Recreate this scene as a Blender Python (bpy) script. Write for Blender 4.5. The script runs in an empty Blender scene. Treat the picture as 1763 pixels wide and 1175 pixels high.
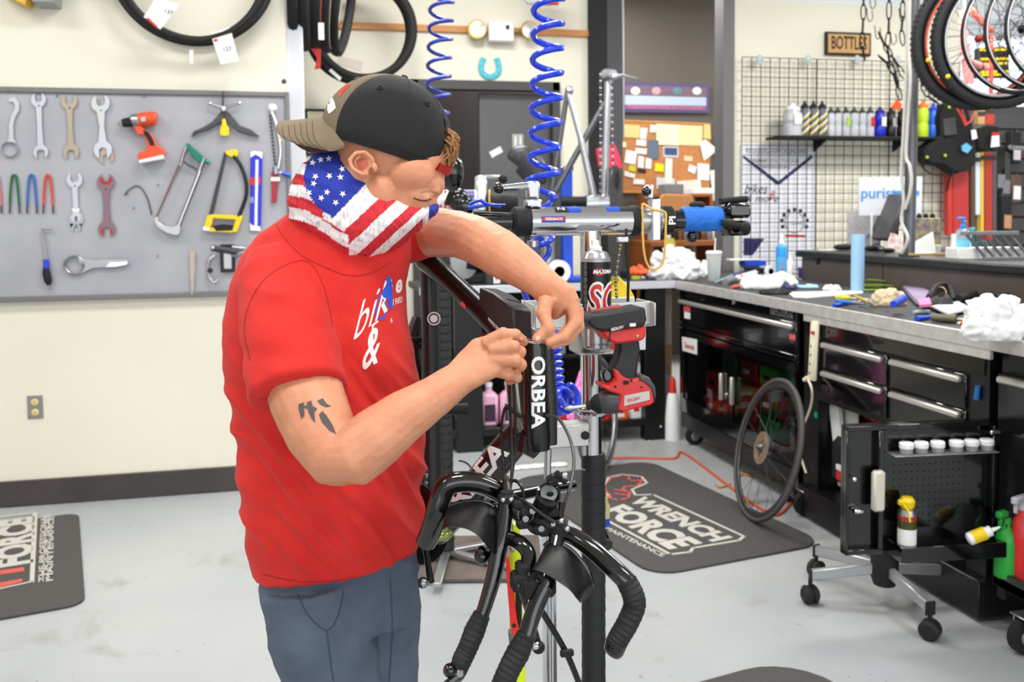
import bpy, bmesh, math, random
from mathutils import Vector as V, Matrix as MX, noise as NZ
from mathutils.bvhtree import BVHTree
R = math.radians; PI = math.pi
SC = bpy.context.scene; COL = SC.collection
random.seed(7)

# ------------------------------------------------------------------ camera
# world axes follow the room: +X along the back wall, +Y away from the viewer, z up
F = 1571.0; CX = 881.5; CY = 460.0
yaw, pit, rol = R(12.5), R(3.28), R(0.6)
fwd = V((math.sin(yaw) * math.cos(pit), math.cos(yaw) * math.cos(pit), -math.sin(pit)))
rt0 = fwd.cross(V((0, 0, 1))).normalized(); up0 = rt0.cross(fwd).normalized()
rt = (rt0 * math.cos(rol) - up0 * math.sin(rol)).normalized(); upv = rt.cross(fwd).normalized()
CAM = MX(((rt.x, upv.x, -fwd.x, 0), (rt.y, upv.y, -fwd.y, 0), (rt.z, upv.z, -fwd.z, 1.5), (0, 0, 0, 1)))
cd = bpy.data.cameras.new('camera'); cam = bpy.data.objects.new('camera', cd); COL.objects.link(cam)
cam.matrix_world = CAM; cd.sensor_width = 36; cd.lens = 36 * F / 1763; cd.shift_y = -(587.5 - CY) / 1763
cd.clip_start = 0.05; cd.dof.use_dof = True; cd.dof.focus_distance = 1.62; cd.dof.aperture_fstop = 6.3
SC.camera = cam

# ------------------------------------------------------------------ world, lamps, exposure
w = bpy.data.worlds.new('world'); SC.world = w; w.use_nodes = True
w.node_tree.nodes['Background'].inputs[0].default_value = (0.93, 0.96, 1.0, 1)
w.node_tree.nodes['Background'].inputs[1].default_value = 1.0
SC.view_settings.view_transform = 'Standard'; SC.view_settings.look = 'None'
SC.view_settings.gamma = 1; SC.view_settings.use_curve_mapping = False
SC.view_settings.exposure = 0.0
LAMPS = [(-2.6, 3.2), (0.3, 3.2), (3.0, 3.2), (-2.6, 0.6), (0.3, 0.6), (3.0, 0.6), (4.6, 4.6), (2.4, 8.1), (5.8, 7.4), (8.2, 4.6), (0.8, 4.95)]  # counter, office, showroom and door lamps are added to brighten the back
for i, (lx, ly) in enumerate(LAMPS):
    ld = bpy.data.lights.new('ceiling_lamp_light', 'AREA'); ld.shape = 'RECTANGLE'; ld.size = 1.2; ld.size_y = 0.6
    ld.energy = 46 if ly < 4 else (72 if lx < 2 else 96); ld.color = (1.0, 0.985, 0.95)
    lo = bpy.data.objects.new('ceiling_lamp_light', ld); COL.objects.link(lo); lo.location = (lx, ly, 3.72)

# frontal fill light added behind the viewer, as wide as a shop front
ld = bpy.data.lights.new('front_fill', 'AREA'); ld.shape = 'RECTANGLE'; ld.size = 9; ld.size_y = 2.6; ld.energy = 150; ld.color = (0.95, 0.98, 1.0)
lo = bpy.data.objects.new('front_fill', ld); COL.objects.link(lo); lo.location = (1.5, -5.2, 1.9); lo.rotation_euler = (R(90), 0, 0)

# ------------------------------------------------------------------ helpers
def P(px, py, d): return CAM @ V(((px - CX) / F * d, -(py - CY) / F * d, -d))
def ray(px, py): return (P(px, py, 1) - V((0, 0, 1.5)))
def onY(px, py, Y): r = ray(px, py); return V((0, 0, 1.5)) + r * (Y / r.y)
def onX(px, py, X): r = ray(px, py); return V((0, 0, 1.5)) + r * (X / r.x)
def onZ(px, py, Z=0.0): r = ray(px, py); return V((0, 0, 1.5)) + r * ((Z - 1.5) / r.z)
def dep(p): return -(CAM.inverted() @ V(p)).z
CAMI = CAM.inverted()
def px_of(p): q = CAMI @ V(p); return (CX + q.x / -q.z * F, CY - q.y / -q.z * F)

def lin(c):
    c = c / 255.0
    return c / 12.92 if c <= 0.04045 else ((c + 0.055) / 1.055) ** 2.4
MATS = {}
def mt(key, rgb=(128, 128, 128), rough=0.5, metal=0.0, noise=0.0, scale=30, bump=0.0, bscale=None, coat=0.0, trans=0.0, ior=1.45, emit=0.0, attr=None, sheen=0.0, sss=0.0, rgb2=None, alpha=1.0, stretch=None):
    if key in MATS: return MATS[key]
    m = bpy.data.materials.new(key); m.use_nodes = True; MATS[key] = m
    nt = m.node_tree; b = nt.nodes['Principled BSDF']; I = b.inputs
    c = [lin(x) for x in rgb] + [1]
    I['Base Color'].default_value = c; I['Roughness'].default_value = rough; I['Metallic'].default_value = metal
    I['Coat Weight'].default_value = coat; I['Transmission Weight'].default_value = trans; I['IOR'].default_value = ior
    if alpha < 1: I['Alpha'].default_value = alpha
    if sheen: I['Sheen Weight'].default_value = sheen
    if sss:
        I['Subsurface Weight'].default_value = sss; I['Subsurface Radius'].default_value = (0.02, 0.008, 0.005); I['Subsurface Scale'].default_value = 0.5
    if emit:
        I['Emission Color'].default_value = c; I['Emission Strength'].default_value = emit
    tc = nt.nodes.new('ShaderNodeTexCoord'); vec = tc.outputs['Object']
    if stretch:
        mp = nt.nodes.new('ShaderNodeMapping'); mp.inputs['Scale'].default_value = stretch
        nt.links.new(vec, mp.inputs[0]); vec = mp.outputs[0]
    if attr:
        a = nt.nodes.new('ShaderNodeVertexColor'); a.layer_name = attr
        nt.links.new(a.outputs[0], I['Base Color'])
    elif noise or rgb2:
        n = nt.nodes.new('ShaderNodeTexNoise'); n.inputs['Scale'].default_value = scale; n.inputs['Detail'].default_value = 5
        nt.links.new(vec, n.inputs['Vector'])
        r = nt.nodes.new('ShaderNodeValToRGB')
        c2 = [lin(x) for x in rgb2] + [1] if rgb2 else [min(1, x * (1 + noise)) for x in c[:3]] + [1]
        c1 = c if rgb2 else [x * (1 - noise) for x in c[:3]] + [1]
        r.color_ramp.elements[0].color = c1; r.color_ramp.elements[1].color = c2
        r.color_ramp.elements[0].position = 0.35; r.color_ramp.elements[1].position = 0.68
        nt.links.new(n.outputs['Fac'], r.inputs[0]); nt.links.new(r.outputs[0], I['Base Color'])
    if bump:
        n2 = nt.nodes.new('ShaderNodeTexNoise'); n2.inputs['Scale'].default_value = bscale or scale; n2.inputs['Detail'].default_value = 6
        nt.links.new(vec, n2.inputs['Vector'])
        bp = nt.nodes.new('ShaderNodeBump'); bp.inputs['Strength'].default_value = bump; bp.inputs['Distance'].default_value = 0.01
        nt.links.new(n2.outputs['Fac'], bp.inputs['Height']); nt.links.new(bp.outputs[0], I['Normal'])
    return m

WM = {}
def frame_axes(t, ref=None):
    t = t.normalized(); ref = ref or (V((0, 0, 1)) if abs(t.z) < 0.9 else V((1, 0, 0)))
    a = (ref - t * ref.dot(t)).normalized(); return a, t.cross(a)
class MB:
    def __init__(s): s.v = []; s.f = []
    def add(s, vs, fs, m=None):
        o = len(s.v); s.v += [(m @ V(x)) if m else V(x) for x in vs]; s.f += [tuple(i + o for i in f) for f in fs]; return s
    def box(s, c, d, m=None, b=0.0):
        hx, hy, hz = d[0] / 2, d[1] / 2, d[2] / 2; c = V(c); T = m or MX()
        b = min(b, hx * .9, hy * .9, hz * .9)
        if b <= 0:
            vs = [c + V((x, y, z)) for x in (-hx, hx) for y in (-hy, hy) for z in (-hz, hz)]
            return s.add(vs, [(0, 1, 3, 2), (4, 6, 7, 5), (0, 4, 5, 1), (2, 3, 7, 6), (0, 2, 6, 4), (1, 5, 7, 3)], T)
        vs = []; idx = {}
        for i, x in enumerate((-1, 1)):
            for j, y in enumerate((-1, 1)):
                for k, z in enumerate((-1, 1)):
                    for a in range(3):
                        p = [x * hx, y * hy, z * hz]
                        for q in range(3):
                            if q != a: p[q] -= (x, y, z)[q] * b
                        idx[(i, j, k, a)] = len(vs); vs.append(c + V(p))
        fs = []
        for a in range(3):
            for side in (0, 1):
                o = [q for q in range(3) if q != a]; loop = []
                for (m1, m2) in ((0, 0), (1, 0), (1, 1), (0, 1)):
                    key = [0, 0, 0]; key[a] = side; key[o[0]] = m1; key[o[1]] = m2; loop.append(idx[tuple(key) + (a,)])
                fs.append(loop)
        for a in range(3):
            o = [q for q in range(3) if q != a]
            for m1 in (0, 1):
                for m2 in (0, 1):
                    k0 = [0, 0, 0]; k0[o[0]] = m1; k0[o[1]] = m2; k1 = list(k0); k1[a] = 1
                    fs.append([idx[tuple(k0) + (o[0],)], idx[tuple(k1) + (o[0],)], idx[tuple(k1) + (o[1],)], idx[tuple(k0) + (o[1],)]])
        for i in (0, 1):
            for j in (0, 1):
                for k in (0, 1): fs.append([idx[(i, j, k, a)] for a in range(3)])
        return s.add(vs, fs, T)
    def tube(s, pts, rad, n=12, closed=False, sq=(1, 1), caps=True, ref=None):
        pts = [V(p) for p in pts]; N = len(pts); rad = rad if isinstance(rad, list) else [rad] * N
        vs = []; a = None
        for i, p in enumerate(pts):
            if closed: t = pts[(i + 1) % N] - pts[i - 1]
            else: t = pts[min(i + 1, N - 1)] - pts[max(i - 1, 0)]
            t = t.normalized() if t.length > 1e-9 else V((0, 0, 1))
            if a is None: a, b = frame_axes(t, ref)
            else:
                a = a - t * a.dot(t); a = a.normalized() if a.length > 1e-6 else frame_axes(t)[0]; b = t.cross(a)
            r = rad[i]; rr = r if isinstance(r, (tuple, list)) else (r * sq[0], r * sq[1])
            for k in range(n):
                th = 2 * PI * k / n; vs.append(p + a * (math.cos(th) * rr[0]) + b * (math.sin(th) * rr[1]))
        fs = []
        for i in range(N if closed else N - 1):
            j = (i + 1) % N
            for k in range(n): fs.append((i * n + k, i * n + (k + 1) % n, j * n + (k + 1) % n, j * n + k))
        if caps and not closed: fs += [tuple(range(n))[::-1], tuple((N - 1) * n + k for k in range(n))]
        return s.add(vs, fs)
    def cyl(s, p0, p1, r0, r1=None, n=16): return s.tube([p0, p1], [r0, r0 if r1 is None else r1], n)
    def lathe(s, p, ax, prof, n=20, ref=None):
        p = V(p); ax = V(ax).normalized()
        return s.tubeh(p, ax, prof, n, ref)
    def tubeh(s, p, ax, prof, n, ref=None):
        a, b = frame_axes(ax, ref); vs = []
        for (r, h) in prof:
            for k in range(n):
                th = 2 * PI * k / n; vs.append(p + ax * h + a * math.cos(th) * r + b * math.sin(th) * r)
        fs = [(i * n + k, i * n + (k + 1) % n, (i + 1) * n + (k + 1) % n, (i + 1) * n + k) for i in range(len(prof) - 1) for k in range(n)]
        if prof[0][0] > 1e-5: fs.append(tuple(range(n))[::-1])
        if prof[-1][0] > 1e-5: fs.append(tuple((len(prof) - 1) * n + k for k in range(n)))
        return s.add(vs, fs)
    def torus(s, c, ax, Rr, r, n=32, m=10, sq=(1, 1), a0=0, a1=360):
        a, b = frame_axes(V(ax)); full = (a1 - a0) >= 360
        k = n if full else n + 1
        pts = [V(c) + a * (Rr * math.cos(R(a0 + (a1 - a0) * i / n))) + b * (Rr * math.sin(R(a0 + (a1 - a0) * i / n))) for i in range(k)]
        return s.tube(pts, r, m, closed=full, sq=sq, ref=V(ax))
    def sph(s, c, r, n=14, m=9, T=None):
        c = V(c); r = V(r) if isinstance(r, (tuple, list)) else V((r, r, r)); vs = []
        for i in range(m + 1):
            ph = PI * i / m
            for k in range(n):
                th = 2 * PI * k / n; q = V((r.x * math.sin(ph) * math.cos(th), r.y * math.sin(ph) * math.sin(th), r.z * math.cos(ph)))
                vs.append(c + (T @ q if T else q))
        fs = [(i * n + k, (i + 1) * n + k, (i + 1) * n + (k + 1) % n, i * n + (k + 1) % n) for i in range(m) for k in range(n)]
        return s.add(vs, fs)
    def prism(s, pts, off):
        """closed outline of 3D points swept along the vector off"""
        n = len(pts); off = V(off); vs = [V(p) for p in pts] + [V(p) + off for p in pts]
        return s.add(vs, [tuple(range(n))[::-1], tuple(range(n, 2 * n))] + [(i, (i + 1) % n, (i + 1) % n + n, i + n) for i in range(n)])
    def beam(s, p0, p1, w, h, up=(0, 0, 1), b=0.002):
        p0 = V(p0); p1 = V(p1); t = p1 - p0; L = t.length; t.normalize(); u = (V(up) - t * V(up).dot(t)).normalized(); sd = t.cross(u); c = (p0 + p1) / 2
        return s.box((0, 0, 0), (L, w, h), MX(((t.x, sd.x, u.x, c.x), (t.y, sd.y, u.y, c.y), (t.z, sd.z, u.z, c.z), (0, 0, 0, 1))), b)
    def build(s, name, mat, parent=None, ang=38, local=False, kind=None, label=None, bev=0):
        vs = s.v
        if parent is not None:
            if not local: Wi = WM[parent.name].inverted(); vs = [Wi @ x for x in vs]
            T = WM[parent.name]; org = None
        else:
            xs = [x.x for x in vs]; ys = [x.y for x in vs]; zs = [x.z for x in vs]
            org = V(((min(xs) + max(xs)) / 2, (min(ys) + max(ys)) / 2, min(zs))); vs = [x - org for x in vs]; T = MX.Translation(org)
        me = bpy.data.meshes.new(name); me.from_pydata([tuple(x) for x in vs], [], s.f); me.validate(); me.update()
        bm = bmesh.new(); bm.from_mesh(me); bmesh.ops.recalc_face_normals(bm, faces=bm.faces); bm.to_mesh(me); bm.free()
        return link(name, me, mat, parent, org, T, ang, kind, label, bev)
def link(name, me, mat, parent=None, org=None, T=None, ang=38, kind=None, label=None, bev=0):
    me.shade_smooth(); me.set_sharp_from_angle(angle=R(ang))
    if isinstance(mat, (list, tuple)):
        for m_ in mat: me.materials.append(m_)
    else: me.materials.append(mat)
    o = bpy.data.objects.new(name, me); COL.objects.link(o)
    if parent is not None: o.parent = parent
    elif org is not None: o.location = org
    WM[o.name] = (T if T is not None else MX()).copy()
    if bev:
        b = o.modifiers.new('bevel', 'BEVEL'); b.width = bev; b.segments = 2; b.limit_method = 'ANGLE'
    if kind: o['kind'] = kind
    if label: o['label'] = label
    return o
def tag(o, label, cat, group=None):
    o['label'] = label; o['category'] = cat
    if group: o['group'] = group
    return o
def thing(name, label, cat, loc=(0, 0, 0), T=None, group=None):
    o = bpy.data.objects.new(name, None); COL.objects.link(o); o.empty_display_size = 0.05
    M4 = MX.Translation(V(loc)) @ (T or MX()); o.matrix_world = M4; WM[o.name] = M4.copy()
    return tag(o, label, cat, group)
def rotz(a): return MX.Rotation(R(a), 4, 'Z')
def copy_tree(o, T=None, label=None, parent=None, group=None):
    c = o.copy(); COL.objects.link(c)
    if parent is not None: c.parent = parent
    else:
        c.matrix_world = T; WM[c.name] = T.copy()
    if label: c['label'] = label
    if group: c['group'] = group
    for ch in o.children: copy_tree(ch, parent=c)
    return c
def struct(mb, name, mat, **k): return mb.build(name, mat, kind='structure', **k)
def sub_long(bm, L, it=6):
    for _ in range(it):
        es = [e for e in bm.edges if e.calc_length() > L]
        if not es: break
        bmesh.ops.subdivide_edges(bm, edges=es, cuts=1); bmesh.ops.triangulate(bm, faces=bm.faces)
def text_mesh(s, size=1.0, ext=0.0, bold=0.0, space=1.0, shear=0.0):
    c = bpy.data.curves.new('t', 'FONT'); c.body = s; c.size = size; c.align_x = 'CENTER'; c.align_y = 'CENTER'
    c.extrude = ext; c.offset = bold; c.space_character = space; c.shear = shear; c.resolution_u = 3
    o = bpy.data.objects.new('t', c); COL.objects.link(o)
    dg = bpy.context.evaluated_depsgraph_get(); me = bpy.data.meshes.new_from_object(o.evaluated_get(dg))
    bpy.data.objects.remove(o); bpy.data.curves.remove(c); return me
def text_on(s, name, mat, parent, fn, size=1.0, bold=0.0, space=1.0, shear=0.0, L=None, label=None, ext=0.0):
    """flat lettering: fn maps (x, y, z) of the letters to a world point"""
    me = text_mesh(s, size, ext, bold, space, shear); bm = bmesh.new(); bm.from_mesh(me)
    if L: bmesh.ops.triangulate(bm, faces=bm.faces); sub_long(bm, L)
    return map_bm(bm, name, mat, parent, fn, label)
def map_bm(bm, name, mat, parent, fn, label=None):
    Wi = WM[parent.name].inverted() if parent is not None else MX(); bad = []
    for v in bm.verts:
        q = fn(v.co.x, v.co.y, v.co.z)
        if q is None: bad.append(v)
        else: v.co = Wi @ q
    if bad: bmesh.ops.delete(bm, geom=bad, context='VERTS')
    me = bpy.data.meshes.new(name); bm.to_mesh(me); bm.free()
    return link(name, me, mat, parent, None, WM[parent.name] if parent is not None else None, label=label)
def plane_fn(o, ux, uy):
    o = V(o); ux = V(ux); uy = V(uy); n = ux.cross(uy).normalized()
    return lambda x, y, z: o + ux * x + uy * y + n * (z + 0.0008)
def smooth_path(pts, k=6):
    pts = [V(p) for p in pts]; out = []; N = len(pts)
    for i in range(N - 1):
        p0 = pts[max(i - 1, 0)]; p1 = pts[i]; p2 = pts[i + 1]; p3 = pts[min(i + 2, N - 1)]
        for j in range(k):
            t = j / k
            out.append(0.5 * ((2 * p1) + (p2 - p0) * t + (2 * p0 - 5 * p1 + 4 * p2 - p3) * t * t + (3 * p1 - p0 - 3 * p2 + p3) * t ** 3))
    out.append(pts[-1]); return out
def PP(lst, d=None): return [P(q[0], q[1], q[2] if len(q) > 2 else d) for q in lst]

def voxel(mb, size, sm=6, fac=.5):
    me = bpy.data.meshes.new('v'); me.from_pydata([tuple(x) for x in mb.v], [], mb.f); me.validate()
    bm = bmesh.new(); bm.from_mesh(me); bmesh.ops.recalc_face_normals(bm, faces=bm.faces); bm.to_mesh(me); bm.free()
    o = bpy.data.objects.new('v', me); COL.objects.link(o); m = o.modifiers.new('r', 'REMESH'); m.mode = 'VOXEL'; m.voxel_size = size
    if sm: s = o.modifiers.new('s', 'SMOOTH'); s.iterations = sm; s.factor = fac
    r = bpy.data.meshes.new_from_object(o.evaluated_get(bpy.context.evaluated_depsgraph_get())); bpy.data.objects.remove(o); return r
CO = V((0, 0, 1.5))
def cast(bvh, px, py, off=.0012):
    r = ray(px, py); d = r.normalized(); h = bvh.ray_cast(CO, d); return None if h[0] is None else h[0] - d * off
def decal(name, bvh, polys, mat, parent, off=.0012, L=5, label=None):
    """flat print laid on a surface; polys in photo pixels, carried to the cloth or skin"""
    bm = bmesh.new()
    for p in polys: bm.faces.new([bm.verts.new((x, y, 0)) for x, y in p])
    bmesh.ops.triangulate(bm, faces=bm.faces); sub_long(bm, L); return map_bm(bm, name, mat, parent, lambda x, y, z: cast(bvh, x, y, off), label)
def tdecal(s, bvh, c, ux, uy, mat, parent, off=.0014, bold=.0, shear=0, L=4, name='lettering'):
    me = text_mesh(s, 1, 0, bold, 1, shear); bm = bmesh.new(); bm.from_mesh(me)
    for v in bm.verts: v.co = V((c[0] + ux[0] * v.co.x + uy[0] * v.co.y, c[1] + ux[1] * v.co.x + uy[1] * v.co.y, 0))
    bmesh.ops.triangulate(bm, faces=bm.faces); sub_long(bm, L); return map_bm(bm, name, mat, parent, lambda x, y, z: cast(bvh, x, y, off))
def sline(pts, w, k=4):
    pts = [V((x, y, 0)) for x, y in pts]; pts = smooth_path(pts, k) if k else pts; out = []
    for i in range(len(pts) - 1):
        d = pts[i + 1] - pts[i]; d.normalize(); n = V((-d.y, d.x, 0)) * w / 2; a = pts[i] - d * .3; b = pts[i + 1] + d * .3; out.append([(q.x, q.y) for q in (a - n, b - n, b + n, a + n)])
    return out

# ------------------------------------------------------------------ materials in general use
CREAM = mt('cream_paint', (233, 229, 212), 0.75, noise=0.025, scale=1.2, bump=0.05, bscale=60)
BLK = mt('black_paint', (16, 16, 18), 0.35); BLKG = mt('black_gloss', (9, 9, 11), 0.12, coat=0.6)
BLKM = mt('black_matte', (24, 24, 26), 0.7); RUB = mt('rubber', (26, 26, 28), 0.75, bump=0.2, bscale=200)
CHR = mt('chrome', (215, 215, 220), 0.12, 1.0); STL = mt('steel', (175, 176, 180), 0.32, 1.0); ALU = mt('aluminium', (190, 191, 195), 0.4, 1.0)
DSTL = mt('dark_steel', (90, 90, 94), 0.4, 1.0); WHT = mt('white_plastic', (240, 240, 240), 0.4); PAP = mt('paper', (232, 232, 231), 0.8)
RED = mt('red_plastic', (205, 40, 36), 0.4); BLU = mt('blue_plastic', (28, 70, 205), 0.35); YEL = mt('yellow_plastic', (238, 205, 20), 0.4)
ORG = mt('orange_plastic', (232, 88, 40), 0.45); GRN = mt('green_plastic', (30, 150, 60), 0.4); GRYP = mt('grey_plastic', (120, 122, 126), 0.5)
DGRY = mt('dark_grey_plastic', (58, 58, 62), 0.55); TAN = mt('tan_metal', (176, 162, 142), 0.4, 0.7); WOOD = mt('wood', (196, 140, 84), 0.55, noise=0.2, scale=8, stretch=(1, 1, 12))
TAPE = mt('black_bar_tape', (30, 31, 34), 0.6, bump=0.15, bscale=300)
# ------------------------------------------------------------------ the room
FLOORM = mt('painted_floor', (158, 162, 166), 0.42, rgb2=(174, 176, 176), scale=0.9, bump=0.05, bscale=25)
nt = FLOORM.node_tree; b_ = nt.nodes['Principled BSDF']; base = b_.inputs['Base Color'].links[0].from_socket
tc = nt.nodes.new('ShaderNodeTexCoord')
def blotch(scale, lo, hi, col, prev, det=8, dist=1.0):
    n = nt.nodes.new('ShaderNodeTexNoise'); n.inputs['Scale'].default_value = scale; n.inputs['Detail'].default_value = det; n.inputs['Distortion'].default_value = dist
    nt.links.new(tc.outputs['Object'], n.inputs['Vector'])
    r = nt.nodes.new('ShaderNodeValToRGB'); r.color_ramp.elements[0].position = lo; r.color_ramp.elements[1].position = hi
    nt.links.new(n.outputs['Fac'], r.inputs[0])
    mx = nt.nodes.new('ShaderNodeMix'); mx.data_type = 'RGBA'; nt.links.new(r.outputs[0], mx.inputs[0])
    nt.links.new(prev, mx.inputs[6]); mx.inputs[7].default_value = [lin(c) for c in col] + [1]
    return mx.outputs[2]
s_ = blotch(3.2, 0.60, 0.80, (142, 142, 135), base); s_ = blotch(16, 0.70, 0.76, (118, 114, 106), s_, 4, 2.5); s_ = blotch(40, 0.74, 0.78, (95, 92, 88), s_, 3, .6)
nt.links.new(s_, b_.inputs['Base Color'])
struct(MB().box((2, 4, -0.05), (18, 20, 0.1)), 'floor', FLOORM)
CEILM = mt('ceiling_paint', (235, 234, 228), 0.8, noise=0.02)
struct(MB().box((2, 4, 3.85), (18, 20, 0.1)), 'ceiling', CEILM)
for i, (lx, ly) in enumerate(LAMPS):
    t = thing('ceiling_light', 'white ceiling light panel above the frame, ' + ['far left', 'over the man', 'over the drawer cabinets', 'rear left', 'over the viewer', 'rear right', 'over the counter, added to brighten the grid wall', 'in the office, added to brighten it', 'in the showroom, added to brighten it', 'far right', 'before the double door, added to brighten the back wall'][i], 'light', (lx, ly, 3.74))
    MB().box((0, 0, 0.03), (1.3, 0.7, 0.06), b=0.005).build('housing', WHT, t, local=True)
    MB().box((0, 0, -0.003), (1.2, 0.6, 0.004)).build('diffuser', mt('lamp_diffuser', (255, 252, 244), 0.6, emit=1.2), t, local=True)
YL = 5.16; YB = 6.9
XE = onY(498, 300, YL).x
struct(MB().box(((-7 + XE) / 2, YL + 0.1, 1.9), (XE + 7, 0.2, 3.8)), 'wall_left', CREAM)
XC = onY(527, 300, YL + .02).x
struct(MB().box(((XE + XC) / 2, YL + 0.12, 1.9), (XC - XE, 0.2, 3.8), b=.004), 'trim_1', mt('pale_grey_trim', (205, 208, 214), 0.6))
BASEM = mt('dark_baseboard', (66, 60, 58), 0.55, noise=0.12, scale=6)
zb = onY(200, 816, YL).z
struct(MB().box(((-7 + XE) / 2, YL - 0.008, zb / 2), (XE + 7, 0.016, zb), b=.004), 'baseboard_left', BASEM)
# far wall with the double door
xd0 = onY(708, 300, YB).x; xd1 = onY(962, 300, YB).x; zd = onY(850, 141, YB).z
x13 = onY(1013, 300, YB).x; x43 = onY(1043, 300, YB).x; xj0 = onY(1243, 300, YB).x; xj1 = onY(1262, 300, YB).x; xg1 = onY(1648, 250, YB).x
def wallpiece(name, x0, x1, z0, z1, y, mat, th=0.16): return struct(MB().box(((x0 + x1) / 2, y + th / 2, (z0 + z1) / 2), (x1 - x0, th, z1 - z0)), name, mat)
wallpiece('wall_back', -1.2, xd0, 0, 3.8, YB, CREAM); wallpiece('wall_back', xd0, xd1, zd, 3.8, YB, CREAM); wallpiece('wall_back', xd1, x13, 0, 3.8, YB, CREAM)
DRK = mt('dark_trim', (70, 68, 68), 0.5); BROWNW = mt('brown_grey_wall', (92, 85, 78), 0.7, noise=.04, scale=2)
jw = 0.06
fr = MB(); fr.box((xd0 + jw / 2, YB - .01, zd / 2), (jw, .1, zd), b=.004).box((xd1 - jw / 2, YB - .01, zd / 2), (jw, .1, zd), b=.004).box(((xd0 + xd1) / 2, YB - .01, zd - .035), (xd1 - xd0, .1, .07), b=.004)
struct(fr, 'trim_2', DRK)
xm = onY(828, 300, YB).x
leaf = struct(MB().box(((xm + xd1 - jw) / 2, YB + .06, (zd - .08) / 2 + .01), (xd1 - jw - xm, .05, zd - .1), b=.004), 'door_1', mt('grey_door', (92, 92, 94), 0.5, noise=.05, scale=3))
p0 = onY(882, 270, YB + .03); p1 = onY(901, 231, YB + .03)
MB().box(((p0.x + p1.x) / 2, YB + .03, (p0.z + p1.z) / 2), (abs(p1.x - p0.x), .006, abs(p1.z - p0.z)), b=.002).build('restroom_sign', mt('pale_sign', (170, 172, 172), .5), leaf)
for dx in (-.02, .02):
    c = V(((p0.x + p1.x) / 2 + dx, YB + .024, (p0.z + p1.z) / 2 + .02))
    MB().sph(c + V((0, 0, .045)), (.008, .003, .008), 10, 6).box(c + V((0, 0, .01)), (.016, .004, .05), b=.003).box(c + V((0, 0, -.035)), (.01, .004, .04)).build('pictogram', WHT, leaf)
c = onY(854, 262, YB + .03)
MB().box((0, 0, 0), (.10, .004, .05), MX.Translation(c) @ MX.Rotation(R(-28), 4, 'Y')).build('sticker', PAP, leaf)
MB().box((xm + .02, YB + .03, 1.0), (.03, .02, .2), b=.004).build('door_edge_plate', STL, leaf)
# unlit room behind the open half, its gloom put into the wall colour
struct(MB().box((xd0 + .6, YB + 1.8, 1.9), (3.0, .1, 3.8)), 'wall_dark', mt('unlit_room_tone', (46, 40, 38), .8))
# black column, dark strip and the office beyond
wallpiece('wall_column', x13, x43, 0, 3.8, YB - .05, mt('black_wall', (14, 14, 17), .6))
wallpiece('trim_3', xj0, xj1, 0, 3.8, YB - .02, mt('grey_jamb', (112, 110, 112), .55))
YO = 9.0
xo0 = onY(990, 300, YO).x; xo1 = onY(1262, 300, YO).x - .8
wallpiece('wall_office', xo0 - .5, xo1 + .8, 0, 3.8, YO, BROWNW)
xs_ = onY(1043, 300, YB).x; xs2 = onY(1072, 200, YB + .6).x
struct(MB().prism([(xs_, YB + .1, 0), (xs2, YB + .6, 0), (xs2 - .06, YB + .65, 0), (xs_ - .06, YB + .15, 0)], (0, 0, 3.8)), 'wall_partition', mt('charcoal_wall', (50, 49, 52), .6))
struct(MB().box((onY(1073, 60, YB + .62).x, YB + .62, 2.9), (.012, .012, 1.5)), 'trim_4', STL)
wallpiece('wall_grid_side', xj1, xg1, 0, onY(1480, 8, YB).z, YB, CREAM, .12)
# showroom beyond, dark slat wall
YS = 8.4
SLAT = mt('dark_slatwall', (72, 72, 76), .6)
xs0 = onY(1640, 300, YS).x
struct(MB().box(((xs0 + 9) / 2, YS + .1, 1.3), (9 - xs0, .16, 2.6)), 'wall_showroom', SLAT)
o_sh = bpy.data.objects['wall_showroom']
for k in range(16):
    MB().box(((xs0 + 9) / 2, YS - .006, .1 + k * .155), (9 - xs0, .036, .135), b=.006).build('slat', SLAT, o_sh)
struct(MB().box((5, 12.4, 1.9), (10, .1, 3.8)), 'wall_far', mt('bright_far_wall', (236, 240, 245), .8))
# daylight window high in the showroom
struct(MB().box((6.4, 9.9, 2.7), (7.2, .02, 1.9)), 'window_1', mt('daylight_pane', (225, 236, 250), .3, emit=1.6))
for k in range(5): MB().box((3.6 + k * 1.4, 9.86, 2.7), (.06, .06, 1.9)).build('window_bar', WHT, bpy.data.objects['window_1'])
# side and rear walls keep the room closed
struct(MB().box((-7, 4, 1.9), (.1, 20, 3.8)), 'wall_far_left', CREAM)
struct(MB().box((11, 4, 1.9), (.1, 20, 3.8)), 'wall_right', CREAM)
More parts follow.
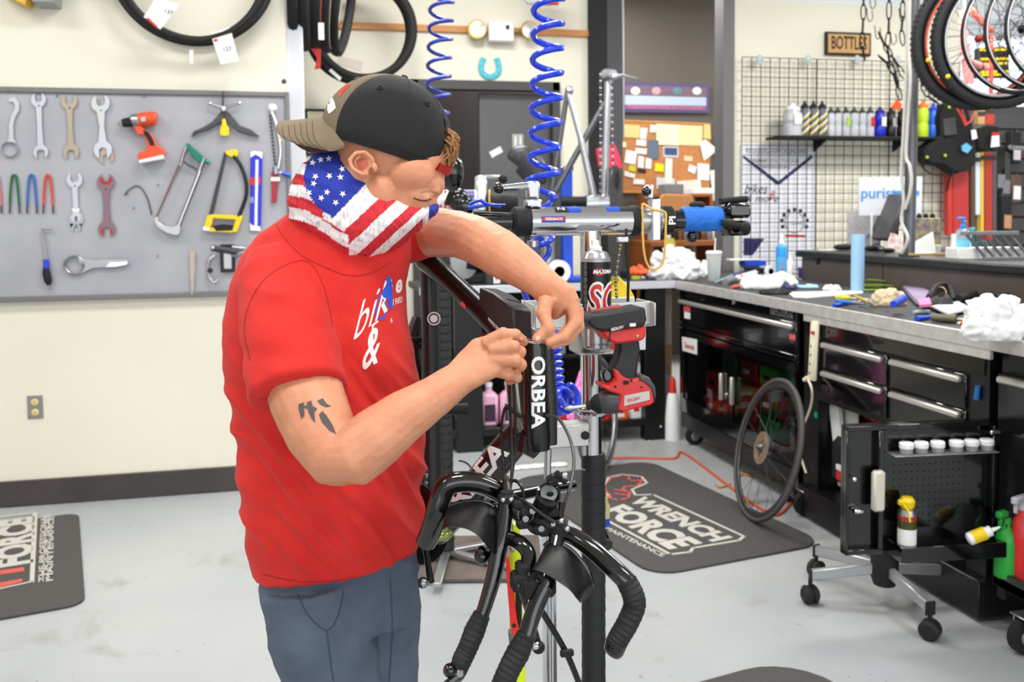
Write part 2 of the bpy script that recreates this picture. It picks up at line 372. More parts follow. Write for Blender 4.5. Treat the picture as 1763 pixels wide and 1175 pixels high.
# ------------------------------------------------------------------ tool board on the left wall and what hangs on it
YBD = YL - 0.03
def pxp(pts, Y): return [onY(x, y, Y) for x, y in pts]
def plate(pts, Y, th, mb=None):
    mb = mb or MB(); return mb.prism(pxp(pts, Y), (0, th, 0))
zt = onY(250, 154, YBD).z; zb2 = onY(250, 514, YBD).z; xr = onY(502, 300, YBD).x
bt = thing('tool_board', 'grey framed sheet metal tool board mounted on the cream wall', 'tool board', ((xr - 4) / 2, YBD, zb2))
BOARDM = mt('board_grey', (176, 177, 184), .55, rgb2=(163, 164, 172), scale=3, bump=.03, bscale=12, metal=.15)
BFR = mt('board_frame', (120, 119, 120), .45, .3)
MB().box(((xr - 4) / 2, YBD + .012, (zt + zb2) / 2), (xr + 4, .02, zt - zb2)).build('panel', BOARDM, bt)
fw_ = .028
for (c, d) in ((((xr - 4) / 2, YBD, zt - fw_ / 2), (xr + 4, .03, fw_)), (((xr - 4) / 2, YBD, zb2 + fw_ / 2), (xr + 4, .03, fw_)), ((xr - fw_ / 2, YBD, (zt + zb2) / 2), (fw_, .032, zt - zb2))):
    MB().box(c, d, b=.004).build('frame', BFR, bt)
for (x, y) in ((14, 155), (490, 160), (497, 178), (394, 160)):
    MB().sph(onY(x, y, YBD - .016), (.004, .003, .004), 8, 5).build('screw', DSTL, bt)
for (x, y) in ((98, 165), (248, 166), (271, 441), (66, 161), (230, 358), (58, 162), (186, 160), (272, 318)):
    MB().cyl(onY(x, y, YBD + .002), onY(x, y, YBD - .01), .004, n=8).build('hook', DSTL, bt)
t = thing('wall_screw', 'round steel screw head on the cream panel above the board corner', 'screw', onY(489, 140, YL))
MB().lathe(onY(489, 140, YL - .0), (0, -1, 0), [(.013, 0), (.013, .004), (.006, .007)], 16).build('washer', DSTL, t); MB().cyl(onY(489, 140, YL - .006), onY(489, 140, YL - .009), .004, n=6).build('recess', BLKM, t)

def head_pts(c, a, r, gap, dep, w, n=9):
    """open jaw: outline points in pixels; a = outward unit vector"""
    ax, ay = a; bx, by = -ay, ax; out = []
    al = math.asin(min(.95, gap / 2 / r)); ga = math.asin(min(.95, w / 2 / r))
    def q(u, v): return (c[0] + ax * u + bx * v, c[1] + ay * u + by * v)
    for i in range(n):
        t = PI - ga + (al - PI + ga) * i / (n - 1); out.append(q(math.cos(t) * r, math.sin(t) * r))
    for i in range(7):
        t = PI * i / 6; out.append(q(dep - math.sin(t) * gap * .35, math.cos(t) * gap / 2))
    for i in range(n):
        t = -al + (-PI + ga + al) * i / (n - 1); out.append(q(math.cos(t) * r, math.sin(t) * r))
    return out
def wrench(name, label, c0, r0, g0, c1, r1, g1, w, mat, th=.005, out=.012, extra=None, waist=None):
    d = math.hypot(c1[0] - c0[0], c1[1] - c0[1]); a0 = ((c0[0] - c1[0]) / d, (c0[1] - c1[1]) / d); a1 = (-a0[0], -a0[1])
    p0 = head_pts(c0, a0, r0, g0, 0.05 * r0, w * 1.15); p1 = head_pts(c1, a1, r1, g1, 0.05 * r1, w * 1.15)
    ws = waist or w; m = ((c0[0] + c1[0]) / 2, (c0[1] + c1[1]) / 2); b = (-a0[1], a0[0])
    mids = [(m[0] - b[0] * ws / 2, m[1] - b[1] * ws / 2)], [(m[0] + b[0] * ws / 2, m[1] + b[1] * ws / 2)]
    poly = p0 + mids[0] + p1 + mids[1]
    t = thing(name, label, 'wrench', onY(c0[0], c0[1], YBD - out))
    plate(poly, YBD - out, th).build('body', mat, t, bev=.0008)
    hx, hy = c0[0] + a1[0] * r0 * .75, c0[1] + a1[1] * r0 * .75
    MB().cyl(onY(hx, hy, YBD), onY(hx, hy, YBD - out - .006), .0035, n=8).build('hanging_peg', BLKM, t)
    return t
SWR = mt('satin_wrench', (196, 198, 204), .34, .75)
# lockring hook spanner
t = thing('hook_spanner', 'silver hook spanner with a round ring end, leftmost on the top row', 'wrench', onY(17, 257, YBD))
arc = [(14, 171), (20, 167), (27, 168), (33, 178), (33, 190), (27, 200), (23, 212), (23, 238), (28, 246), (12, 246), (15, 236), (15, 215), (19, 198), (25, 188), (25, 179), (21, 175), (16, 176)]
plate(arc, YBD - .012, .006).build('hook', SWR, t, bev=.0008)
cc = onY(17, 257, YBD - .009); MB().torus(cc, (0, 1, 0), .038, (.0105, .003), 28, 8).build('ring', SWR, t)
wrench('cone_wrench', 'silver cone wrench, second from the left on the top row', (66, 172), 13, 12, (70, 262), 13, 14, 9, SWR, waist=8)
wrench('headset_wrench', 'tan brown double ended wrench, third from the left on the top row', (119, 175), 14, 15, (122, 262), 14, 13, 10, TAN, waist=8)
wrench('cone_wrench', 'tan wrench mostly hidden behind the broad silver wrench, beside the drill', (168, 180), 13, 13, (183, 270), 14, 12, 10, TAN, out=.007, waist=8)
wrench('headset_wrench', 'broad silver double ended wrench nearest the orange drill on the top row', (173, 178), 16, 15, (177, 258), 16, 13, 12, SWR, out=.018, waist=8)
wrench('cone_wrench', 'short chrome wrench with a white tape band hanging over smaller ones', (128, 310), 14, 13, (131, 374), 9, 5, 9, CHR, out=.012)
plate([(124, 359), (137, 359), (137, 365), (124, 365)], YBD - .016, .002).build('label_band', PAP, bpy.data.objects['cone_wrench.002'] if 'cone_wrench.002' in bpy.data.objects else t)
wrench('cone_wrench', 'small steel wrench hanging behind the lower end of the chrome wrench', (131, 378), 13, 12, (131, 392), 9, 8, 9, STL, out=.006)
PUR = mt('purple_wrench', (140, 112, 122), .45, .6); REDM = mt('worn_red', (170, 50, 55), .5, .2)
t = wrench('headset_wrench', 'dull purple steel wrench with red painted jaws on the middle row', (182, 314), 15, 12, (184, 395), 15, 12, 12, PUR, out=.014, waist=9)
plate([(172, 306), (177, 306), (178, 312), (186, 312), (188, 306), (193, 307), (192, 314), (186, 318), (177, 318), (172, 313)], YBD - .0146, .001).build('paint_mark', REDM, t)
plate([(174, 396), (178, 393), (179, 405), (174, 402)], YBD - .0146, .001).build('paint_mark', REDM, t); plate([(194, 396), (190, 393), (190, 404), (194, 402)], YBD - .0146, .001).build('paint_mark', REDM, t)
# pin spanners
for (x, y, mat, cn) in ((-7, 302, mt('pink_grip', (205, 110, 120), .5), 'pink'), (24, 302, mt('green_grip', (20, 105, 62), .5), 'green'), (54, 302, mt('blue_grip', (46, 104, 190), .5), 'blue'), (82, 302, mt('red_grip', (216, 70, 58), .5), 'red')):
    t = thing('pin_spanner', 'folded wire pin spanner with %s dipped grip' % cn + (' at the left edge of the frame' if cn == 'pink' else ''), 'spanner', onY(x, y, YBD))
    Lp = smooth_path(pxp([(x - 7, y + 50), (x - 6, y + 25), (x - 3, y + 2), (x + 1, y), (x + 4, y + 3), (x + 7, y + 28), (x + 9, y + 52)], YBD - .01), 4)
    MB().tube(Lp, .0058, 8).build('grip', mat, t)
    for (xx, dx) in ((x - 7, -.5), (x + 9, .7)):
        MB().tube(pxp([(xx, y + 50), (xx + dx, y + 66)], YBD - .01), .0042, 8).build('prong', DSTL, t)
# cordless drill
t = thing('cordless_drill', 'orange cordless drill with silver chuck hanging on the tool board', 'drill', onY(240, 240, YBD))
OD = mt('drill_orange', (226, 82, 44), .42); yd = YBD - .045
MB().tube(pxp([(203, 214), (212, 212)], yd), [.008, .019], 16).build('chuck_jaws', CHR, t)
MB().tube(pxp([(211, 212), (219, 211), (227, 210)], yd), [.021, .024, .026], 18).build('chuck', BLKM, t)
MB().tube(pxp([(227, 209), (230, 208), (240, 207)], yd), [.030, .034, .034], 18).build('clutch_collar', STL, t)
MB().tube(pxp([(239, 207), (246, 206), (266, 204), (270, 205)], yd), [.034, .037, .036, .026], 18).build('motor_housing', OD, t)
plate([(229, 217), (242, 216), (250, 225), (258, 228), (266, 240), (271, 253), (276, 259), (247, 264), (254, 252), (250, 240), (246, 232), (237, 232), (233, 224)], yd - .016, .034).build('handle', OD, t, bev=.004)
plate([(247, 224), (256, 228), (263, 240), (266, 250), (259, 251), (254, 240), (248, 232)], yd - .019, .002).build('grip_pad', BLKM, t)
plate([(238, 218), (245, 219), (245, 228), (239, 228)], yd - .012, .026).build('trigger', BLKM, t, bev=.002)
plate([(237, 264), (255, 257), (276, 252), (282, 262), (282, 270), (240, 278), (237, 274)], yd - .035, .07).build('battery_mount', OD, t, bev=.005)
plate([(238, 276), (281, 266), (282, 274), (239, 282)], yd - .038, .076).build('battery', mt('battery_silver', (222, 222, 226), .3, .3), t, bev=.004)
plate([(242, 202), (250, 201), (251, 209), (243, 210)], yd - .04, .006).build('gear_switch', STL, t, bev=.001)
# bottom bracket tool with wings
t = thing('wing_puller', 'black winged puller with silver T-bar and yellow clip', 'puller', onY(388, 200, YBD))
RB = mt('dark_rubber_wing', (72, 72, 76), .5)
plate([(383, 189), (390, 189), (391, 204), (372, 215), (356, 224), (341, 228), (329, 236), (333, 226), (350, 219), (365, 210), (376, 198)], YBD - .035, .03).build('wing', RB, t, bev=.003)
plate([(385, 189), (392, 192), (402, 203), (413, 216), (432, 223), (447, 235), (430, 233), (408, 226), (396, 214), (386, 204)], YBD - .035, .03).build('wing', RB, t, bev=.003)
MB().cyl(onY(384, 158, YBD - .02), onY(384, 182, YBD - .02), .0048, n=10).build('stem', DSTL, t)
MB().tube(pxp([(361, 178), (372, 182), (384, 186)], YBD - .04), .0065, 10).tube(pxp([(412, 178), (400, 182), (386, 186)], YBD - .04), .0065, 10).build('t_bar', STL, t)
for q in ((361, 178), (412, 178)): MB().sph(onY(q[0], q[1], YBD - .04), .0105).build('ball_end', CHR, t)
MB().lathe(onY(385, 188, YBD - .05), (0, 0, -1), [(.013, -.01), (.016, 0), (.013, .012)], 14).build('hub', CHR, t)
plate([(382, 205), (388, 205), (390, 216), (394, 220), (394, 233), (387, 235), (378, 232), (379, 220), (382, 215)], YBD - .045, .02).build('clip', YEL, t, bev=.003)
# green handled hacksaw
t = thing('hacksaw', 'green handled hacksaw with a silver tubular frame', 'saw', onY(314, 330, YBD))
GG = mt('saw_green', (18, 118, 100), .45); Y1 = YBD - .03
plate([(319, 247), (325, 247), (336, 257), (349, 268), (350, 276), (344, 281), (334, 273), (324, 259)], Y1 - .014, .028).build('handle', GG, t, bev=.004)
MB().tube(smooth_path(pxp([(322, 252), (316, 266), (311, 285)], Y1), 4), .009, 10).build('front_arm', STL, t)
MB().tube(smooth_path(pxp([(316, 278), (324, 284), (336, 290), (344, 295)], Y1), 4), .0055, 10).build('finger_guard', DSTL, t)
MB().tube(pxp([(352, 272), (346, 287), (342, 298)], Y1), [.013, .013, .013], 10).build('rear_arm', STL, t)
MB().tube(pxp([(353, 277), (361, 282)], Y1 - .004), .011, 12).build('tension_knob', GG, t)
MB().tube(pxp([(345, 294), (308, 388)], Y1), .0125, 14).build('frame_tube', CHR, t)
plate([(306, 285), (311, 286), (271, 374), (268, 373)], Y1, .003).build('blade', mt('saw_blade', (120, 100, 98), .5, .7), t)
plate([(266, 373), (272, 375), (272, 382), (281, 388), (298, 391), (307, 386), (311, 392), (310, 403), (303, 406), (287, 402), (272, 393), (265, 383)], Y1 - .012, .022).build('lower_arm', ALU, t, bev=.003)
# yellow bow saw
t = thing('hacksaw', 'black bow framed hacksaw with yellow handle, beside the blue blade pack', 'saw', onY(387, 330, YBD))
MB().tube(smooth_path(pxp([(402, 268), (414, 285), (423, 310), (424, 335), (417, 358), (410, 374)], Y1), 5), (.010, .013), 10).build('bow_frame', BLK, t)
plate([(386, 262), (391, 264), (366, 374), (359, 371)], Y1, .012).build('blade_rail', DGRY, t, bev=.001)
plate([(388, 260), (404, 257), (410, 260), (409, 269), (399, 271), (388, 265)], Y1 - .01, .022).build('nose', YEL, t, bev=.003)
MB().prism(pxp([(357, 371), (368, 369), (365, 386), (357, 398), (349, 396)], Y1 - .012), (0, .026, 0)).build('handle_end', YEL, t, bev=.003)
plate([(366, 369), (418, 372), (415, 379), (367, 376)], Y1 - .012, .026).build('handle_top', YEL, t, bev=.003)
plate([(407, 376), (417, 376), (408, 400), (398, 400)], Y1 - .012, .026).build('handle_side', YEL, t, bev=.003)
plate([(361, 392), (404, 393), (401, 401), (359, 399)], Y1 - .012, .026).build('handle_base', YEL, t, bev=.003)
plate([(366, 389), (384, 386), (402, 388), (400, 397), (372, 398)], Y1 - .016, .034).build('grip', BLKM, t, bev=.004)
plate([(349, 391), (361, 392), (360, 398), (349, 397)], Y1 - .014, .03).build('blade_anchor', WHT, t, bev=.002)
# blade pack
BP = mt('pack_blue', (35, 42, 205), .35); t = thing('blade_pack', 'blue and white hanging pack of hacksaw blades', 'package', onY(440, 330, YBD))
plate([(431, 262), (434, 260), (450, 261), (452, 264), (450, 350), (449, 397), (430, 396), (431, 330)], YBD - .014, .01).build('backing', BP, t, bev=.001)
plate([(431, 262), (434, 260), (450, 261), (452, 264), (451, 274), (447, 270), (440, 266), (431, 272)], YBD - .016, .003).build('hang_tab', WHT, t)
plate([(440, 275), (445, 275), (443, 393), (438, 393)], YBD - .0165, .003).build('blade_window', mt('pack_clear', (226, 232, 250), .3), t)
plate([(430, 306), (449, 305), (448, 318), (430, 319)], YBD - .0152, .001).build('label_band', RED, t)
plate([(430, 384), (434, 388), (448, 390), (449, 398), (431, 397)], YBD - .016, .003).build('foot_tab', WHT, t)
text_on('150', 'lettering', WHT, t, plane_fn(onY(434, 345, YBD - .0155), V((0, 0, 1)) * .024, V((-1, 0, 0)) * .024))
# headset press / chain tool
t = thing('chain_whip', 'long curved steel chain whip with a white head and red painted grip', 'wrench', onY(474, 250, YBD))
MB().tube(smooth_path(pxp([(467, 192), (474, 210), (480, 235), (483, 262), (479, 290)], Y1), 5), .010, 12).build('lever', CHR, t)
for k in range(14):
    q = (465 + 9 * (k / 13), 200 + 6.3 * k); MB().box(onY(q[0], q[1], YBD - .02), (.014, .008, .015), b=.003).build('chain_link', DSTL, t)
MB().sph(onY(469, 186, Y1), (.024, .02, .022)).build('head', WHT, t)
MB().tube(pxp([(474, 288), (475, 300)], Y1), .016, 12).build('ferrule', STL, t)
plate([(467, 296), (481, 296), (478, 318), (476, 348), (467, 350), (468, 318)], Y1, .018).build('grip', REDM, t, bev=.003)
plate([(466, 305), (482, 305), (482, 312), (466, 312)], Y1 - .002, .022).build('label_band', PAP, t)
t = thing('screwdriver', 'small blue handled screwdriver lying sideways behind the cap brim', 'screwdriver', onY(492, 301, YBD))
MB().tube(pxp([(485, 298), (500, 303)], YBD - .02), [.009, .012], 12).build('handle', BLU, t); MB().tube(pxp([(478, 296), (486, 298)], YBD - .02), .003, 8).build('shank', STL, t)
# bent pick
t = thing('bent_pick', 'thin grey bent wire pick tool left of the hacksaws', 'pick', onY(240, 330, YBD))
MB().tube(smooth_path(pxp([(215, 335), (224, 325), (236, 320), (246, 327), (255, 345), (261, 370)], YBD - .006), 4), .0032, 8).build('wire', DSTL, t); MB().tube(pxp([(215, 335), (219, 332)], YBD - .006), .006, 8).build('tip', DSTL, t)
# hooked screwdriver
t = thing('spoke_driver', 'blue and black handled driver with a hooked steel shaft', 'screwdriver', onY(80, 440, YBD))
MB().tube(smooth_path(pxp([(89, 394), (78, 394), (73, 397), (77, 425), (80, 447)], YBD - .018), 4), .005, 10).build('shaft', STL, t)
MB().tube(pxp([(79, 447), (80, 462)], YBD - .018), [.013, .015], 14).build('handle', BLU, t)
MB().tube(pxp([(79, 461), (80, 472), (83, 484), (84, 491)], YBD - .018), [.014, .020, .019, .010], 14).build('grip', BLKM, t)
MB().tube(pxp([(84, 490), (86, 501)], YBD - .018), [.006, .004], 10).build('end_tip', STL, t)
# crank puller pliers: ring with slim tail
t = thing('ring_pliers', 'silver slip ring pliers lying flat across the lower board', 'pliers', onY(160, 456, YBD))
cc = onY(128, 456, YBD - .014); MB().torus(cc, (0, 1, 0), .046, (.011, .006), 30, 8, a0=0, a1=360).build('ring', STL, t)
plate([(132, 443), (160, 448), (190, 446), (216, 447), (222, 452), (217, 458), (190, 460), (160, 462), (140, 471), (126, 473), (146, 458), (136, 452)], YBD - .018, .008).build('handle', STL, t, bev=.0015)
plate([(188, 452), (218, 450), (220, 455), (200, 460), (180, 461)], YBD - .022, .006).build('handle_end', CHR, t, bev=.0015)
# tan stick
t = thing('tyre_lever', 'long tan steel lever hanging upright at the board edge', 'lever', onY(330, 470, YBD))
plate([(326, 434), (331, 431), (336, 434), (336, 460), (333, 508), (329, 508), (326, 460)], YBD - .012, .006).build('body', mt('tan_steel', (186, 172, 158), .4, .5), t, bev=.001)
MB().sph(onY(330, 506, YBD - .013), .006, 8, 6).build('tip', CHR, t)
# derailleur alignment gauge
t = thing('alignment_gauge', 'grey steel alignment gauge with a black roller, right of the tan lever', 'gauge', onY(390, 450, YBD))
MB().tube(pxp([(364, 427), (400, 433), (408, 435)], YBD - .05), .017, 14).build('roller', DGRY, t)
MB().sph(onY(366, 427, YBD - .06), .012).build('roller_cap', ALU, t)
MB().box(onY(392, 445, YBD - .02), (.075, .02, .15), b=.004).build('body', BLK, t)
MB().box(onY(392, 446, YBD - .032), (.045, .012, .11), b=.004).build('face', ALU, t)
MB().tube(pxp([(400, 426), (424, 428)], YBD - .03), .012, 12).build('cross_bar', STL, t); MB().tube(pxp([(400, 440), (426, 432)], YBD - .03), .010, 12).build('cross_bar', STL, t)
MB().tube(smooth_path(pxp([(371, 440), (360, 448), (358, 464), (360, 478), (368, 487), (375, 482)], YBD - .03), 4), .0085, 10).build('hook', ALU, t)
MB().lathe(onY(362, 466, YBD - .045), (0, -1, 0), [(.014, 0), (.014, .012)], 16).build('knob', BLK, t)
# power outlet
pa = onY(61, 701, YL); t = thing('wall_outlet', 'double power outlet in a steel plate low on the cream wall', 'outlet', pa)
MB().box(pa + V((0, -.004, 0)), (.075, .006, .122), b=.002).build('plate', mt('outlet_plate', (150, 148, 146), .4, .5), t)
for k in (-1, 1):
    c = pa + V((0, -.008, k * .027)); MB().lathe(c, (0, -1, 0), [(.0175, 0), (.0175, .003), (.015, .004)], 20).build('socket', mt('socket_ivory', (235, 214, 140), .45), t)
    for dx in (-.006, .006): MB().box(c + V((dx, -.0045, .003)), (.002, .002, .009)).build('slot', BLKM, t)
    MB().sph(c + V((0, -.0042, -.008)), (.0025, .001, .0025), 8, 5).build('slot', BLKM, t)
# items at the very top of the wall
t = thing('wall_bracket', 'grey metal box bracket cut off by the top of the frame', 'bracket', onY(80, 2, YL))
MB().box(onY(80, -18, YL - .08), (.10, .16, .16), b=.004).build('box', mt('bracket_grey', (150, 152, 156), .5), t)
t = thing('wall_box', 'yellow box corner high on the wall, cut off by the top of the frame', 'box', onY(35, 2, YL))
MB().prism(pxp([(-10, -60), (60, -60), (43, 9), (24, 0), (-10, -20)], YL - .14), (0, .12, 0)).build('box_body', mt('box_yellow', (225, 178, 60), .5), t, bev=.004)
t = thing('pale_block', 'pale rounded object above the frame edge casting a shadow on the wall', 'rack', onY(130, -60, YL))
MB().box(onY(125, -95, YL - .2), (.28, .34, .16), b=.03).build('shell', mt('pale_shell', (180, 178, 160), .5), t)  # rounded pale block above the frame edge, out of view
# ------------------------------------------------------------------ tyres
def tyre(name, label, c, ax, Rr, w, h, group=None, mat=RUB, tread=True, n=72, tags=()):
    t = thing(name, label, 'tyre', c, group=group)
    MB().torus(c, ax, Rr, (w, h), n, 12).build('casing', mat, t)
    a, b = frame_axes(V(ax)); axn = V(ax).normalized()
    if tread:
        mb = MB(); 
        for i in range(96):
            th = 2 * PI * i / 96; q = V(c) + (a * math.cos(th) + b * math.sin(th)) * (Rr + h * .93)
            tg = -a * math.sin(th) + b * math.cos(th); rd = a * math.cos(th) + b * math.sin(th)
            T = MX(((tg.x, axn.x, rd.x, q.x), (tg.y, axn.y, rd.y, q.y), (tg.z, axn.z, rd.z, q.z), (0, 0, 0, 1)))
            for s in (-.55, 0, .55): mb.box((0, s * w, -abs(s) * h * .28), (.009, w * .34, .006), T)
        mb.build('tread_block', mat, t, kind='stuff')
    return t
BLKT = mt('tyre_black', (20, 20, 22), .6)
c1 = onY(332, -52, 4.98); c1.y = 4.98
def pxm(d): return F / d
k = dep(c1)
tyre('bicycle_tyre', 'slim black road tyre with a pale label, in front on the left wall', c1, (.03, 1, .02), .352, .015, .018, tread=False, mat=BLKT, n=96)
c2 = onY(333, -58, 5.03)
tyre('bicycle_tyre', 'slim black road tyre behind and outside the labelled one on the left wall', c2 + V((0, .0, .004)), (-.04, 1, -.02), .395, .016, .020, tread=False, mat=BLKT, n=96)
c2 = onY(336, -60, 5.09)
tyre('bicycle_tyre', 'black road tyre nearest the wall, outermost of the left cluster', c2, (0, 1, .03), .385, .018, .021, tread=False, mat=mt('tyre_black2', (36, 36, 38), .6), n=96)
def card(name, label, pts, Y, mat=PAP, th=.002, cat='tag', red=None, txt=None):
    t = thing(name, label, cat, onY(pts[0][0], pts[0][1], Y)); plate(pts, Y, th).build('card', mat, t)
    if red: plate(red, Y - .0012, .0015).build('stripe', RED, t)
    if txt: text_on(txt[0], 'lettering', mt('ink', (40, 40, 44), .7), t, plane_fn(onY(txt[1], txt[2], Y - .001), V((txt[3], 0, txt[4])) * txt[5], V((-txt[4], 0, txt[3])) * txt[5]))
    return t
card('price_tag', 'white price tag on the upper left of the wall tyres', [(268, -4), (311, 7), (276, 51), (247, 29)], 4.9, red=[(251, 32), (255, 30), (272, 46), (270, 49)], txt=('137', 290, 21, .95, -.25, .03))
card('price_tag', 'white price tag hanging from the lowest point of the wall tyres', [(365, 67), (399, 57), (411, 105), (380, 111)], 4.9, red=[(367, 68), (374, 66), (375, 71), (369, 72)], txt=('127', 391, 85, .97, .2, .03))
card('price_tag', 'tiny white barcode tag under the wall tyres', [(326, 86), (333, 86), (332, 110), (327, 110)], 4.98)
plate([(362, 56), (380, 52), (395, 46), (396, 48), (381, 55), (363, 59)], 4.935, .003).build('label_strip', PAP, bpy.data.objects['bicycle_tyre'])
# ------------------------------------------------------------------ benches, cabinets, counter
XB = 2.33; ZB = 1.055; YBB = 5.58; XF = XB + .03
MATT = mt('bench_mat', (56, 57, 60), .6, noise=.2, scale=30, bump=.1, bscale=150)
EDG = mt('bench_edge', (206, 204, 202), .45, .45, noise=.1, scale=20)
xl = onY(722, 480, YBB).x; XW = XB + .80
def bxx(x0, x1, y0, y1, z0, z1, b=0.0, mb=None): return (mb or MB()).box(((x0 + x1) / 2, (y0 + y1) / 2, (z0 + z1) / 2), (x1 - x0, y1 - y0, z1 - z0), b=b)
t = thing('workbench', 'long black topped workbench with a silver metal edge along the right side', 'workbench', (XB + .4, 3.5, 0))
bxx(XB + .012, XW, 1.75, YBB + .65, ZB - .035, ZB).build('worktop', MATT, t)
bxx(XB, XB + .014, 1.75, YBB - .006, ZB - .05, ZB + .004, .002).build('edge_strip', EDG, t)
y38 = onX(1382, 520, XB).y; y170 = onX(1703, 590, XB).y
bxx(XB + .004, XB + .02, y170, y38, ZB - .085, ZB - .048, .002).build('lower_rail', EDG, t)
xp0 = onY(1146, 600, YBB + .1).x
t = thing('support_panel', 'beige and brown upright panel filling the corner between the two benches', 'panel', (xp0 + .06, YBB + .12, 0))
PB = mt('bench_end_panel', (150, 138, 122), .6, noise=.05, scale=3)
bxx(xp0, XB + .02, YBB + .11, YBB + .13, .62, ZB - .05).build('upper_board', PB, t); bxx(xp0, XB + .02, YBB + .11, YBB + .13, .42, .618).build('middle_board', mt('bench_mid', (138, 108, 74), .6), t); bxx(xp0, XB + .02, YBB + .11, YBB + .13, .12, .418).build('lower_board', mt('bench_low', (150, 154, 156), .5), t)
bxx(xp0 - .01, XB + .02, YBB + .10, YBB + .109, .612, .624, .002).build('bracket', ALU, t)
t = thing('workbench', 'black topped workbench with a pale metal edge in front of the double door', 'workbench', ((xl + XB) / 2, YBB + .3, 0))
bxx(xl, XB + .01, YBB + .012, YBB + .65, ZB - .035, ZB).build('worktop', MATT, t)
bxx(xl, XB + .01, YBB, YBB + .014, ZB - .045, ZB + .004, .002).build('edge_strip', mt('bench_edge_pale', (206, 208, 216), .4, .4), t)
xa, xb_ = onY(1110, 600, YBB + .05).x, onY(1145, 600, YBB + .05).x
for (a, b2) in ((xa, xb_), (onY(784, 600, YBB + .05).x, onY(830, 600, YBB + .05).x)):
    bxx(a, b2, YBB + .04, YBB + .14, 0, ZB - .05, .004).build('leg', BLK, t)
for q in ((1118, 520), (1118, 690), (1138, 735), (1118, 760), (1138, 762)):
    MB().sph(onY(q[0], q[1], YBB + .036), (.008, .005, .008), 10, 6).build('bolt', CHR, t)
bxx(xl + .1, xa, YBB + .06, YBB + .55, .09, .13, .004).build('shelf', BLK, t)
bxx(xl + .1, xb_, YBB + .05, YBB + .08, .10, .145, .003).build('shelf_lip', BLK, t)
bxx(xl + .1, xb_, YBB + .58, YBB + .6, .05, ZB - .04).build('back_panel', mt('bench_back', (20, 20, 22), .7), t)
bxx(xl + .1, xa, YBB + .1, YBB + .55, .56, .585, .003).build('shelf', BLK, t)

HND = mt('handle_alu', (200, 196, 190), .4, .6)
def drawer(p, y0, y1, z0, z1, hz=None, mat=BLKG, handle=True, name='drawer'):
    o = bxx(XF - .012, XF + .02, y0, y1, z0, z1, .004).build(name, mat, p)
    if handle:
        bxx(XF - .032, XF - .008, y0 + .02, y1 - .01, z1 - .034, z1 - .010, .006).build('handle', HND, o)
    return o
def caster(p, x, y, r=.055, mat=RUB, local=False):
    o = MB().lathe((x, y, r), (0, 1, 0), [(r * .6, -.018), (r, -.014), (r, .014), (r * .6, .018)], 24).build('caster', mat, p)
    mb = MB(); mb.lathe((x, y, r), (0, 1, 0), [(.022, -.022), (.03, -.019), (.03, .019), (.022, .022)], 16)
    mb.box((x, y - .026, r + .025), (.05, .004, .08), b=.001).box((x, y + .026, r + .025), (.05, .004, .08), b=.001).box((x, y, r + .07), (.07, .07, .006), b=.002); mb.build('fork', ALU, o); return o
# cabinet 1: wide tool chest with glazed doors
ya = onX(1172, 600, XF).y; yb = onX(1376, 600, XF).y
cb = thing('tool_cabinet', 'glossy black tool cabinet with glazed doors showing red and green reflections', 'cabinet', (XF + .3, (ya + yb) / 2, 0))
for (y0, y1, z0, z1) in ((yb, yb + .03, .1, 1.0), (ya - .03, ya, .1, 1.0)): bxx(XF, XF + .55, y0, y1, z0, z1).build('side_panel', BLKG, cb)
bxx(XF + .53, XF + .55, yb, ya, .1, 1.0).build('back_panel', BLK, cb)
bxx(XF, XF + .53, yb, ya, .1, .2, .004).build('base', BLK, cb); bxx(XF, XF + .53, yb + .03, ya - .03, .76, 1.0).build('top_box', BLK, cb)
drawer(cb, yb + .01, ya - .01, .953, 1.0, handle=False, name='fascia')
drawer(cb, yb + .01, ya - .01, .79, .948)
bxx(XF - .014, XF + .01, yb + .01, ya - .01, .755, .785, .003).build('rail', BLKG, cb)
MB().lathe(onX(1263, 520, XF - .012), (-1, 0, 0), [(.016, 0), (.016, .006), (.011, .012)], 16).build('lock', CHR, cb)
MB().lathe(onX(1303, 525, XF - .012), (-1, 0, 0), [(.008, 0), (.006, .006)], 12).build('lock_pin', DSTL, cb)
GLS = mt('tinted_glass', (180, 180, 185), .04, trans=1.0, ior=1.2)
ym = (yb + ya) / 2 + .02
FRM = MB()
for (y0, y1) in ((yb + .012, ym - .003), (ym + .003, ya - .012)):
    d = MB()
    for q in ((y0, y0 + .05, .21, .745), (y1 - .05, y1, .21, .745)): bxx(XF - .012, XF + .006, q[0], q[1], q[2], q[3], mb=d)
    bxx(XF - .012, XF + .006, y0 + .05, y1 - .05, .21, .30, mb=d); bxx(XF - .012, XF + .006, y0 + .05, y1 - .05, .70, .745, mb=d)
    dd = d.build('door', BLKG, cb)
    bxx(XF - .004, XF, y0 + .05, y1 - .05, .30, .70).build('pane', GLS, dd)
    yh = ym + (.07 if y0 > ym - .01 else -.07)
    bxx(XF - .035, XF - .012, yh - .012, yh + .012, .40, .56, .005).build('handle', HND, dd)
    yk = ym + (.028 if y0 > ym - .01 else -.028)
    MB().lathe((XF - .012, yk, .44), (-1, 0, 0), [(.013, 0), (.013, .004), (.007, .009)], 14).build('lock', CHR, dd)
random.seed(3)
cols = [(RED, 'red'), (GRN, 'green'), (mt('dark_red', (150, 24, 28), .4), 'dark red'), (mt('dark_green', (16, 100, 46), .4), 'dark green')]
n = 0; side = ['left', 'middle left', 'middle', 'middle right', 'right']
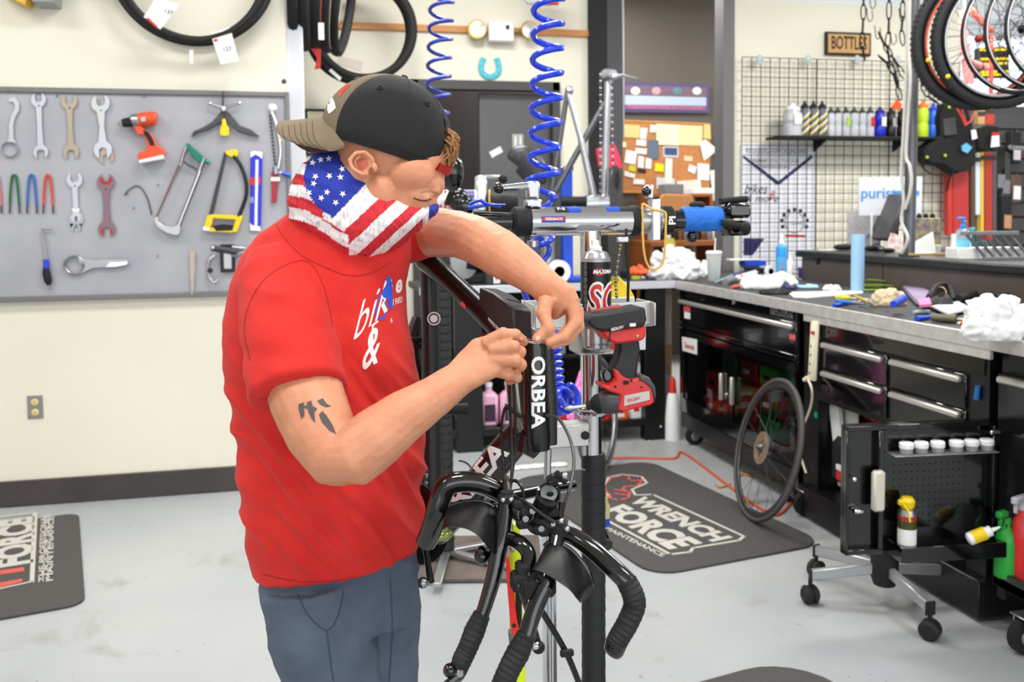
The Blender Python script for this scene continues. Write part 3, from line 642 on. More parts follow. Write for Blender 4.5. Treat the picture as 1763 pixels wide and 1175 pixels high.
for r_ in range(3):  # boxes added behind the panes for the red and green reflections
    for c_ in range(5):
        if (r_, c_) in ((2, 4), (0, 4), (2, 0)): continue
        m_, cn = cols[(r_ * 2 + c_ * 3) % 4]; y = ya - .22 - c_ * .24; z = .21 + r_ * .15
        t = thing('reflection_box', '%s box added for a reflection in the glazed doors, %s of its %s row' % (cn, side[c_], ['bottom', 'middle', 'top'][r_]), 'case', (XF + .22, y, z), group='boxes added for the door reflections')
        bxx(XF + .12, XF + .34, y - .1, y + .1, z, z + .13, .012).build('shell', m_, t)
        bxx(XF + .105, XF + .12, y - .03, y + .03, z + .05, z + .075, .004).build('latch', BLKM if (r_ + c_) % 2 else WHT, t)
for q in ((ya - .12, 0), (yb + .12, 0)): caster(cb, XF + .045, q[0], .06)
def stick(p, pts, X, mat, name='sticker', th=.0012, off=.0135):
    return MB().prism([onX(x, y, X - off) for x, y in pts], (th, 0, 0)).build(name, mat, p)
stick(cb, [(1177, 526), (1188, 528), (1188, 538), (1177, 536)], XF, mt('sticker_pink', (225, 90, 95), .5)); stick(cb, [(1178, 537), (1188, 539), (1188, 550), (1178, 548)], XF, PAP)
s1 = stick(cb, [(1174, 580), (1200, 585), (1200, 611), (1175, 604)], XF, PAP)
def xfn(px, py, X, h, off=.0142):
    o = onX(px, py, X - off); return plane_fn(o, V((0, -1, 0)) * h, V((0, 0, 1)) * h)
text_on('Summit', 'lettering', RED, cb, xfn(1187, 597, XF, .05), bold=.02)
p = stick(cb, [(1326, 522), (1365, 531), (1365, 549), (1326, 541)], XF, ALU, 'name_plate'); text_on('YUKON', 'lettering', BLKM, cb, xfn(1346, 536, XF, .07), bold=.02)
MB().lathe(onX(1364, 580, XF - .0125), (-1, 0, 0), [(.034, 0), (.034, .002)], 20).build('sticker', DGRY, cb); stick(cb, [(1359, 575), (1369, 577), (1369, 586), (1359, 584)], XF, mt('sticker_pink', (225, 90, 95), .5), off=.015)
# cabinet 2
y0c = onX(1385, 600, XF).y; y1c = onX(1705, 600, XF).y
cc2 = thing('tool_cabinet', 'black drawer cabinet with four bar handled drawers and an open door below', 'cabinet', (XF + .3, (y0c + y1c) / 2, 0))
ya2, yb2 = y0c, y1c
bxx(XF, XF + .55, ya2 - .13, ya2, .02, 1.0).build('side_panel', BLK, cc2)
bxx(XF, XF + .55, yb2, yb2 + .10, .02, 1.0).build('side_panel', BLK, cc2)
bxx(XF + .53, XF + .55, yb2, ya2, .02, 1.0).build('back_panel', BLK, cc2)
bxx(XF, XF + .53, yb2 + .1, ya2 - .13, .60, 1.0).build('drawer_box', BLK, cc2); bxx(XF - .03, XF + .53, yb2, ya2, .02, .16, .005).build('base', BLK, cc2)
e = [onX(x, 620, XF).y for x in (1419, 1530, 1537, 1668)]
drawer(cc2, e[1], e[0], .765, .895); drawer(cc2, e[1], e[0], .625, .76); drawer(cc2, e[3], e[2], .765, .895); drawer(cc2, e[3], e[2], .625, .76)
bxx(XF - .01, XF + .01, yb2 + .02, ya2 - .02, .905, 1.0, .003).build('fascia', BLKG, cc2)
MB().lathe(onX(1492, 572, XF - .01), (-1, 0, 0), [(.014, 0), (.014, .003)], 16).build('red_dot', RED, cc2)
MB().lathe(onX(1405, 715, XF - .001), (-1, 0, 0), [(.016, 0), (.016, .002)], 16).build('green_dot', mt('dot_green', (20, 150, 110), .5), cc2)
for q in ((1416, 549), (1413, 581), (1676, 600), (1676, 637), (1410, 870), (1400, 843), (1690, 600)): MB().sph(onX(q[0], q[1], XF - .002), (.004, .007, .007), 8, 5).build('rivet', CHR, cc2)
bxx(XF + .1, XF + .105, ya2 - .30, ya2 - .14, .18, .6).build('inner_sheet', mt('inner_sheet', (214, 214, 216), .5), cc2)
MB().tube([onX(1684, 665, XF - .01), onX(1681, 688, XF - .01)], [.009, .011], 10).build('blue_tool', mt('tool_blue', (30, 100, 170), .4), cc2)
caster(cc2, XF - .0, ya2 - .02, .06); caster(cc2, XF + .05, yb2 + .06, .05)
# open door of cabinet 2
D0 = P(1452, 845, 3.20); D1 = P(1716, 845, 3.27); ux = (D1 - D0); ux.z = 0; wd = ux.length; ux.normalize(); uz = V((0, 0, 1)); un = ux.cross(uz)  # un points to the viewer
if un.y > 0: un = -un
zt_, zb_ = P(1452, 731, 3.2).z, P(1452, 957, 3.2).z; O = V((D0.x, D0.y, zb_)); hd = zt_ - zb_
T = MX(((ux.x, un.x * -1, 0, O.x), (ux.y, un.y * -1, 0, O.y), (0, 0, 1, O.z), (0, 0, 0, 1)))
dr = thing('cabinet_door', 'black cabinet door standing open with a row of small jars on it', 'door', T=T)
def db(x0, x1, y0, y1, z0, z1, name, mat, b=0.0, parent=None): return MB().box(((x0 + x1) / 2, (y0 + y1) / 2, (z0 + z1) / 2), (x1 - x0, y1 - y0, z1 - z0), b=b).build(name, mat, parent or dr, local=True)
db(0, wd, .005, .02, 0, hd, 'panel', BLKG); s4 = wd * .24
db(0, wd, -.02, .005, hd - .02, hd, 'top_rim', BLKG, .003); db(0, .012, -.02, .005, 0, hd, 'rim', BLKG, .003); db(wd - .03, wd, -.02, .005, 0, hd, 'rim', BLKG, .003); db(0, s4, -.02, .005, 0, .02, 'rim', BLKG, .003)
db(s4 - .02, s4, -.025, .005, .02, hd - .02, 'divider', BLKG, .003)
hx = wd * (1502 - 1452) / 264.; hz = hd * (957 - 843) / 226.
db(hx - .022, hx + .022, -.05, -.02, hz - .072, hz + .072, 'handle', mt('cream_handle', (208, 204, 190), .35), .008)
db(.028, .06, -.035, .005, hz - .08, hz - .065, 'latch', CHR, .004); MB().sph((.03, -.02, hz + .04), .01).build('lock', CHR, dr, local=True)
db(wd - .05, wd - .012, -.035, -.02, hd * .9, hd * .93, 'hinge', CHR, .003)
mbp = MB()
for i in range(13):
    for j in range(9): mbp.lathe((s4 + .05 + i * .0225, .0045, hd * .22 + j * .026), (0, -1, 0), [(.003, 0), (.0028, .0006)], 6)
mbp.build('peg_hole', mt('hole_black', (2, 2, 2), .9), dr, local=True, kind='stuff')
zs = hd * (957 - 781) / 226.
db(s4 + .02, wd - .035, -.06, .005, zs - .004, zs, 'jar_shelf', mt('clear_shelf', (150, 150, 155), .15, .3), .001)
db(s4 + .03, wd - .02, -.09, .005, -.01, .045, 'tray', BLKG, .002)
WHC = mt('jar_cap', (246, 246, 246), .35); JAR = mt('jar_clear', (215, 215, 215), .1, trans=.6)
wj = ['first from the left', 'second from the left', 'third from the left', 'fourth from the left', 'fifth from the left', 'last on the right']
for i, (x, y) in enumerate(((1549, 765), (1574, 762), (1602, 762), (1634, 763), (1660, 762), (1686, 761))):
    lx = wd * (x - 1452) / 264.; loc = T @ V((lx, -.034, zs + .0005))
    t = thing('small_jar', 'white capped small jar on the open cabinet door, ' + wj[i] , 'jar', loc, group='small jars on the open cabinet door')
    MB().lathe((0, 0, 0), (0, 0, 1), [(.020, 0), (.022, .003), (.022, .018), (.017, .021)], 18).build('glass', JAR, t, local=True)
    MB().lathe((0, 0, .02), (0, 0, 1), [(.0235, 0), (.0245, .002), (.0245, .017), (.022, .020)], 20).build('cap', WHC, t, local=True)
    MB().lathe((0, 0, .001), (0, 0, 1), [(.019, 0), (.019, .009)], 12).build('contents', DSTL, t, local=True)
# grease can and glue bottle on the tray
lx = wd * (1549 - 1452) / 264.; t = thing('spray_can', 'silver spray can with yellow trigger cap in the tray of the open door', 'spray can', T @ V((lx, -.045, .001)))
MB().lathe((0, 0, 0), (0, 0, 1), [(.030, 0), (.031, .004), (.031, .15), (.027, .165), (.012, .172)], 22).build('can', ALU, t, local=True)
MB().lathe((0, 0, .04), (0, 0, 1), [(.0315, 0), (.0315, .058)], 22).build('lower_label', PAP, t, local=True); MB().lathe((0, 0, .10), (0, 0, 1), [(.0316, 0), (.0316, .03)], 22).build('label_band', mt('olive_label', (70, 66, 20), .4), t, local=True); MB().lathe((0, 0, .131), (0, 0, 1), [(.0316, 0), (.0316, .014)], 22).build('label_band', mt('label_red', (170, 40, 45), .4), t, local=True)
MB().lathe((0, 0, .165), (0, 0, 1), [(.016, 0), (.024, .01), (.026, .03), (.018, .042), (.002, .044)], 18).box((-.02, 0, .19), (.03, .02, .02), b=.004).build('trigger_cap', YEL, t, local=True)
MB().tube([(-.03, -.012, .195), (-.018, -.03, .17), (-.012, -.033, .13)], .0035, 8).build('straw', YEL, t, local=True)
a0, a1 = P(1665, 930, 3.17), P(1722, 908, 3.15); t = thing('glue_bottle', 'white glue bottle with yellow label leaning in the door tray', 'bottle', a0); ax = (a1 - a0).normalized(); Lb = (a1 - a0).length
MB().lathe(a0, ax, [(.012, 0), (.022, .006), (.022, Lb * .5), (.018, Lb * .62), (.018, Lb * .72), (.008, Lb * .76), (.003, Lb)], 18).build('body', WHT, t)
MB().lathe(a0 + ax * .02, ax, [(.0228, 0), (.0228, Lb * .38)], 18).build('label_band', YEL, t)
# five-armed caster base
hub = onZ(1522, 1046, 0.0); t = thing('stool_base', 'silver five armed stool base on black casters under the open door', 'stool', (hub.x, hub.y, 0))
hx_, hy_ = hub.x, hub.y
MB().lathe((hx_, hy_, 0), (0, 0, 1), [(.04, .09), (.05, .12), (.05, .19), (.043, .21), (.045, .235), (.03, .25), (.03, .42)], 22).build('hub', BLKM, t)
for i, q in enumerate([onZ(1400, 1040), onZ(1405, 994), onZ(1556, 1070), onZ(1640, 1032), onZ(1575, 990)]):
    d = V((q.x - hx_, q.y - hy_, 0)); L_ = max(d.length, .27); d.normalize(); e_ = V((hx_, hy_, 0)) + d * L_
    sd = V((-d.y, d.x, 0)); a_ = V((hx_, hy_, .150)) + d * .04; b_2 = V((e_.x, e_.y, .112))
    o = MB().beam(a_, b_2, .026, .040, b=.004).build('arm', mt('arm_silver', (176, 177, 180), .35, .6), t)
    MB().box((0, 0, 0), (.008, .04, .05), MX.Translation(b_2) @ MX.Rotation(math.atan2(d.y, d.x), 4, 'Z'), b=.003).build('end_cap', BLKM, o)
    cdir = V((math.cos(i * 1.9), math.sin(i * 1.9), 0))
    mb = MB()
    for sg in (1, -1): mb.lathe(V((e_.x, e_.y, .036)) + cdir * .003 * sg, cdir * sg, [(.024, -.002), (.034, 0), (.036, .016), (.024, .026)], 18)
    mb.cyl((e_.x, e_.y, .05), (e_.x, e_.y, .1), .008, n=10); mb.build('caster', BLKM, t)
# cabinet 3 at the right frame edge
y3a = onX(1716, 640, XF).y; cc3 = thing('tool_cabinet', 'black rolling cart with one silver handled drawer at the right edge of the frame', 'cabinet', (XF + .3, y3a - .3, 0))
bxx(XF + .02, XF + .55, y3a - .75, y3a, .62, 1.0, .004).build('body', BLK, cc3); drawer(cc3, y3a - .75, y3a - .02, .72, .93)
bxx(XF, XF + .55, y3a - .75, y3a, .16, .2, .004).build('shelf', BLKG, cc3); bxx(XF, XF + .02, y3a - .75, y3a, .16, .22, .003).build('shelf_lip', BLKG, cc3)
for y in (y3a - .03,): bxx(XF + .01, XF + .04, y - .02, y + .02, .12, .66).build('post', BLK, cc3); bxx(XF + .5, XF + .53, y - .02, y + .02, .12, .66).build('post', BLK, cc3)
caster(cc3, XF - .03, y3a - .19, .062)
def trig_spray(name, label, x, y, z, body, head, h=.2, lab=None, sc=1.0, ang=0):
    t = thing(name, label, 'spray bottle', (x, y, z), rotz(ang)); s = sc
    MB().lathe((0, 0, 0), (0, 0, 1), [(.03 * s, 0), (.034 * s, .005), (.034 * s, h * .6), (.026 * s, h * .78), (.014 * s, h * .86), (.013 * s, h * .93)], 20).build('body', body, t, local=True)
    mb = MB().lathe((0, 0, h * .92), (0, 0, 1), [(.016 * s, 0), (.016 * s, .02), (.011 * s, .026)], 14).box((-.012 * s, 0, h * .92 + .038), (.075 * s, .022 * s, .026), b=.005).box((-.036 * s, 0, h * .92 + .012), (.009, .014, .04), MX.Translation((0, 0, 0)), b=.003); mb.build('trigger_head', head, t, local=True)
    if lab: MB().lathe((0, 0, h * .12), (0, 0, 1), [(.0346 * s, 0), (.0346 * s, h * .45)], 20).build('label_band', lab, t, local=True)
    return t
q1 = onX(1731, 960, XF + .02); trig_spray('spray_bottle', 'green spray bottle on the low shelf beside the open door', q1.x, q1.y, .2, mt('spray_green', (40, 165, 60), .35), GRN, .21, sc=1.1, ang=20)
q2 = onX(1757, 965, XF + .06); trig_spray('spray_bottle', 'red spray bottle with grey trigger at the right frame edge', q2.x, q2.y, .2, mt('spray_red', (205, 52, 50), .35), mt('trig_grey', (190, 190, 196), .4), .27, sc=1.1, ang=20, lab=mt('label_red2', (214, 40, 40), .4))
# items in and around the open compartment
t = thing('parts_box', 'red and white carton inside the open cabinet above its door', 'box', (XF + .25, e[1], .5))
q = onX(1500, 718, XF + .2); bxx(q.x, q.x + .12, q.y - .1, q.y + .09, .50, .60, .002).build('carton', RED, t); bxx(q.x - .002, q.x, q.y - .02, q.y + .05, .52, .57).build('label_patch', PAP, t)
MB().box((q.x + .06, q.y, .36), (.14, .24, .28)).build('under_carton', BLKM, t)
t = thing('cardboard_sheet', 'white board standing in the open cabinet beside the jars door', 'board', (XF + .05, e[0], .16))
MB().prism([onX(x, y, XF + .06) for x, y in ((1427, 697), (1443, 700), (1452, 800), (1438, 800))], (.02, 0, 0)).build('board', WHT, t)
t = thing('tool_pouch', 'black pouch with a red and white tag beside the open door', 'pouch', onX(1445, 830, XF + .05))
q = onX(1446, 795, XF + .04); MB().box((q.x + .03, q.y, .33), (.08, .16, .22), b=.03).build('pouch', BLKM, t); q = onX(1445, 833, XF - .0); MB().box((q.x, q.y, q.z + .04), (.012, .04, .05), b=.002).build('tag', RED, t)
MB().box((q.x - .002, q.y, q.z + .075), (.012, .04, .025), b=.002).build('tag_top', WHT, t)
# power strip
t = thing('power_strip', 'long cream power strip hanging upright between the two cabinets', 'power strip', onX(1402, 600, XF - .03))
a, b = onX(1404, 553, XF - .03), onX(1399, 655, XF - .03)
IV = mt('ivory_plastic', (228, 220, 196), .45); MB().tube([a + V((0, 0, .0)), a - V((0, 0, .012)), b + V((0, 0, .01)), b], [(.010, .02), (.018, .030), (.018, .030), (.014, .026)], 8).build('body', IV, t)
q = onX(1399, 573, XF - .05); MB().box(q, (.012, .02, .014), b=.002).build('switch', RED, t)
for k in range(4):
    q = a.lerp(b, .42 + k * .15) + V((-.018, 0, 0)); MB().box(q, (.002, .006, .012)).build('slot', BLKM, t)
MB().tube(smooth_path([onX(1390, 652, XF - .05), onX(1398, 672, XF - .06), onX(1396, 700, XF - .04), onX(1382, 740, XF - .04), onX(1378, 780, XF - .02), onX(1388, 815, XF - .02)], 5), .006, 8).build('cord', IV, t)
MB().tube([onX(1384, 655, XF - .06), onX(1391, 651, XF - .05)], [.010, .013], 10).build('plug', IV, t)
# ------------------------------------------------------------------ raised shop counter behind the bench
XK = 3.2; kz = 1.5 - .268 * XK / 3.35; yk = onX(1378, 430, XK).y
t = thing('shop_counter', 'raised dark counter with a black top beyond the workbench', 'counter', (XK + .4, 4, 0))
KB = mt('counter_brown', (84, 76, 72), .5, noise=.06, scale=5); KT = mt('counter_top', (30, 31, 35), .3)
bxx(XK - .03, XK + .9, .9, yk + .02, kz - .045, kz, .008).build('top', KT, t)
ys_ = onX(1520, 470, XK).y
bxx(XK, XK + .03, ys_ + .004, yk - .02, kz - .20, kz - .045).build('front_panel', KB, t); bxx(XK, XK + .03, .9, ys_ - .004, kz - .20, kz - .045).build('front_panel', KB, t)
bxx(XK - .02, XK + .01, .9, yk - .02, kz - .215, kz - .20, .002).build('ledge', mt('ledge_brown', (60, 56, 54), .5), t)
bxx(XK + .04, XK + .06, .9, yk - .02, .1, kz - .2).build('back_panel', BLKM, t); bxx(XK + .06, XK + .85, yk - .05, yk - .02, 0, kz - .045).build('end_panel', KB, t)
MB().sph(onX(1408, 448, XK - .005), (.012, .022, .03), 8, 6).build('black_latch', BLKM, t)
# steel post on the counter with cables
q = onX(1565, 440, XK + .08); r_ = .031
t = thing('steel_post', 'dark grey round post rising from the counter to the ceiling', 'post', (q.x, q.y, kz))
MB().cyl((q.x, q.y, kz), (q.x + .02, q.y, 3.8), r_, n=20).build('tube', mt('post_grey', (108, 110, 116), .35, .5), t); MB().lathe((q.x, q.y, kz), (0, 0, 1), [(.055, 0), (.055, .012), (.04, .016)], 20).build('foot', DGRY, t)
for s_i, (lab, pts) in enumerate((('white cable looped down the left side of the counter post', [(1562, -20), (1561, 100), (1556, 220), (1552, 300), (1556, 345), (1552, 380), (1563, 410), (1553, 436)]), ('second white cable sagging beside the counter post', [(1566, -20), (1565, 90), (1567, 140), (1562, 220), (1560, 270), (1566, 285), (1569, 310), (1566, 335), (1558, 360)]))):
    t = thing('hanging_cable', lab, 'cable', (q.x, q.y - .05, kz)); MB().tube(smooth_path([onX(x, y, XK + .03) for x, y in pts], 5), .009, 8).build('cable', mt('cable_white', (216, 214, 208), .5), t)
# ------------------------------------------------------------------ floor mats
MATM = mt('floor_mat', (72, 70, 69), .85, noise=.06, scale=60, bump=.3, bscale=220); MW = mt('mat_print', (186, 183, 176), .8); MR = mt('mat_print_red', (205, 84, 74), .8)
def rrect(o, ux, uy, w, h, r, n=6):
    out = []
    for (cx, cy, a0) in ((w - r, h - r, 0), (r, h - r, 90), (r, r, 180), (w - r, r, 270)):
        for i in range(n + 1): a = R(a0 + 90 * i / n); out.append(o + ux * (cx + r * math.cos(a)) + uy * (cy + r * math.sin(a)))
    return out
def strip_on(pts, w, z, mb):
    pts = [V(p) for p in pts]
    for i in range(len(pts) - 1):
        d = (pts[i + 1] - pts[i]).normalized(); s = V((-d.y, d.x, 0)) * w / 2; e = d * w * .4
        mb.prism([pts[i] - s - e, pts[i + 1] - s + e, pts[i + 1] + s + e, pts[i] + s - e], (0, 0, z))
    return mb
L = V((-.18, .984, 0)).normalized(); Wd = V((-.984, -.18, 0)).normalized(); A = V((2.24, 3.63, 0))
t = thing('floor_mat', 'black anti-fatigue mat with WRENCH FORCE print under the leaning wheel', 'mat', A)
MB().prism(rrect(A, Wd, L, .9, 1.52, .13), (0, 0, .012)).build('mat', MATM, t, bev=.003)
zz = .0125
def ft(s, c, e0, e1, h, mat, name='lettering', bold=.03, wide=None):
    """print s between two floor points e0 -> e1"""
    a, b = onZ(*e0, zz), onZ(*e1, zz); d = b - a; wl = d.length; d.normalize(); up = V((-d.y, d.x, 0)); me = text_mesh(s, 1, 0, bold); xs = [v.co.x for v in me.vertices]; ys = [v.co.y for v in me.vertices]
    sx = wl / (max(xs) - min(xs)); sy = h / (max(ys) - min(ys)); mx = (max(xs) + min(xs)) / 2; my = (max(ys) + min(ys)) / 2; m0 = (a + b) / 2 + up * 0
    bm = bmesh.new(); bm.from_mesh(me)
    return map_bm(bm, name, mat, t, lambda x, y, z: m0 + d * ((x - mx) * sx) + up * ((y - my) * sy) + V((0, 0, .0006)))
def fq(s, bl, br, tr, tl, mat, bold=.05):
    q = [onZ(*p, zz) for p in (bl, br, tr, tl)]; me = text_mesh(s, 1, 0, bold); xs = [v.co.x for v in me.vertices]; ys = [v.co.y for v in me.vertices]; x0, x1, y0, y1 = min(xs), max(xs), min(ys), max(ys)
    bm = bmesh.new(); bm.from_mesh(me)
    def f(x, y, z):
        u = (x - x0) / (x1 - x0); w_ = (y - y0) / (y1 - y0); return (q[0].lerp(q[1], u)).lerp(q[3].lerp(q[2], u), w_) + V((0, 0, .0006))
    return map_bm(bm, 'lettering', mat, t, f)
fq('WRENCH', (1079, 863), (1226, 934), (1263, 926), (1110, 855), MW)
fq('FORCE', (1034, 882), (1152, 947), (1212, 936), (1074, 868), MW)
fq('MAINTENANCE', (1040, 911), (1140, 960), (1147, 955), (1047, 907), MW, .02)
bd = [onZ(*q, zz) for q in ((1046, 897), (1154, 955), (1188, 951), (1193, 944), (1272, 931), (1281, 924), (1124, 852), (1094, 853), (1088, 843), (1114, 832), (1104, 821), (1072, 817), (1048, 822), (1040, 836))]
strip_on(bd, .016, .0006, MB()).build('border_line', MW, t)
fist = [onZ(*q, zz) for q in ((1040, 835), (1052, 824), (1070, 820), (1082, 820), (1084, 827), (1098, 829), (1102, 824), (1104, 831), (1096, 837), (1076, 838), (1072, 843), (1084, 848), (1082, 858), (1066, 861), (1052, 860), (1048, 850), (1042, 845))]
strip_on(fist + [fist[0]], .014, .0006, MB()).build('fist_emblem', MR, t)
strip_on([onZ(*q, zz) for q in ((1058, 843), (1080, 847))], .012, .0006, MB()).build('fist_emblem', MR, t); strip_on([onZ(*q, zz) for q in ((1058, 850), (1082, 853))], .012, .0006, MB()).build('fist_emblem', MR, t)
# left mat
A = onZ(147, 1043); A.z = 0; L = V((-.24, .97, 0)).normalized(); Wd = V((-.97, -.24, 0)).normalized()
t = thing('floor_mat', 'black anti-fatigue mat with white and red print at the left wall', 'mat', A)
MB().prism(rrect(A, Wd, L, .95, 1.22, .07), (0, 0, .012)).build('mat', MATM, t, bev=.003)
def q4(pts, mat, name='border_line'): MB().prism([onZ(*q, zz) for q in pts], (0, 0, .0006)).build(name, mat, t)
q4([(56, 883), (65, 882), (59, 1003), (51, 1003)], MW)
strip_on([onZ(*q, zz) for q in ((57, 883), (0, 890))], .012, .0006, MB()).build('border_line', MW, t); strip_on([onZ(*q, zz) for q in ((54, 1002), (0, 1014))], .012, .0006, MB()).build('border_line', MW, t)
q4([(0, 983), (42, 977), (41, 984), (0, 990)], MR, 'red_mark'); q4([(0, 1004), (38, 997), (39, 1002), (0, 1012)], MR, 'red_mark')
ft('FORCE', 0, (22, 975), (30, 893), .16, MW, bold=.05)
ft('THE PROFESSIONAL', 0, (72, 1002), (75, 886), .026, MW, bold=.02)
ft('TOOL FOR SHOPS', 0, (79, 1001), (82, 888), .026, MW, bold=.02); ft('MAINTENANCE', 0, (85, 1001), (88, 890), .026, MW, bold=.02)
# third mat, just its edge at the bottom of the frame
q = onZ(1318, 1189); t = thing('floor_mat', 'dark mat whose curved edge shows at the bottom of the frame', 'mat', q)
MB().prism(rrect(V((q.x - .35, q.y - .9, 0)), V((.976, .216, 0)), V((-.216, .976, 0)), .75, .92, .2), (0, 0, .012)).build('mat', MATM, t, bev=.003)
# scraps on the floor
random.seed(5)
for i, (x, y, c, lab) in enumerate(((640 + 285, 806, PAP, 'crumpled pale rag on the floor under the back bench'), (1280, 820, WOOD, 'thin wood scrap on the floor in front of the glazed cabinet'), (1272, 868, YEL, 'small yellow scrap on the floor behind the leaning wheel'), (1240, 838, WOOD, 'curled twine scrap on the floor near the caster'))):
    p = onZ(x, y); t = MB()
    if i == 0:
        pts = []
        for k in range(5): t.sph(p + V((k * .07 - .14, random.uniform(-.02, .02), .008)), (.05, .04, .012), 10, 6)
    else: t.tube(smooth_path([p + V((random.uniform(-.03, .03), random.uniform(-.03, .03), .006)) for _ in range(4)] + [p + V((.07, .02, .004))], 4), .006, 6)
    tag(t.build('floor_scrap' if i else 'floor_rag', c), lab, 'scrap' if i else 'rag')
t = MB().tube(smooth_path([onZ(*q, .006) for q in ((1030, 790), (1090, 789), (1160, 790), (1180, 782), (1300, 870), (1350, 880), (1400, 800))], 5), .008, 8).build('power_cord', mt('cord_orange', (200, 90, 60), .5)); tag(t, 'orange cord lying along the foot of the benches', 'cord')
# ------------------------------------------------------------------ leaning front wheel
def wheel(name, label, c, ax, Rr=.335, tw=.012, rim=.02, rimmat=BLK, tyremat=BLKT, disc=None, spokes=24, group=None, sp=.0011, cat='wheel', hubmat=BLK, tread=False, tyre_on=True, label_mat=None):
    ax = V(ax).normalized(); c = V(c); a, b = frame_axes(ax); t = thing(name, label, cat, c, group=group)
    if tyre_on: MB().torus(c, ax, Rr, (tw, tw), 64, 10).build('tyre', tyremat, t)
    rr = Rr - (tw if tyre_on else 0) - rim * .5
    MB().torus(c, ax, rr, (tw * .8, rim * .6), 64, 8).build('rim', rimmat, t)
    MB().lathe(c, ax, [(.006, -.055), (.010, -.05), (.022, -.036), (.022, -.032), (.011, -.026), (.011, .026), (.022, .032), (.022, .036), (.010, .05), (.006, .055)], 16).build('hub', hubmat, t)
    for i in range(spokes):
        th = 2 * PI * i / spokes; s = 1 if i % 2 else -1; th2 = th + (.9 if (i // 2) % 2 else -.9) * .8
        p0 = c + (a * math.cos(th2) + b * math.sin(th2)) * .021 + ax * (s * .034); p1 = c + (a * math.cos(th) + b * math.sin(th)) * (rr - rim * .3)
        MB().tube([p0, p1], sp, 5).build('spoke', DSTL if sp < .002 else BLK, t)
    if disc: MB().lathe(c + ax * disc[0], ax, [(.06, 0), (.08, 0), (.08, .002), (.06, .002), (.06, 0)], 28).build('rotor', disc[1], t); MB().lathe(c + ax * disc[0], ax, [(.012, 0), (.062, 0), (.062, .0015), (.012, .0015), (.012, 0)], 6).build('rotor_carrier', disc[1], t)
    return t
B = onZ(1290, 899); B.z = .012; best = None
for k in range(5, 60):
    th = R(k * .8); Tt = B + V((math.sin(th), 0, math.cos(th))) * .70; e_ = abs(px_of(Tt)[0] - 1350) + abs(px_of(Tt)[1] - 637)
    if best is None or e_ < best[0]: best = (e_, th)
th = best[1]; up = V((math.sin(th), 0, math.cos(th))); c = B + up * .352
ax = up.cross(V((0.10, 1, 0)).normalized())
wheel('bicycle_wheel', 'black front wheel leaning against the glazed tool cabinet', c, ax, .34, .0125, .022, mt('rim_grey', (70, 68, 68), .3, .5), mt('tyre_grey', (74, 70, 70), .6), disc=(.03 if ax.x < 0 else -.034, mt('rotor_gold', (196, 178, 150), .35, .8)), hubmat=DSTL)
# ------------------------------------------------------------------ grid wall, shelf, bottles, sign, poster
YG = YB - .05; gx = [onY(x, 240, YG).x for x in (1277, 1406, 1531, 1652)]; gz1 = onY(1300, 99, YG).z; gz0 = .36
side_n = ['left', 'middle', 'right']
GRD = mt('grid_black', (20, 24, 28), .4)
for k in range(3):
    x0, x1 = gx[k], gx[k + 1] - .006; t = thing('wire_grid_panel', 'black wire grid panel on the cream wall, %s of the three' % side_n[k], 'grid panel', ((x0 + x1) / 2, YG, gz0))
    nv = 8
    vm = MB().cyl((x0, YG, gz0), (x0, YG, gz1), .0032 if k else .0045, n=6).build('upright_wire', GRD, t)
    for i in range(1, nv + 1):
        o = vm.copy(); COL.objects.link(o); o.parent = t; o.location = (((x1 - x0) * i / nv), 0, 0)
    hm = MB().cyl((x0, YG - .006, gz1), (x1, YG - .006, gz1), .0032, n=6).build('cross_wire', GRD, t)
    for i in range(1, 31):
        o = hm.copy(); COL.objects.link(o); o.parent = t; o.location = (0, 0, -i * .0762 * 1.03)
for i, x in enumerate((1308, 1392, 1476, 1546)):
    p = onY(x, 103, YG - .02); t = thing('grid_clip', 'clear plastic clip on the top wire of the grid, %s' % ['far left', 'at the first panel joint', 'under the chains', 'beside the grey post'][i], 'clip', p)
    MB().sph(p, (.03, .012, .04), 10, 7).build('clip', mt('clear_plastic', (225, 235, 238), .1, trans=.5), t); MB().cyl(p, p + V((0, .02, 0)), .01).build('pin', STL, t)
zsh = onY(1400, 236, YG - .12).z; xs0_, xs1_ = onY(1338, 236, YG - .2).x, onY(1622, 236, YG - .2).x
t = thing('wall_shelf', 'long black shelf on the grid holding the row of drink bottles', 'shelf', ((xs0_ + xs1_) / 2, YG - .12, zsh))
bxx(xs0_, xs1_, YG - .25, YG - .012, zsh - .02, zsh, .003).build('board', BLKM, t)
for x in (1400, 1536):
    q = onY(x, 240, YG); MB().prism([(q.x - .008, YG - .012, zsh - .02), (q.x - .008, YG - .22, zsh - .02), (q.x - .008, YG - .012, zsh - .11)], (.016, 0, 0)).build('bracket', BLKM, t)
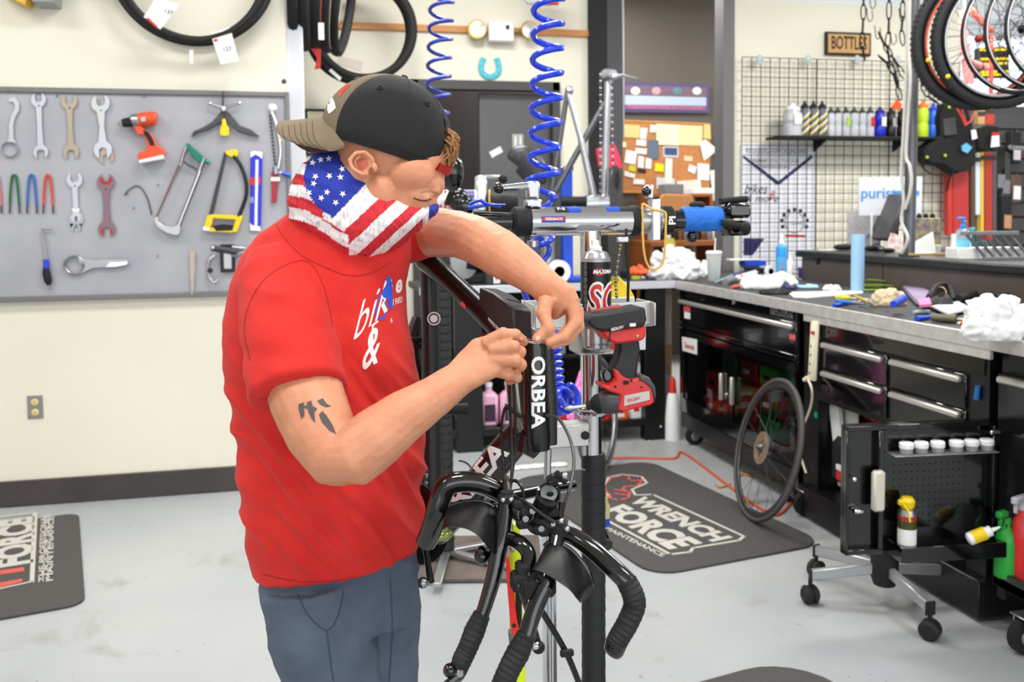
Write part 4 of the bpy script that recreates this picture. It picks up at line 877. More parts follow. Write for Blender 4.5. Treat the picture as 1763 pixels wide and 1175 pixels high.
def drink(x0, x1, ytop, mat, capm, label, pat=None, grp='drink bottles on the shelf', tagm=None, dy=-.13):
    xc = (x0 + x1) / 2; p = onY(xc, 230, YG + dy); r = (x1 - x0) / 2 / F * dep(p) * 1.12; top = onY(xc, ytop, YG + dy).z; h = top - zsh
    t = thing('drink_bottle', label, 'bottle', (p.x, p.y, zsh + .0005), group=grp)
    MB().lathe((0, 0, 0), (0, 0, 1), [(r * .9, 0), (r, .006), (r, h * .32), (r * .88, h * .36), (r * .88, h * .42), (r, h * .46), (r, h * .68), (r * .8, h * .76), (r * .8, h * .79)], 20).build('body', mat, t, local=True)
    MB().lathe((0, 0, h * .785), (0, 0, 1), [(r * .86, 0), (r * .86, h * .07), (r * .5, h * .12), (r * .28, h * .14), (r * .28, h * .205), (r * .1, h * .215)], 16).build('cap', capm, t, local=True)
    if pat:
        for i, m_ in enumerate(pat):
            for j in range(3):
                z = h * (.08 + .2 * j + .05 * i); pts = []
                MB().tube([(math.sin(a) * (r + .001), -math.cos(a) * (r + .001), z + a * .03 + .02) for a in [(-1.1 + 2.2 * s / 8) for s in range(9)]], .005, 6).build('stripe', m_, t, local=True)
    if tagm: MB().box((r * .1, -r - .006, h * .5), (r * .9, .003, h * .3), b=.0005).build('tag', tagm, t, local=True)
    return t
CLB = mt('clear_bottle', (226, 228, 236), .25, trans=.35); GPT = mt('patterned_grey', (96, 98, 108), .45)
drink(1350, 1378, 178, CLB, WHT, 'clear bottle in a plastic bag at the left end of the shelf', tagm=PAP)
for i, (a, b, lab) in enumerate(((1378, 1392, 'left'), (1393, 1407, 'middle'), (1408, 1422, 'right'))): drink(a, b, 174, GPT, BLKM, 'grey bottle with yellow and white slanting stripes, %s of three' % lab, pat=[YEL, WHT])
for i, (a, b, lab) in enumerate(((1424, 1436, 'directly right of the striped bottles'), (1436, 1448, 'second of the clear row'), (1450, 1462, 'third of the clear row, with a green tag'), (1463, 1477, 'fourth of the clear row'), (1478, 1490, 'fifth of the clear row'), (1491, 1504, 'with red print, beside the dark blue one'))):
    o = drink(a, b, 184, CLB, mt('smoke_cap', (60, 62, 66), .4), 'clear frosted drink bottle ' + lab, tagm=(mt('tag_lime', (160, 210, 60), .6) if i == 2 else RED if i == 5 else None))
drink(1506, 1523, 184, mt('bottle_navy', (22, 34, 190), .3), mt('cap_navy', (20, 24, 120), .4), 'deep blue drink bottle with a white tag', tagm=PAP)
drink(1526, 1541, 186, BLK, BLKM, 'black drink bottle with white print beside the deep blue one', tagm=mt('grey_print', (150, 150, 150), .6)); drink(1545, 1560, 186, BLK, BLKM, 'black drink bottle with white print just left of the grey post', tagm=mt('grey_print', (150, 150, 150), .6))
drink(1580, 1597, 172, mt('bottle_lime', (196, 226, 40), .35), mt('cap_orange', (236, 120, 40), .4), 'lime yellow drink bottle with orange cap, right of the post'); drink(1598, 1615, 178, mt('bottle_blue', (36, 100, 226), .35), mt('cap_blue', (24, 70, 200), .4), 'bright blue drink bottle at the right end of the shelf')
t = thing('price_marker', 'orange pointed marker standing above the black bottles', 'marker', onY(1543, 180, YG - .02)); MB().prism([onY(x, y, YG - .03) for x, y in ((1534, 186), (1545, 170), (1553, 180), (1550, 190))], (0, .004, 0)).build('card', ORG, t)
# sign BOTTLES
p0, p1 = onY(1422, 94, YB - .03), onY(1500, 57, YB - .03); t = thing('wooden_sign', 'tan sign reading BOTTLES in a black frame above the grid', 'sign', (p0.x, YB - .03, p0.z))
bxx(p0.x, p1.x, YB - .03, YB - .002, p0.z, p1.z, .002).build('frame', BLK, t); bxx(p0.x + .018, p1.x - .018, YB - .034, YB - .03, p0.z + .018, p1.z - .018).build('panel', mt('sign_tan', (206, 160, 104), .6), t)
text_on('BOTTLES', 'lettering', BLKM, t, plane_fn(((p0.x + p1.x) / 2, YB - .036, (p0.z + p1.z) / 2), V((.082, 0, 0)), V((0, 0, .15))), bold=.01)
# chain hooks
CH = mt('hook_black', (26, 27, 30), .4, .5)
def chain(name, label, pts, X=None, L=.095):
    t = thing(name, label, 'chain', onY(pts[0][0], pts[0][1], YG - .6)); path = smooth_path([onY(x, y, YG - .6) for x, y in pts], 8)
    acc = 0; last = path[0]; k = 0
    for i in range(1, len(path)):
        if (path[i] - last).length >= L:
            a, b = last, path[i]; c = (a + b) / 2; ax = (b - a).normalized(); sd = V((0, 1, 0)).cross(ax).normalized() if k % 2 else V((.4, .9, 0)).normalized()
            Lh = (b - a).length / 2 + .008; n_ = 14
            MB().tube([c + ax * (math.cos(2 * PI * j / n_) * Lh) + sd * (math.sin(2 * PI * j / n_) * .021) for j in range(n_)], .0052, 6, closed=True).build('link', CH, t)
            last = path[i]; k += 1
    return t
chain('hook_chain', 'black wire hook chain hanging in front of the BOTTLES sign', [(1487, -20), (1486, 40), (1484, 70), (1488, 100), (1492, 122)])
chain('hook_chain', 'black wire hook chain left of the grey post, longest one', [(1531, -20), (1530, 50), (1528, 90), (1536, 120), (1545, 150), (1552, 180)])
chain('hook_chain', 'short black wire chain slanting down to the post', [(1513, 56), (1524, 80), (1535, 96), (1550, 120), (1560, 140)])
chain('hook_chain', 'short black wire chain slanting above the black bottles', [(1513, 96), (1530, 112), (1543, 130), (1548, 165)])
chain('hook_chain', 'black wire chain hanging just beside the top of the post', [(1555, -20), (1554, 30), (1552, 60), (1558, 90)])
chain('hook_chain', 'black wire chain sagging right of the post above the lime bottle', [(1586, 125), (1588, 150), (1600, 168), (1618, 180)])
for i, (x, y) in enumerate(((1492, 30), (1506, 60), (1497, 8), (1548, 30), (1533, 70))):
    t = thing('wire_hook', 'black wire hook dangling among the chains, %s' % ['beside the front chain', 'over the sign corner', 'at the top of the frame', 'near the post top', 'low by the long chain'][i], 'hook', onY(x, y, YG - .6))
    MB().tube(smooth_path([onY(x, y - 16, YG - .6), onY(x + 3, y + 6, YG - .6), onY(x + 10, y + 2, YG - .6), onY(x + 9, y - 12, YG - .6)], 4), .0035, 6).build('wire', CH, t)
# event poster behind the grid
YP = YB - .012; t = thing('event_poster', 'tall white cycling series poster behind the left grid panel', 'poster', onY(1340, 455, YP))
def pq(pts, mat, name='print', d=.001): return MB().prism([onY(x, y, YP - d) for x, y in pts], (0, .0006, 0)).build(name, mat, t)
pq([(1275, 247), (1405, 250), (1404, 470), (1274, 470)], mt('poster_white', (240, 241, 250), .6), 'sheet', 0)
NV = mt('poster_navy', (44, 38, 96), .6); INK = mt('ink', (60, 60, 68), .7)
pq([(1278, 271), (1281, 268), (1340, 312), (1341, 319), (1338, 319)], NV); pq([(1339, 313), (1397, 267), (1399, 272), (1341, 319)], NV)
def pt(s, x, y, w_, h, mat=INK, shear=0, bold=0.0):
    o = onY(x, y, YP - .0016); me = text_mesh(s, 1, 0, bold, 1, shear); xs = [v.co.x for v in me.vertices]; ys = [v.co.y for v in me.vertices]
    k = dep(o) / F; sx = w_ * k / (max(xs) - min(xs)); sy = h * k / (max(ys) - min(ys)); bm = bmesh.new(); bm.from_mesh(me)
    return map_bm(bm, 'lettering', mat, t, lambda a, b, c: o + V(((a - (max(xs) + min(xs)) / 2) * sx, 0, (b - (max(ys) + min(ys)) / 2) * sy)))
pt('FOOD DEDICATION CYCLING SERIES', 1338, 260, 116, 9); pt('THANK YOU TO OUR', 1335, 277, 90, 6); pt('SPONSORS', 1336, 288, 54, 4); pt('bikes', 1302, 325, 44, 16, shear=.4); pt('& more', 1312, 342, 62, 12, shear=.4)
pt('B', 1330, 336, 10, 14, RED, .3)
MB().torus(onY(1368, 383, YP - .002), (0, 1, 0), .085, (.006, .001), 32, 6).build('emblem', INK, t)
for k in range(9):
    a = R(-20 + k * 27.5); MB().box(onY(1368 + 22 * math.cos(a), 383 - 22 * math.sin(a), YP - .002), (.03, .001, .03)).build('emblem_tooth', INK, t)
pt('CYCLING', 1368, 384, 28, 6); pq([(1352, 404), (1386, 405), (1386, 409), (1352, 408)], RED); pq([(1280, 410), (1316, 411), (1296, 440), (1280, 440)], NV)
# ------------------------------------------------------------------ office seen through the opening
t = thing('race_banner', 'purple framed picture with four racing figures on the office wall', 'picture', onY(1145, 195, YO - .02))
def oq(pts, mat, name, d, th=.01): return MB().prism([onY(x, y, YO - d) for x, y in pts], (0, th, 0)).build(name, mat, t)
oq([(1070, 141), (1222, 146), (1221, 195), (1069, 193)], mt('banner_purple', (82, 70, 120), .5), 'frame', .03, .025)
oq([(1076, 147), (1216, 151), (1216, 168), (1076, 164)], mt('banner_grey', (112, 92, 108), .5), 'print', .034, .004); oq([(1076, 164), (1216, 168), (1216, 182), (1076, 180)], mt('banner_pale', (176, 190, 214), .5), 'print', .034, .004); oq([(1076, 180), (1216, 182), (1216, 190), (1076, 188)], mt('banner_pink', (134, 92, 130), .5), 'print', .034, .004)
for i, x in enumerate((1094, 1130, 1166, 1200)):
    p = onY(x, 160, YO - .036); MB().sph(p + V((0, 0, .02)), (.05, .002, .04), 12, 6).build('figure', [PAP, mt('fig_pink', (200, 150, 160), .6), mt('fig_teal', (90, 130, 140), .6), PAP][i], t)
o = onY(1146, 185, YO - .036); text_on('TOUR INTERNATIONAL BICYCLE CLASSIC', 'lettering', mt('banner_text', (205, 120, 150), .5), t, plane_fn(o, V((.044, 0, 0)), V((0, 0, .05))), bold=.01)
cb_ = thing('cork_board', 'cork notice board crowded with pinned papers in the office', 'notice board', onY(1145, 335, YO - .02)); t = cb_
oq([(1068, 206), (1223, 212), (1222, 334), (1068, 330)], mt('cork', (186, 124, 74), .8, noise=.12, scale=40), 'cork', .025, .02); oq([(1068, 206), (1223, 212), (1223, 215), (1068, 209)], WOOD, 'frame', .03, .02); oq([(1068, 328), (1222, 332), (1222, 335), (1068, 332)], WOOD, 'frame', .03, .02)
notes = [((1070, 214), (1102, 216), (1101, 238), (1070, 236), (214, 196, 130)), ((1103, 220), (1115, 221), (1112, 240), (1102, 239), 0), ((1120, 215), (1129, 216), (1129, 228), (1119, 228), 0), ((1130, 213), (1170, 215), (1169, 251), (1130, 249), (232, 224, 192)), ((1170, 215), (1210, 217), (1209, 251), (1169, 250), (226, 210, 164)), ((1212, 214), (1223, 215), (1224, 240), (1211, 238), (214, 196, 130)), ((1096, 240), (1113, 242), (1112, 252), (1095, 250), 0), ((1116, 240), (1134, 242), (1134, 274), (1116, 272), (92, 110, 130)), ((1142, 252), (1168, 253), (1168, 271), (1142, 270), (210, 214, 224)), ((1144, 254), (1166, 255), (1166, 268), (1144, 267), (60, 80, 120)), ((1078, 258), (1097, 262), (1094, 284), (1075, 280), 0), ((1094, 255), (1114, 256), (1113, 266), (1094, 264), 0), ((1099, 268), (1109, 270), (1108, 290), (1098, 288), 0), ((1112, 272), (1122, 273), (1121, 291), (1111, 290), 0), ((1128, 281), (1143, 283), (1143, 296), (1127, 295), (232, 216, 30)), ((1146, 272), (1158, 273), (1157, 316), (1144, 315), (222, 222, 216)), ((1178, 268), (1193, 270), (1192, 278), (1178, 277), (230, 200, 160)), ((1187, 283), (1200, 288), (1196, 300), (1184, 294), 0), ((1201, 281), (1221, 283), (1221, 311), (1201, 309), 0), ((1205, 247), (1214, 240), (1236, 258), (1212, 277), 0), ((1165, 312), (1206, 309), (1209, 338), (1170, 336), (226, 216, 210)), ((1222, 294), (1236, 292), (1242, 345), (1228, 346), 0), ((1075, 294), (1094, 300), (1093, 307), (1075, 303), 0), ((1091, 308), (1110, 309), (1110, 318), (1090, 317), 0), ((1098, 290), (1112, 292), (1112, 298), (1098, 297), (40, 40, 44)), ((1083, 284), (1095, 286), (1094, 296), (1082, 294), (210, 200, 60)), ((1130, 305), (1162, 308), (1162, 326), (1130, 325), (200, 206, 210)), ((1068, 244), (1078, 245), (1078, 254), (1068, 253), (235, 224, 170))]
for i, n_ in enumerate(notes):
    m_ = PAP if n_[4] == 0 else mt('note_%d_%d_%d' % n_[4], n_[4], .8)
    oq(list(n_[:4]), m_, 'paper_note', .031 + (i % 4) * .0015, .001)
t = thing('yellow_notice', 'yellow notice with dark foot on the wall right of the cork board', 'notice', onY(1238, 290, YO - .02)); oq([(1232, 233), (1243, 234), (1242, 292), (1231, 291)], mt('notice_yellow', (214, 160, 40), .6), 'sheet', .01, .005); oq([(1233, 236), (1242, 237), (1242, 246), (1233, 245)], PAP, 'patch', .013, .002)
t = thing('red_banner', 'thin red banner edge beside the grey door jamb', 'banner', onY(1240, 190, YO - .02)); oq([(1240, 90), (1246, 90), (1242, 195), (1237, 195)], mt('banner_red', (150, 34, 40), .6), 'cloth', .02, .01)
t = thing('hanging_papers', 'white papers pinned above each other left of the cork board', 'papers', onY(1062, 240, YO - .3)); MB().prism([onY(x, y, YO - .3) for x, y in ((1048, 196), (1066, 198), (1066, 244), (1048, 242))], (0, .003, 0)).build('sheet', PAP, t)
pz = onY(1180, 339, YO - .7); t = thing('office_desk', 'wooden office desk below the cork board', 'desk', (pz.x, YO - .4, 0))
xd_0, xd_1 = onY(1120, 420, YO - .7).x, onY(1250, 420, YO - .7).x; dz = onY(1180, 415, YO - .7).z
DW = mt('desk_wood', (150, 84, 44), .5, noise=.15, scale=6)
bxx(xd_0, xd_1, YO - .7, YO - .05, dz - .05, dz, .004).build('desk_top', DW, t); bxx(xd_0, xd_0 + .04, YO - .68, YO - .08, 0, dz - .05).build('leg', DW, t); bxx(xd_1 - .04, xd_1, YO - .68, YO - .08, 0, dz - .05).build('leg', DW, t)
zh = onY(1180, 334, YO - .4).z; bxx(xd_0 + .1, xd_1, YO - .4, YO - .05, zh - .03, zh, .003).build('upper_shelf', DW, t); bxx(xd_0 + .1, xd_0 + .13, YO - .4, YO - .05, dz, zh - .03).build('shelf_support', DW, t); bxx(xd_1 - .03, xd_1, YO - .4, YO - .05, dz, zh - .03).build('shelf_support', DW, t)
t = thing('chair_back', 'light wooden chair back under the cork board', 'chair', onY(1165, 360, YO - .95)); MB().prism([onY(x, y, YO - .9) for x, y in ((1137, 340), (1143, 334), (1190, 336), (1195, 342), (1194, 368), (1137, 366))], (0, .03, 0)).build('backrest', mt('chair_wood', (206, 142, 84), .5), t, bev=.008)
for x in (1142, 1189): q = onY(x, 366, YO - .885); MB().beam((q.x, q.y, 0.02), q, .03, .03).build('leg', mt('chair_wood', (206, 142, 84), .5), t)
t = thing('office_papers', 'stack of papers and bottles on the office desk shelf', 'papers', onY(1200, 333, YO - .3))
random.seed(11)
for i in range(9):
    x = 1150 + i * 10; q = onY(x, 405, YO - .45); m_ = [PAP, BLKM, mt('amber', (120, 80, 40), .4), GRYP][i % 4]; h = random.uniform(.08, .2)
    tt = thing('desk_bottle', 'small jar on the office desk, %s in the row' % ['first', 'second', 'third', 'fourth', 'fifth', 'sixth', 'seventh', 'eighth', 'ninth'][i], 'jar', (q.x, q.y, dz), group='small jars on the office desk')
    MB().lathe((0, 0, 0), (0, 0, 1), [(.026, 0), (.028, .005), (.028, h * .7), (.015, h * .85), (.015, h)], 12).build('body', m_, tt, local=True)
q = onY(1210, 322, YO - .25); MB().box((q.x, q.y, zh + .03), (.3, .2, .06), b=.005).build('paper_stack', PAP, t); MB().box((q.x - .35, q.y, zh + .05), (.2, .2, .1), b=.005).build('binder', GRYP, t)
t = thing('sticky_note', 'yellow note stuck under the office desk edge', 'note', onY(1152, 420, YO - .7)); MB().prism([onY(x, y, YO - .71) for x, y in ((1144, 412), (1160, 410), (1164, 424), (1150, 428))], (0, .002, 0)).build('sheet', mt('note_yellow', (214, 204, 90), .7), t)
# ------------------------------------------------------------------ back wall things
zr0, zr1 = onY(700, 54, YB).z, onY(700, 42.5, YB).z; x_r = onY(1013, 60, YB).x
t = thing('wood_rail', 'long orange wooden rail fixed across the back wall', 'rail', ((x_r + .3) / 2, YB - .01, zr0)); MB().prism([(-.3, YB - .03, zr0), (x_r, YB - .03, zr0 - .0), (x_r, YB - .03, zr1), (-.3, YB - .03, zr1)], (0, .03, 0)).build('board', mt('rail_wood', (206, 140, 82), .5, noise=.1, scale=5, stretch=(1, 8, 8)), t, bev=.003)
t = thing('emergency_light', 'white emergency light box with two brass rimmed lamps on the wood rail', 'emergency light', onY(864, 53, YB - .06))
p0, p1 = onY(842, 70, YB - .1), onY(885, 37, YB - .1); bxx(p0.x, p1.x, YB - .1, YB - .03, p0.z, p1.z, .008).build('case', WHT, t)
MB().box(onY(874, 47, YB - .101), (.025, .006, .03)).build('switch', BLKM, t)
BRS = mt('brass', (196, 160, 84), .3, .9)
for x, y, s in ((822, 51, -1), (911, 52, 1)):
    c = onY(x, y, YB - .1); MB().lathe(c + V((0, .03, 0)), V((s * .1, -1, -.05)), [(.03, 0), (.062, .02), (.072, .035), (.066, .045)], 22).build('lamp_rim', BRS, t); MB().lathe(c + V((0, -.012, 0)), V((s * .1, -1, -.05)), [(.0, .0), (.058, .003), (.0, .012)], 20).build('lamp_lens', mt('lens', (225, 225, 225), .15, .6), t)
    MB().cyl(c + V((0, .04, 0)), onY(864, 53, YB - .06), .012, n=10).build('arm', BRS, t)
t = thing('horseshoe', 'turquoise horseshoe hung above the grey door', 'horseshoe', onY(844, 118, YB - .01))
TQ = mt('turquoise', (70, 186, 205), .5); pts = [onY(x, y, YB - .012) for x, y in ((833, 100), (829, 110), (829, 121), (834, 129), (844, 133), (854, 129), (859, 121), (858, 110), (855, 100))]
MB().tube(smooth_path(pts, 5), (.022, .005), 10, ref=V((1, 0, .01))).build('shoe', TQ, t)
for q in pts[1:-1]: MB().sph(q + V((0, -.008, 0)), .005, 8, 5).build('nail_hole', PAP, t)
t = thing('small_picture', 'small black framed picture behind the cap brim on the back wall', 'picture', onY(540, 230, YB - .01)); a, b = onY(526, 268, YB - .01), onY(562, 188, YB - .01); bxx(a.x, b.x, YB - .02, YB - .001, a.z, b.z, .003).build('frame', BLK, t); bxx(a.x + .02, b.x - .02, YB - .024, YB - .02, a.z + .02, b.z - .02).build('print', mt('pale_print', (230, 224, 196), .6), t)
t = thing('gift_bag', 'red and white wrapped thing cut off by the top of the frame above the hose', 'bag', onY(935, 0, YB - .4)); MB().box(onY(930, -16, YB - .4), (.24, .1, .2), b=.03).build('body', PAP, t); MB().box(onY(948, -6, YB - .46), (.12, .02, .12), b=.02).build('red_patch', RED, t)
# tyres hanging edge-on from a bar beside the left wall
bp = onY(500, -40, 5.3); t = thing('tyre_bar', 'steel bar carrying the row of hanging tyres, above the frame', 'bar', bp)
MB().cyl(P(480, -150, 5.15), P(640, -150, 5.6), .012).build('bar', STL, t)
lab = ['knobbly black tyre nearest the wall corner', 'black tyre second from the wall corner', 'black tyre with an orange lettered sidewall in the hanging row', 'black tyre with a white sidewall line in the hanging row', 'black tyre at the right end of the hanging row']
for i, (x, yb_, rot, d) in enumerate(((508, 80, 2, 5.15), (529, 86, 3, 5.2), (552, 82, 4, 5.25), (571, 90, 6, 5.35), (592, 96, 9, 5.5))):
    c = P(x, yb_ - .345 * F / d, d); ax = V((math.cos(R(rot)), math.sin(R(rot)) * -1, -.03 - .035 * i)).normalized(); Rr = .318
    tt = tyre('hanging_tyre', lab[i], c, ax, Rr, .030, .028, group='tyres hanging in a row')
    tt['category'] = 'tyre'
    if i == 2: a_, b_3 = frame_axes(ax); MB().torus(c + ax * .0305, ax, Rr - .004, .002, 48, 6).build('orange_lettering', ORG, tt)
    if i == 3: MB().torus(c + ax * .030, ax, Rr - .004, .0025, 48, 6).build('white_line', mt('tan_line', (214, 200, 170), .6), tt)
    if i == 2: MB().box(P(553, 54, d - .335), (.03, .004, .09), rotz(0) if 0 else None).build('tyre_tag', PAP, tt)
for i, (pts, nm) in enumerate((([(535, 84), (553, 84), (552, 118), (541, 120), (546, 100)], 'red folded tyre tag hanging under the tyre row, left'), ([(500, 84), (516, 82), (508, 118), (500, 112)], 'brown tag hanging by the wall corner'))):
    t = thing('tyre_tag', nm, 'tag', P(pts[0][0], pts[0][1], 5.2)); MB().prism([P(x, y, 5.2) for x, y in pts], (0, .004, 0)).build('tag', mt('tag_red', (178, 44, 44), .6) if i == 0 else mt('tag_brown', (120, 66, 54), .6), t)
c = P(627, 50, 6.3); tyre('hanging_tyre', 'round black tyre facing the viewer on the back wall rail', c, (.12, 1, 0), .335, .028, .03)
tyre('hanging_tyre', 'second round tyre close behind the face-on tyre', P(618, 53, 6.42), (.05, 1, .03), .352, .03, .028)
card('tyre_label', 'white label strip on the lower edge of the round tyre', [(566, 122), (570, 118), (588, 134), (585, 139)], 6.12, cat='label'); card('tyre_label', 'pair of pale paper tags on the wall behind the round tyre', [(583, 96), (626, 106), (622, 122), (580, 110)], YB - .004, mat=mt('pale_tag', (214, 206, 196), .7), cat='label')
# ------------------------------------------------------------------ air hoses
HB = mt('hose_blue', (30, 64, 215), .25, coat=.3)
def coil(t, path, rad, pitch, th, name, mat, ph=0, n=14, k=8):
    pts = []; L = [0]; sp = smooth_path(path, 10)
    for i in range(1, len(sp)): L.append(L[-1] + (sp[i] - sp[i - 1]).length)
    N = int(L[-1] / pitch * n); j = 0
    for i in range(N):
        s = L[-1] * i / N
        while L[j + 1] < s: j += 1
        c = sp[j].lerp(sp[j + 1], (s - L[j]) / max(1e-6, L[j + 1] - L[j])); tg = (sp[j + 1] - sp[j]).normalized(); a, b = frame_axes(tg, V((1, 0, 0)) if abs(tg.x) < .9 else V((0, 0, 1)))
        an = ph + 2 * PI * i / n; pts.append(c + a * math.cos(an) * rad + b * math.sin(an) * rad)
    return MB().tube(pts, th, k).build(name, mat, t)
t = thing('coil_hose', 'thin dark blue coiled air hose hanging behind the cap', 'hose', P(760, 180, 3.6))
coil(t, [P(762, -30, 3.6), P(758, 60, 3.6), P(755, 140, 3.6), P(752, 200, 3.6)], .046, .073, .0075, 'coil', mt('hose_dark_blue', (44, 58, 160), .3))
t = thing('coil_hose', 'thick bright blue coiled air hose hanging beside the repair stand', 'hose', P(935, 340, 2.45))
coil(t, [P(945, -40, 2.45), P(943, 60, 2.45), P(940, 180, 2.45), P(936, 280, 2.45), P(930, 345, 2.45)], .040, .066, .0085, 'coil', HB, ph=1.0)
coil(t, [P(928, 350, 2.45), P(932, 420, 2.47), P(925, 432, 2.5)], .030, .045, .008, 'lower_coil', HB)
coil(t, [P(944, 560, 2.6), P(946, 620, 2.6), P(955, 690, 2.55), P(985, 682, 2.5)], .032, .022, .0085, 'bunched_coil', HB)
MB().tube(smooth_path([P(925, 435, 2.5), P(905, 470, 2.5), P(902, 500, 2.5), P(915, 530, 2.55), P(940, 560, 2.6)], 5), .0085, 8).build('hose_run', HB, t)
# ------------------------------------------------------------------ things on the workbench
def bz(px, py): return onZ(px, py, ZB)
def rag(name, label, px0, px1, py0, py1, mat, h=.09, seed=1, z=None, lumps=6, cat='rag', plane=None, dx=0):
    """crumpled cloth heap: overlapping lumps grown into one surface and creased"""
    z = ZB if z is None else z; a = onZ((px0 + px1) / 2, py1, z); wx = (px1 - px0) * dep(a) / F / 2; rnd = random.Random(seed); mb = MB()
    r1 = V((rt.x, rt.y, 0)).normalized(); f1 = V((-r1.y, r1.x, 0)); c = a + f1 * wx * .45
    mb.sph(c + V((0, 0, h * .18)), (wx * .95, wx * .5, h * .32), 18, 10, MX.Rotation(math.atan2(r1.y, r1.x), 3, 'Z'))
    for i in range(lumps + 3):
        u = -.78 + 1.56 * (i + rnd.uniform(.1, .9)) / (lumps + 3); q = h * rnd.uniform(.38, .62) * (1 - .5 * u * u); s_ = wx * rnd.uniform(.2, .36)
        mb.sph(c + r1 * u * wx + f1 * rnd.uniform(-.25, .3) * wx + V((0, 0, q * .75)), (s_, s_ * .8, q), 12, 8, MX.Rotation(rnd.uniform(0, 3), 3, 'Z'))
    me = voxel(mb, max(.005, wx * .045), 2); me.update(); ns = [v.normal.copy() for v in me.vertices]
    for v, n in zip(me.vertices, ns):
        k = 1 / max(.03, wx * .35); v.co += n * h * (.10 * (1 - 2 * abs(NZ.noise(v.co * k + V((seed, 0, 0))))) + .05 * NZ.noise(v.co * k * 2.6)); v.co.z = max(v.co.z, z + .001)
    me.transform(MX.Translation(-c)); o = link(name, me, mat, None, c, MX.Translation(c), 180); return tag(o, label, cat)
RAGW = mt('white_rag', (226, 226, 227), .9, bump=.25, bscale=60); RAGT = mt('tan_rag', (214, 194, 162), .9, bump=.25, bscale=60)
rag('shop_rag', 'big heap of white shop rags on the corner of the back bench', 1118, 1208, 440, 483, RAGW, .22, 2, lumps=7)
rag('shop_rag', 'low white rag spread right of the big heap, behind the cup', 1180, 1232, 460, 478, RAGW, .12, 5)
rag('paper_towel', 'crumpled white paper towel heap beside the blue spray bottle', 1280, 1378, 470, 500, RAGW, .10, 8, cat='towel')
rag('shop_rag', 'large bright white rag heap at the right edge of the bench', 1672, 1800, 530, 588, RAGW, .15, 4, lumps=7)
rag('glove', 'tan work glove with stained palm on the middle of the bench', 1504, 1568, 500, 528, RAGT, .085, 6, cat='glove')
rag('paper_towel', 'white and yellow crumpled wrapper left of the foam tube', 1418, 1452, 485, 503, RAGW, .05, 12, cat='wrapper', lumps=3)
rag('rag_strip', 'pale blue wipe lying flat behind the paper towel', 1376, 1414, 480, 497, mt('wipe_blue', (150, 196, 232), .9), .025, 13, cat='wipe')
rag('cable_tangle', 'black tangled cable pile under the towel heap', 1312, 1368, 492, 508, BLKM, .035, 14, cat='cables')
rag('glove', 'navy rubber glove lying on the black cables', 1342, 1374, 486, 500, mt('navy_rubber', (38, 40, 90), .6), .05, 15, cat='glove')
rag('strap_pile', 'dark grey strap heap behind the white cards', 1590, 1650, 508, 532, mt('strap_grey', (58, 58, 62), .7), .06, 16, cat='straps')
def cone_thing(name, label, px, py, prof, mat, cat, sc=1.0, z=None, parts=(), n=22):
    p = onZ(px, py, ZB if z is None else z); t = thing(name, label, cat, p); MB().lathe((0, 0, 0), (0, 0, 1), prof, n).build('body', mat, t, local=True)
    for nm, pr, m_ in parts: MB().lathe((0, 0, 0), (0, 0, 1), pr, n).build(nm, m_, t, local=True)
    return t
t = cone_thing('drink_cup', 'clear lidded cup of green drink standing on the bench corner', 1229, 484, [(.036, 0), (.038, .004), (.050, .175), (.048, .175), (.034, .008)], mt('cup_clear', (236, 240, 240), .3, trans=.45), 'cup', parts=(('drink', [(.033, .006), (.040, .075), (.0, .076)], mt('green_drink', (150, 222, 190), .3)), ('ice', [(.038, .08), (.046, .168), (0, .170)], mt('ice_white', (232, 238, 240), .6)), ('lid', [(.052, .176), (.054, .180), (.052, .192), (.046, .196), (0, .197)], WHT)))
MB().cyl((.005, 0, .19), (.012, 0, .28), .0035).build('straw', WHT, t, local=True)
t = cone_thing('spray_bottle', 'bright blue squeeze bottle with white cap on the bench', 1345, 478, [(.034, 0), (.036, .004), (.036, .20), (.030, .215), (.014, .225)], mt('bottle_cyan', (44, 156, 232), .3), 'bottle', parts=(('cap', [(.017, .225), (.017, .245), (.010, .252), (.008, .285), (.004, .290)], WHT),))
MB().lathe((.0, 0, .02), (0, 0, 1), [(.0365, 0), (.0365, .12)], 22).build('label_band', mt('cyan_label', (90, 180, 240), .4), t, local=True); MB().prism([(-.02, -.036, .06), (.0, -.038, .06), (-.01, -.038, .1)], (0, .002, 0)).build('warning_mark', mt('pink_mark', (236, 130, 150), .5), t, local=True)
cone_thing('lotion_tube', 'white tube standing against the blue squeeze bottle', 1360, 481, [(.018, 0), (.020, .12), (.002, .16)], WHT, 'tube')
cone_thing('glue_jar', 'small dark purple jar right of the blue squeeze bottle', 1381, 479, [(.026, 0), (.028, .05), (.03, .052), (.03, .07), (.0, .072)], mt('purple_jar', (60, 48, 120), .4), 'jar')
t = cone_thing('foam_tube', 'pale blue foam tube standing upright on the bench', 1476, 503, [(.034, 0), (.035, .003), (.035, .312), (.034, .315), (.010, .315)], mt('foam_blue', (150, 190, 226), .75), 'tube')
cone_thing('glass_jar', 'small clear jar of hardware left of the rag heap', 1134, 482, [(.026, 0), (.028, .004), (.028, .055), (.024, .06)], JAR, 'jar', parts=(('hardware', [(.024, .003), (.024, .03), (0, .034)], STL),))
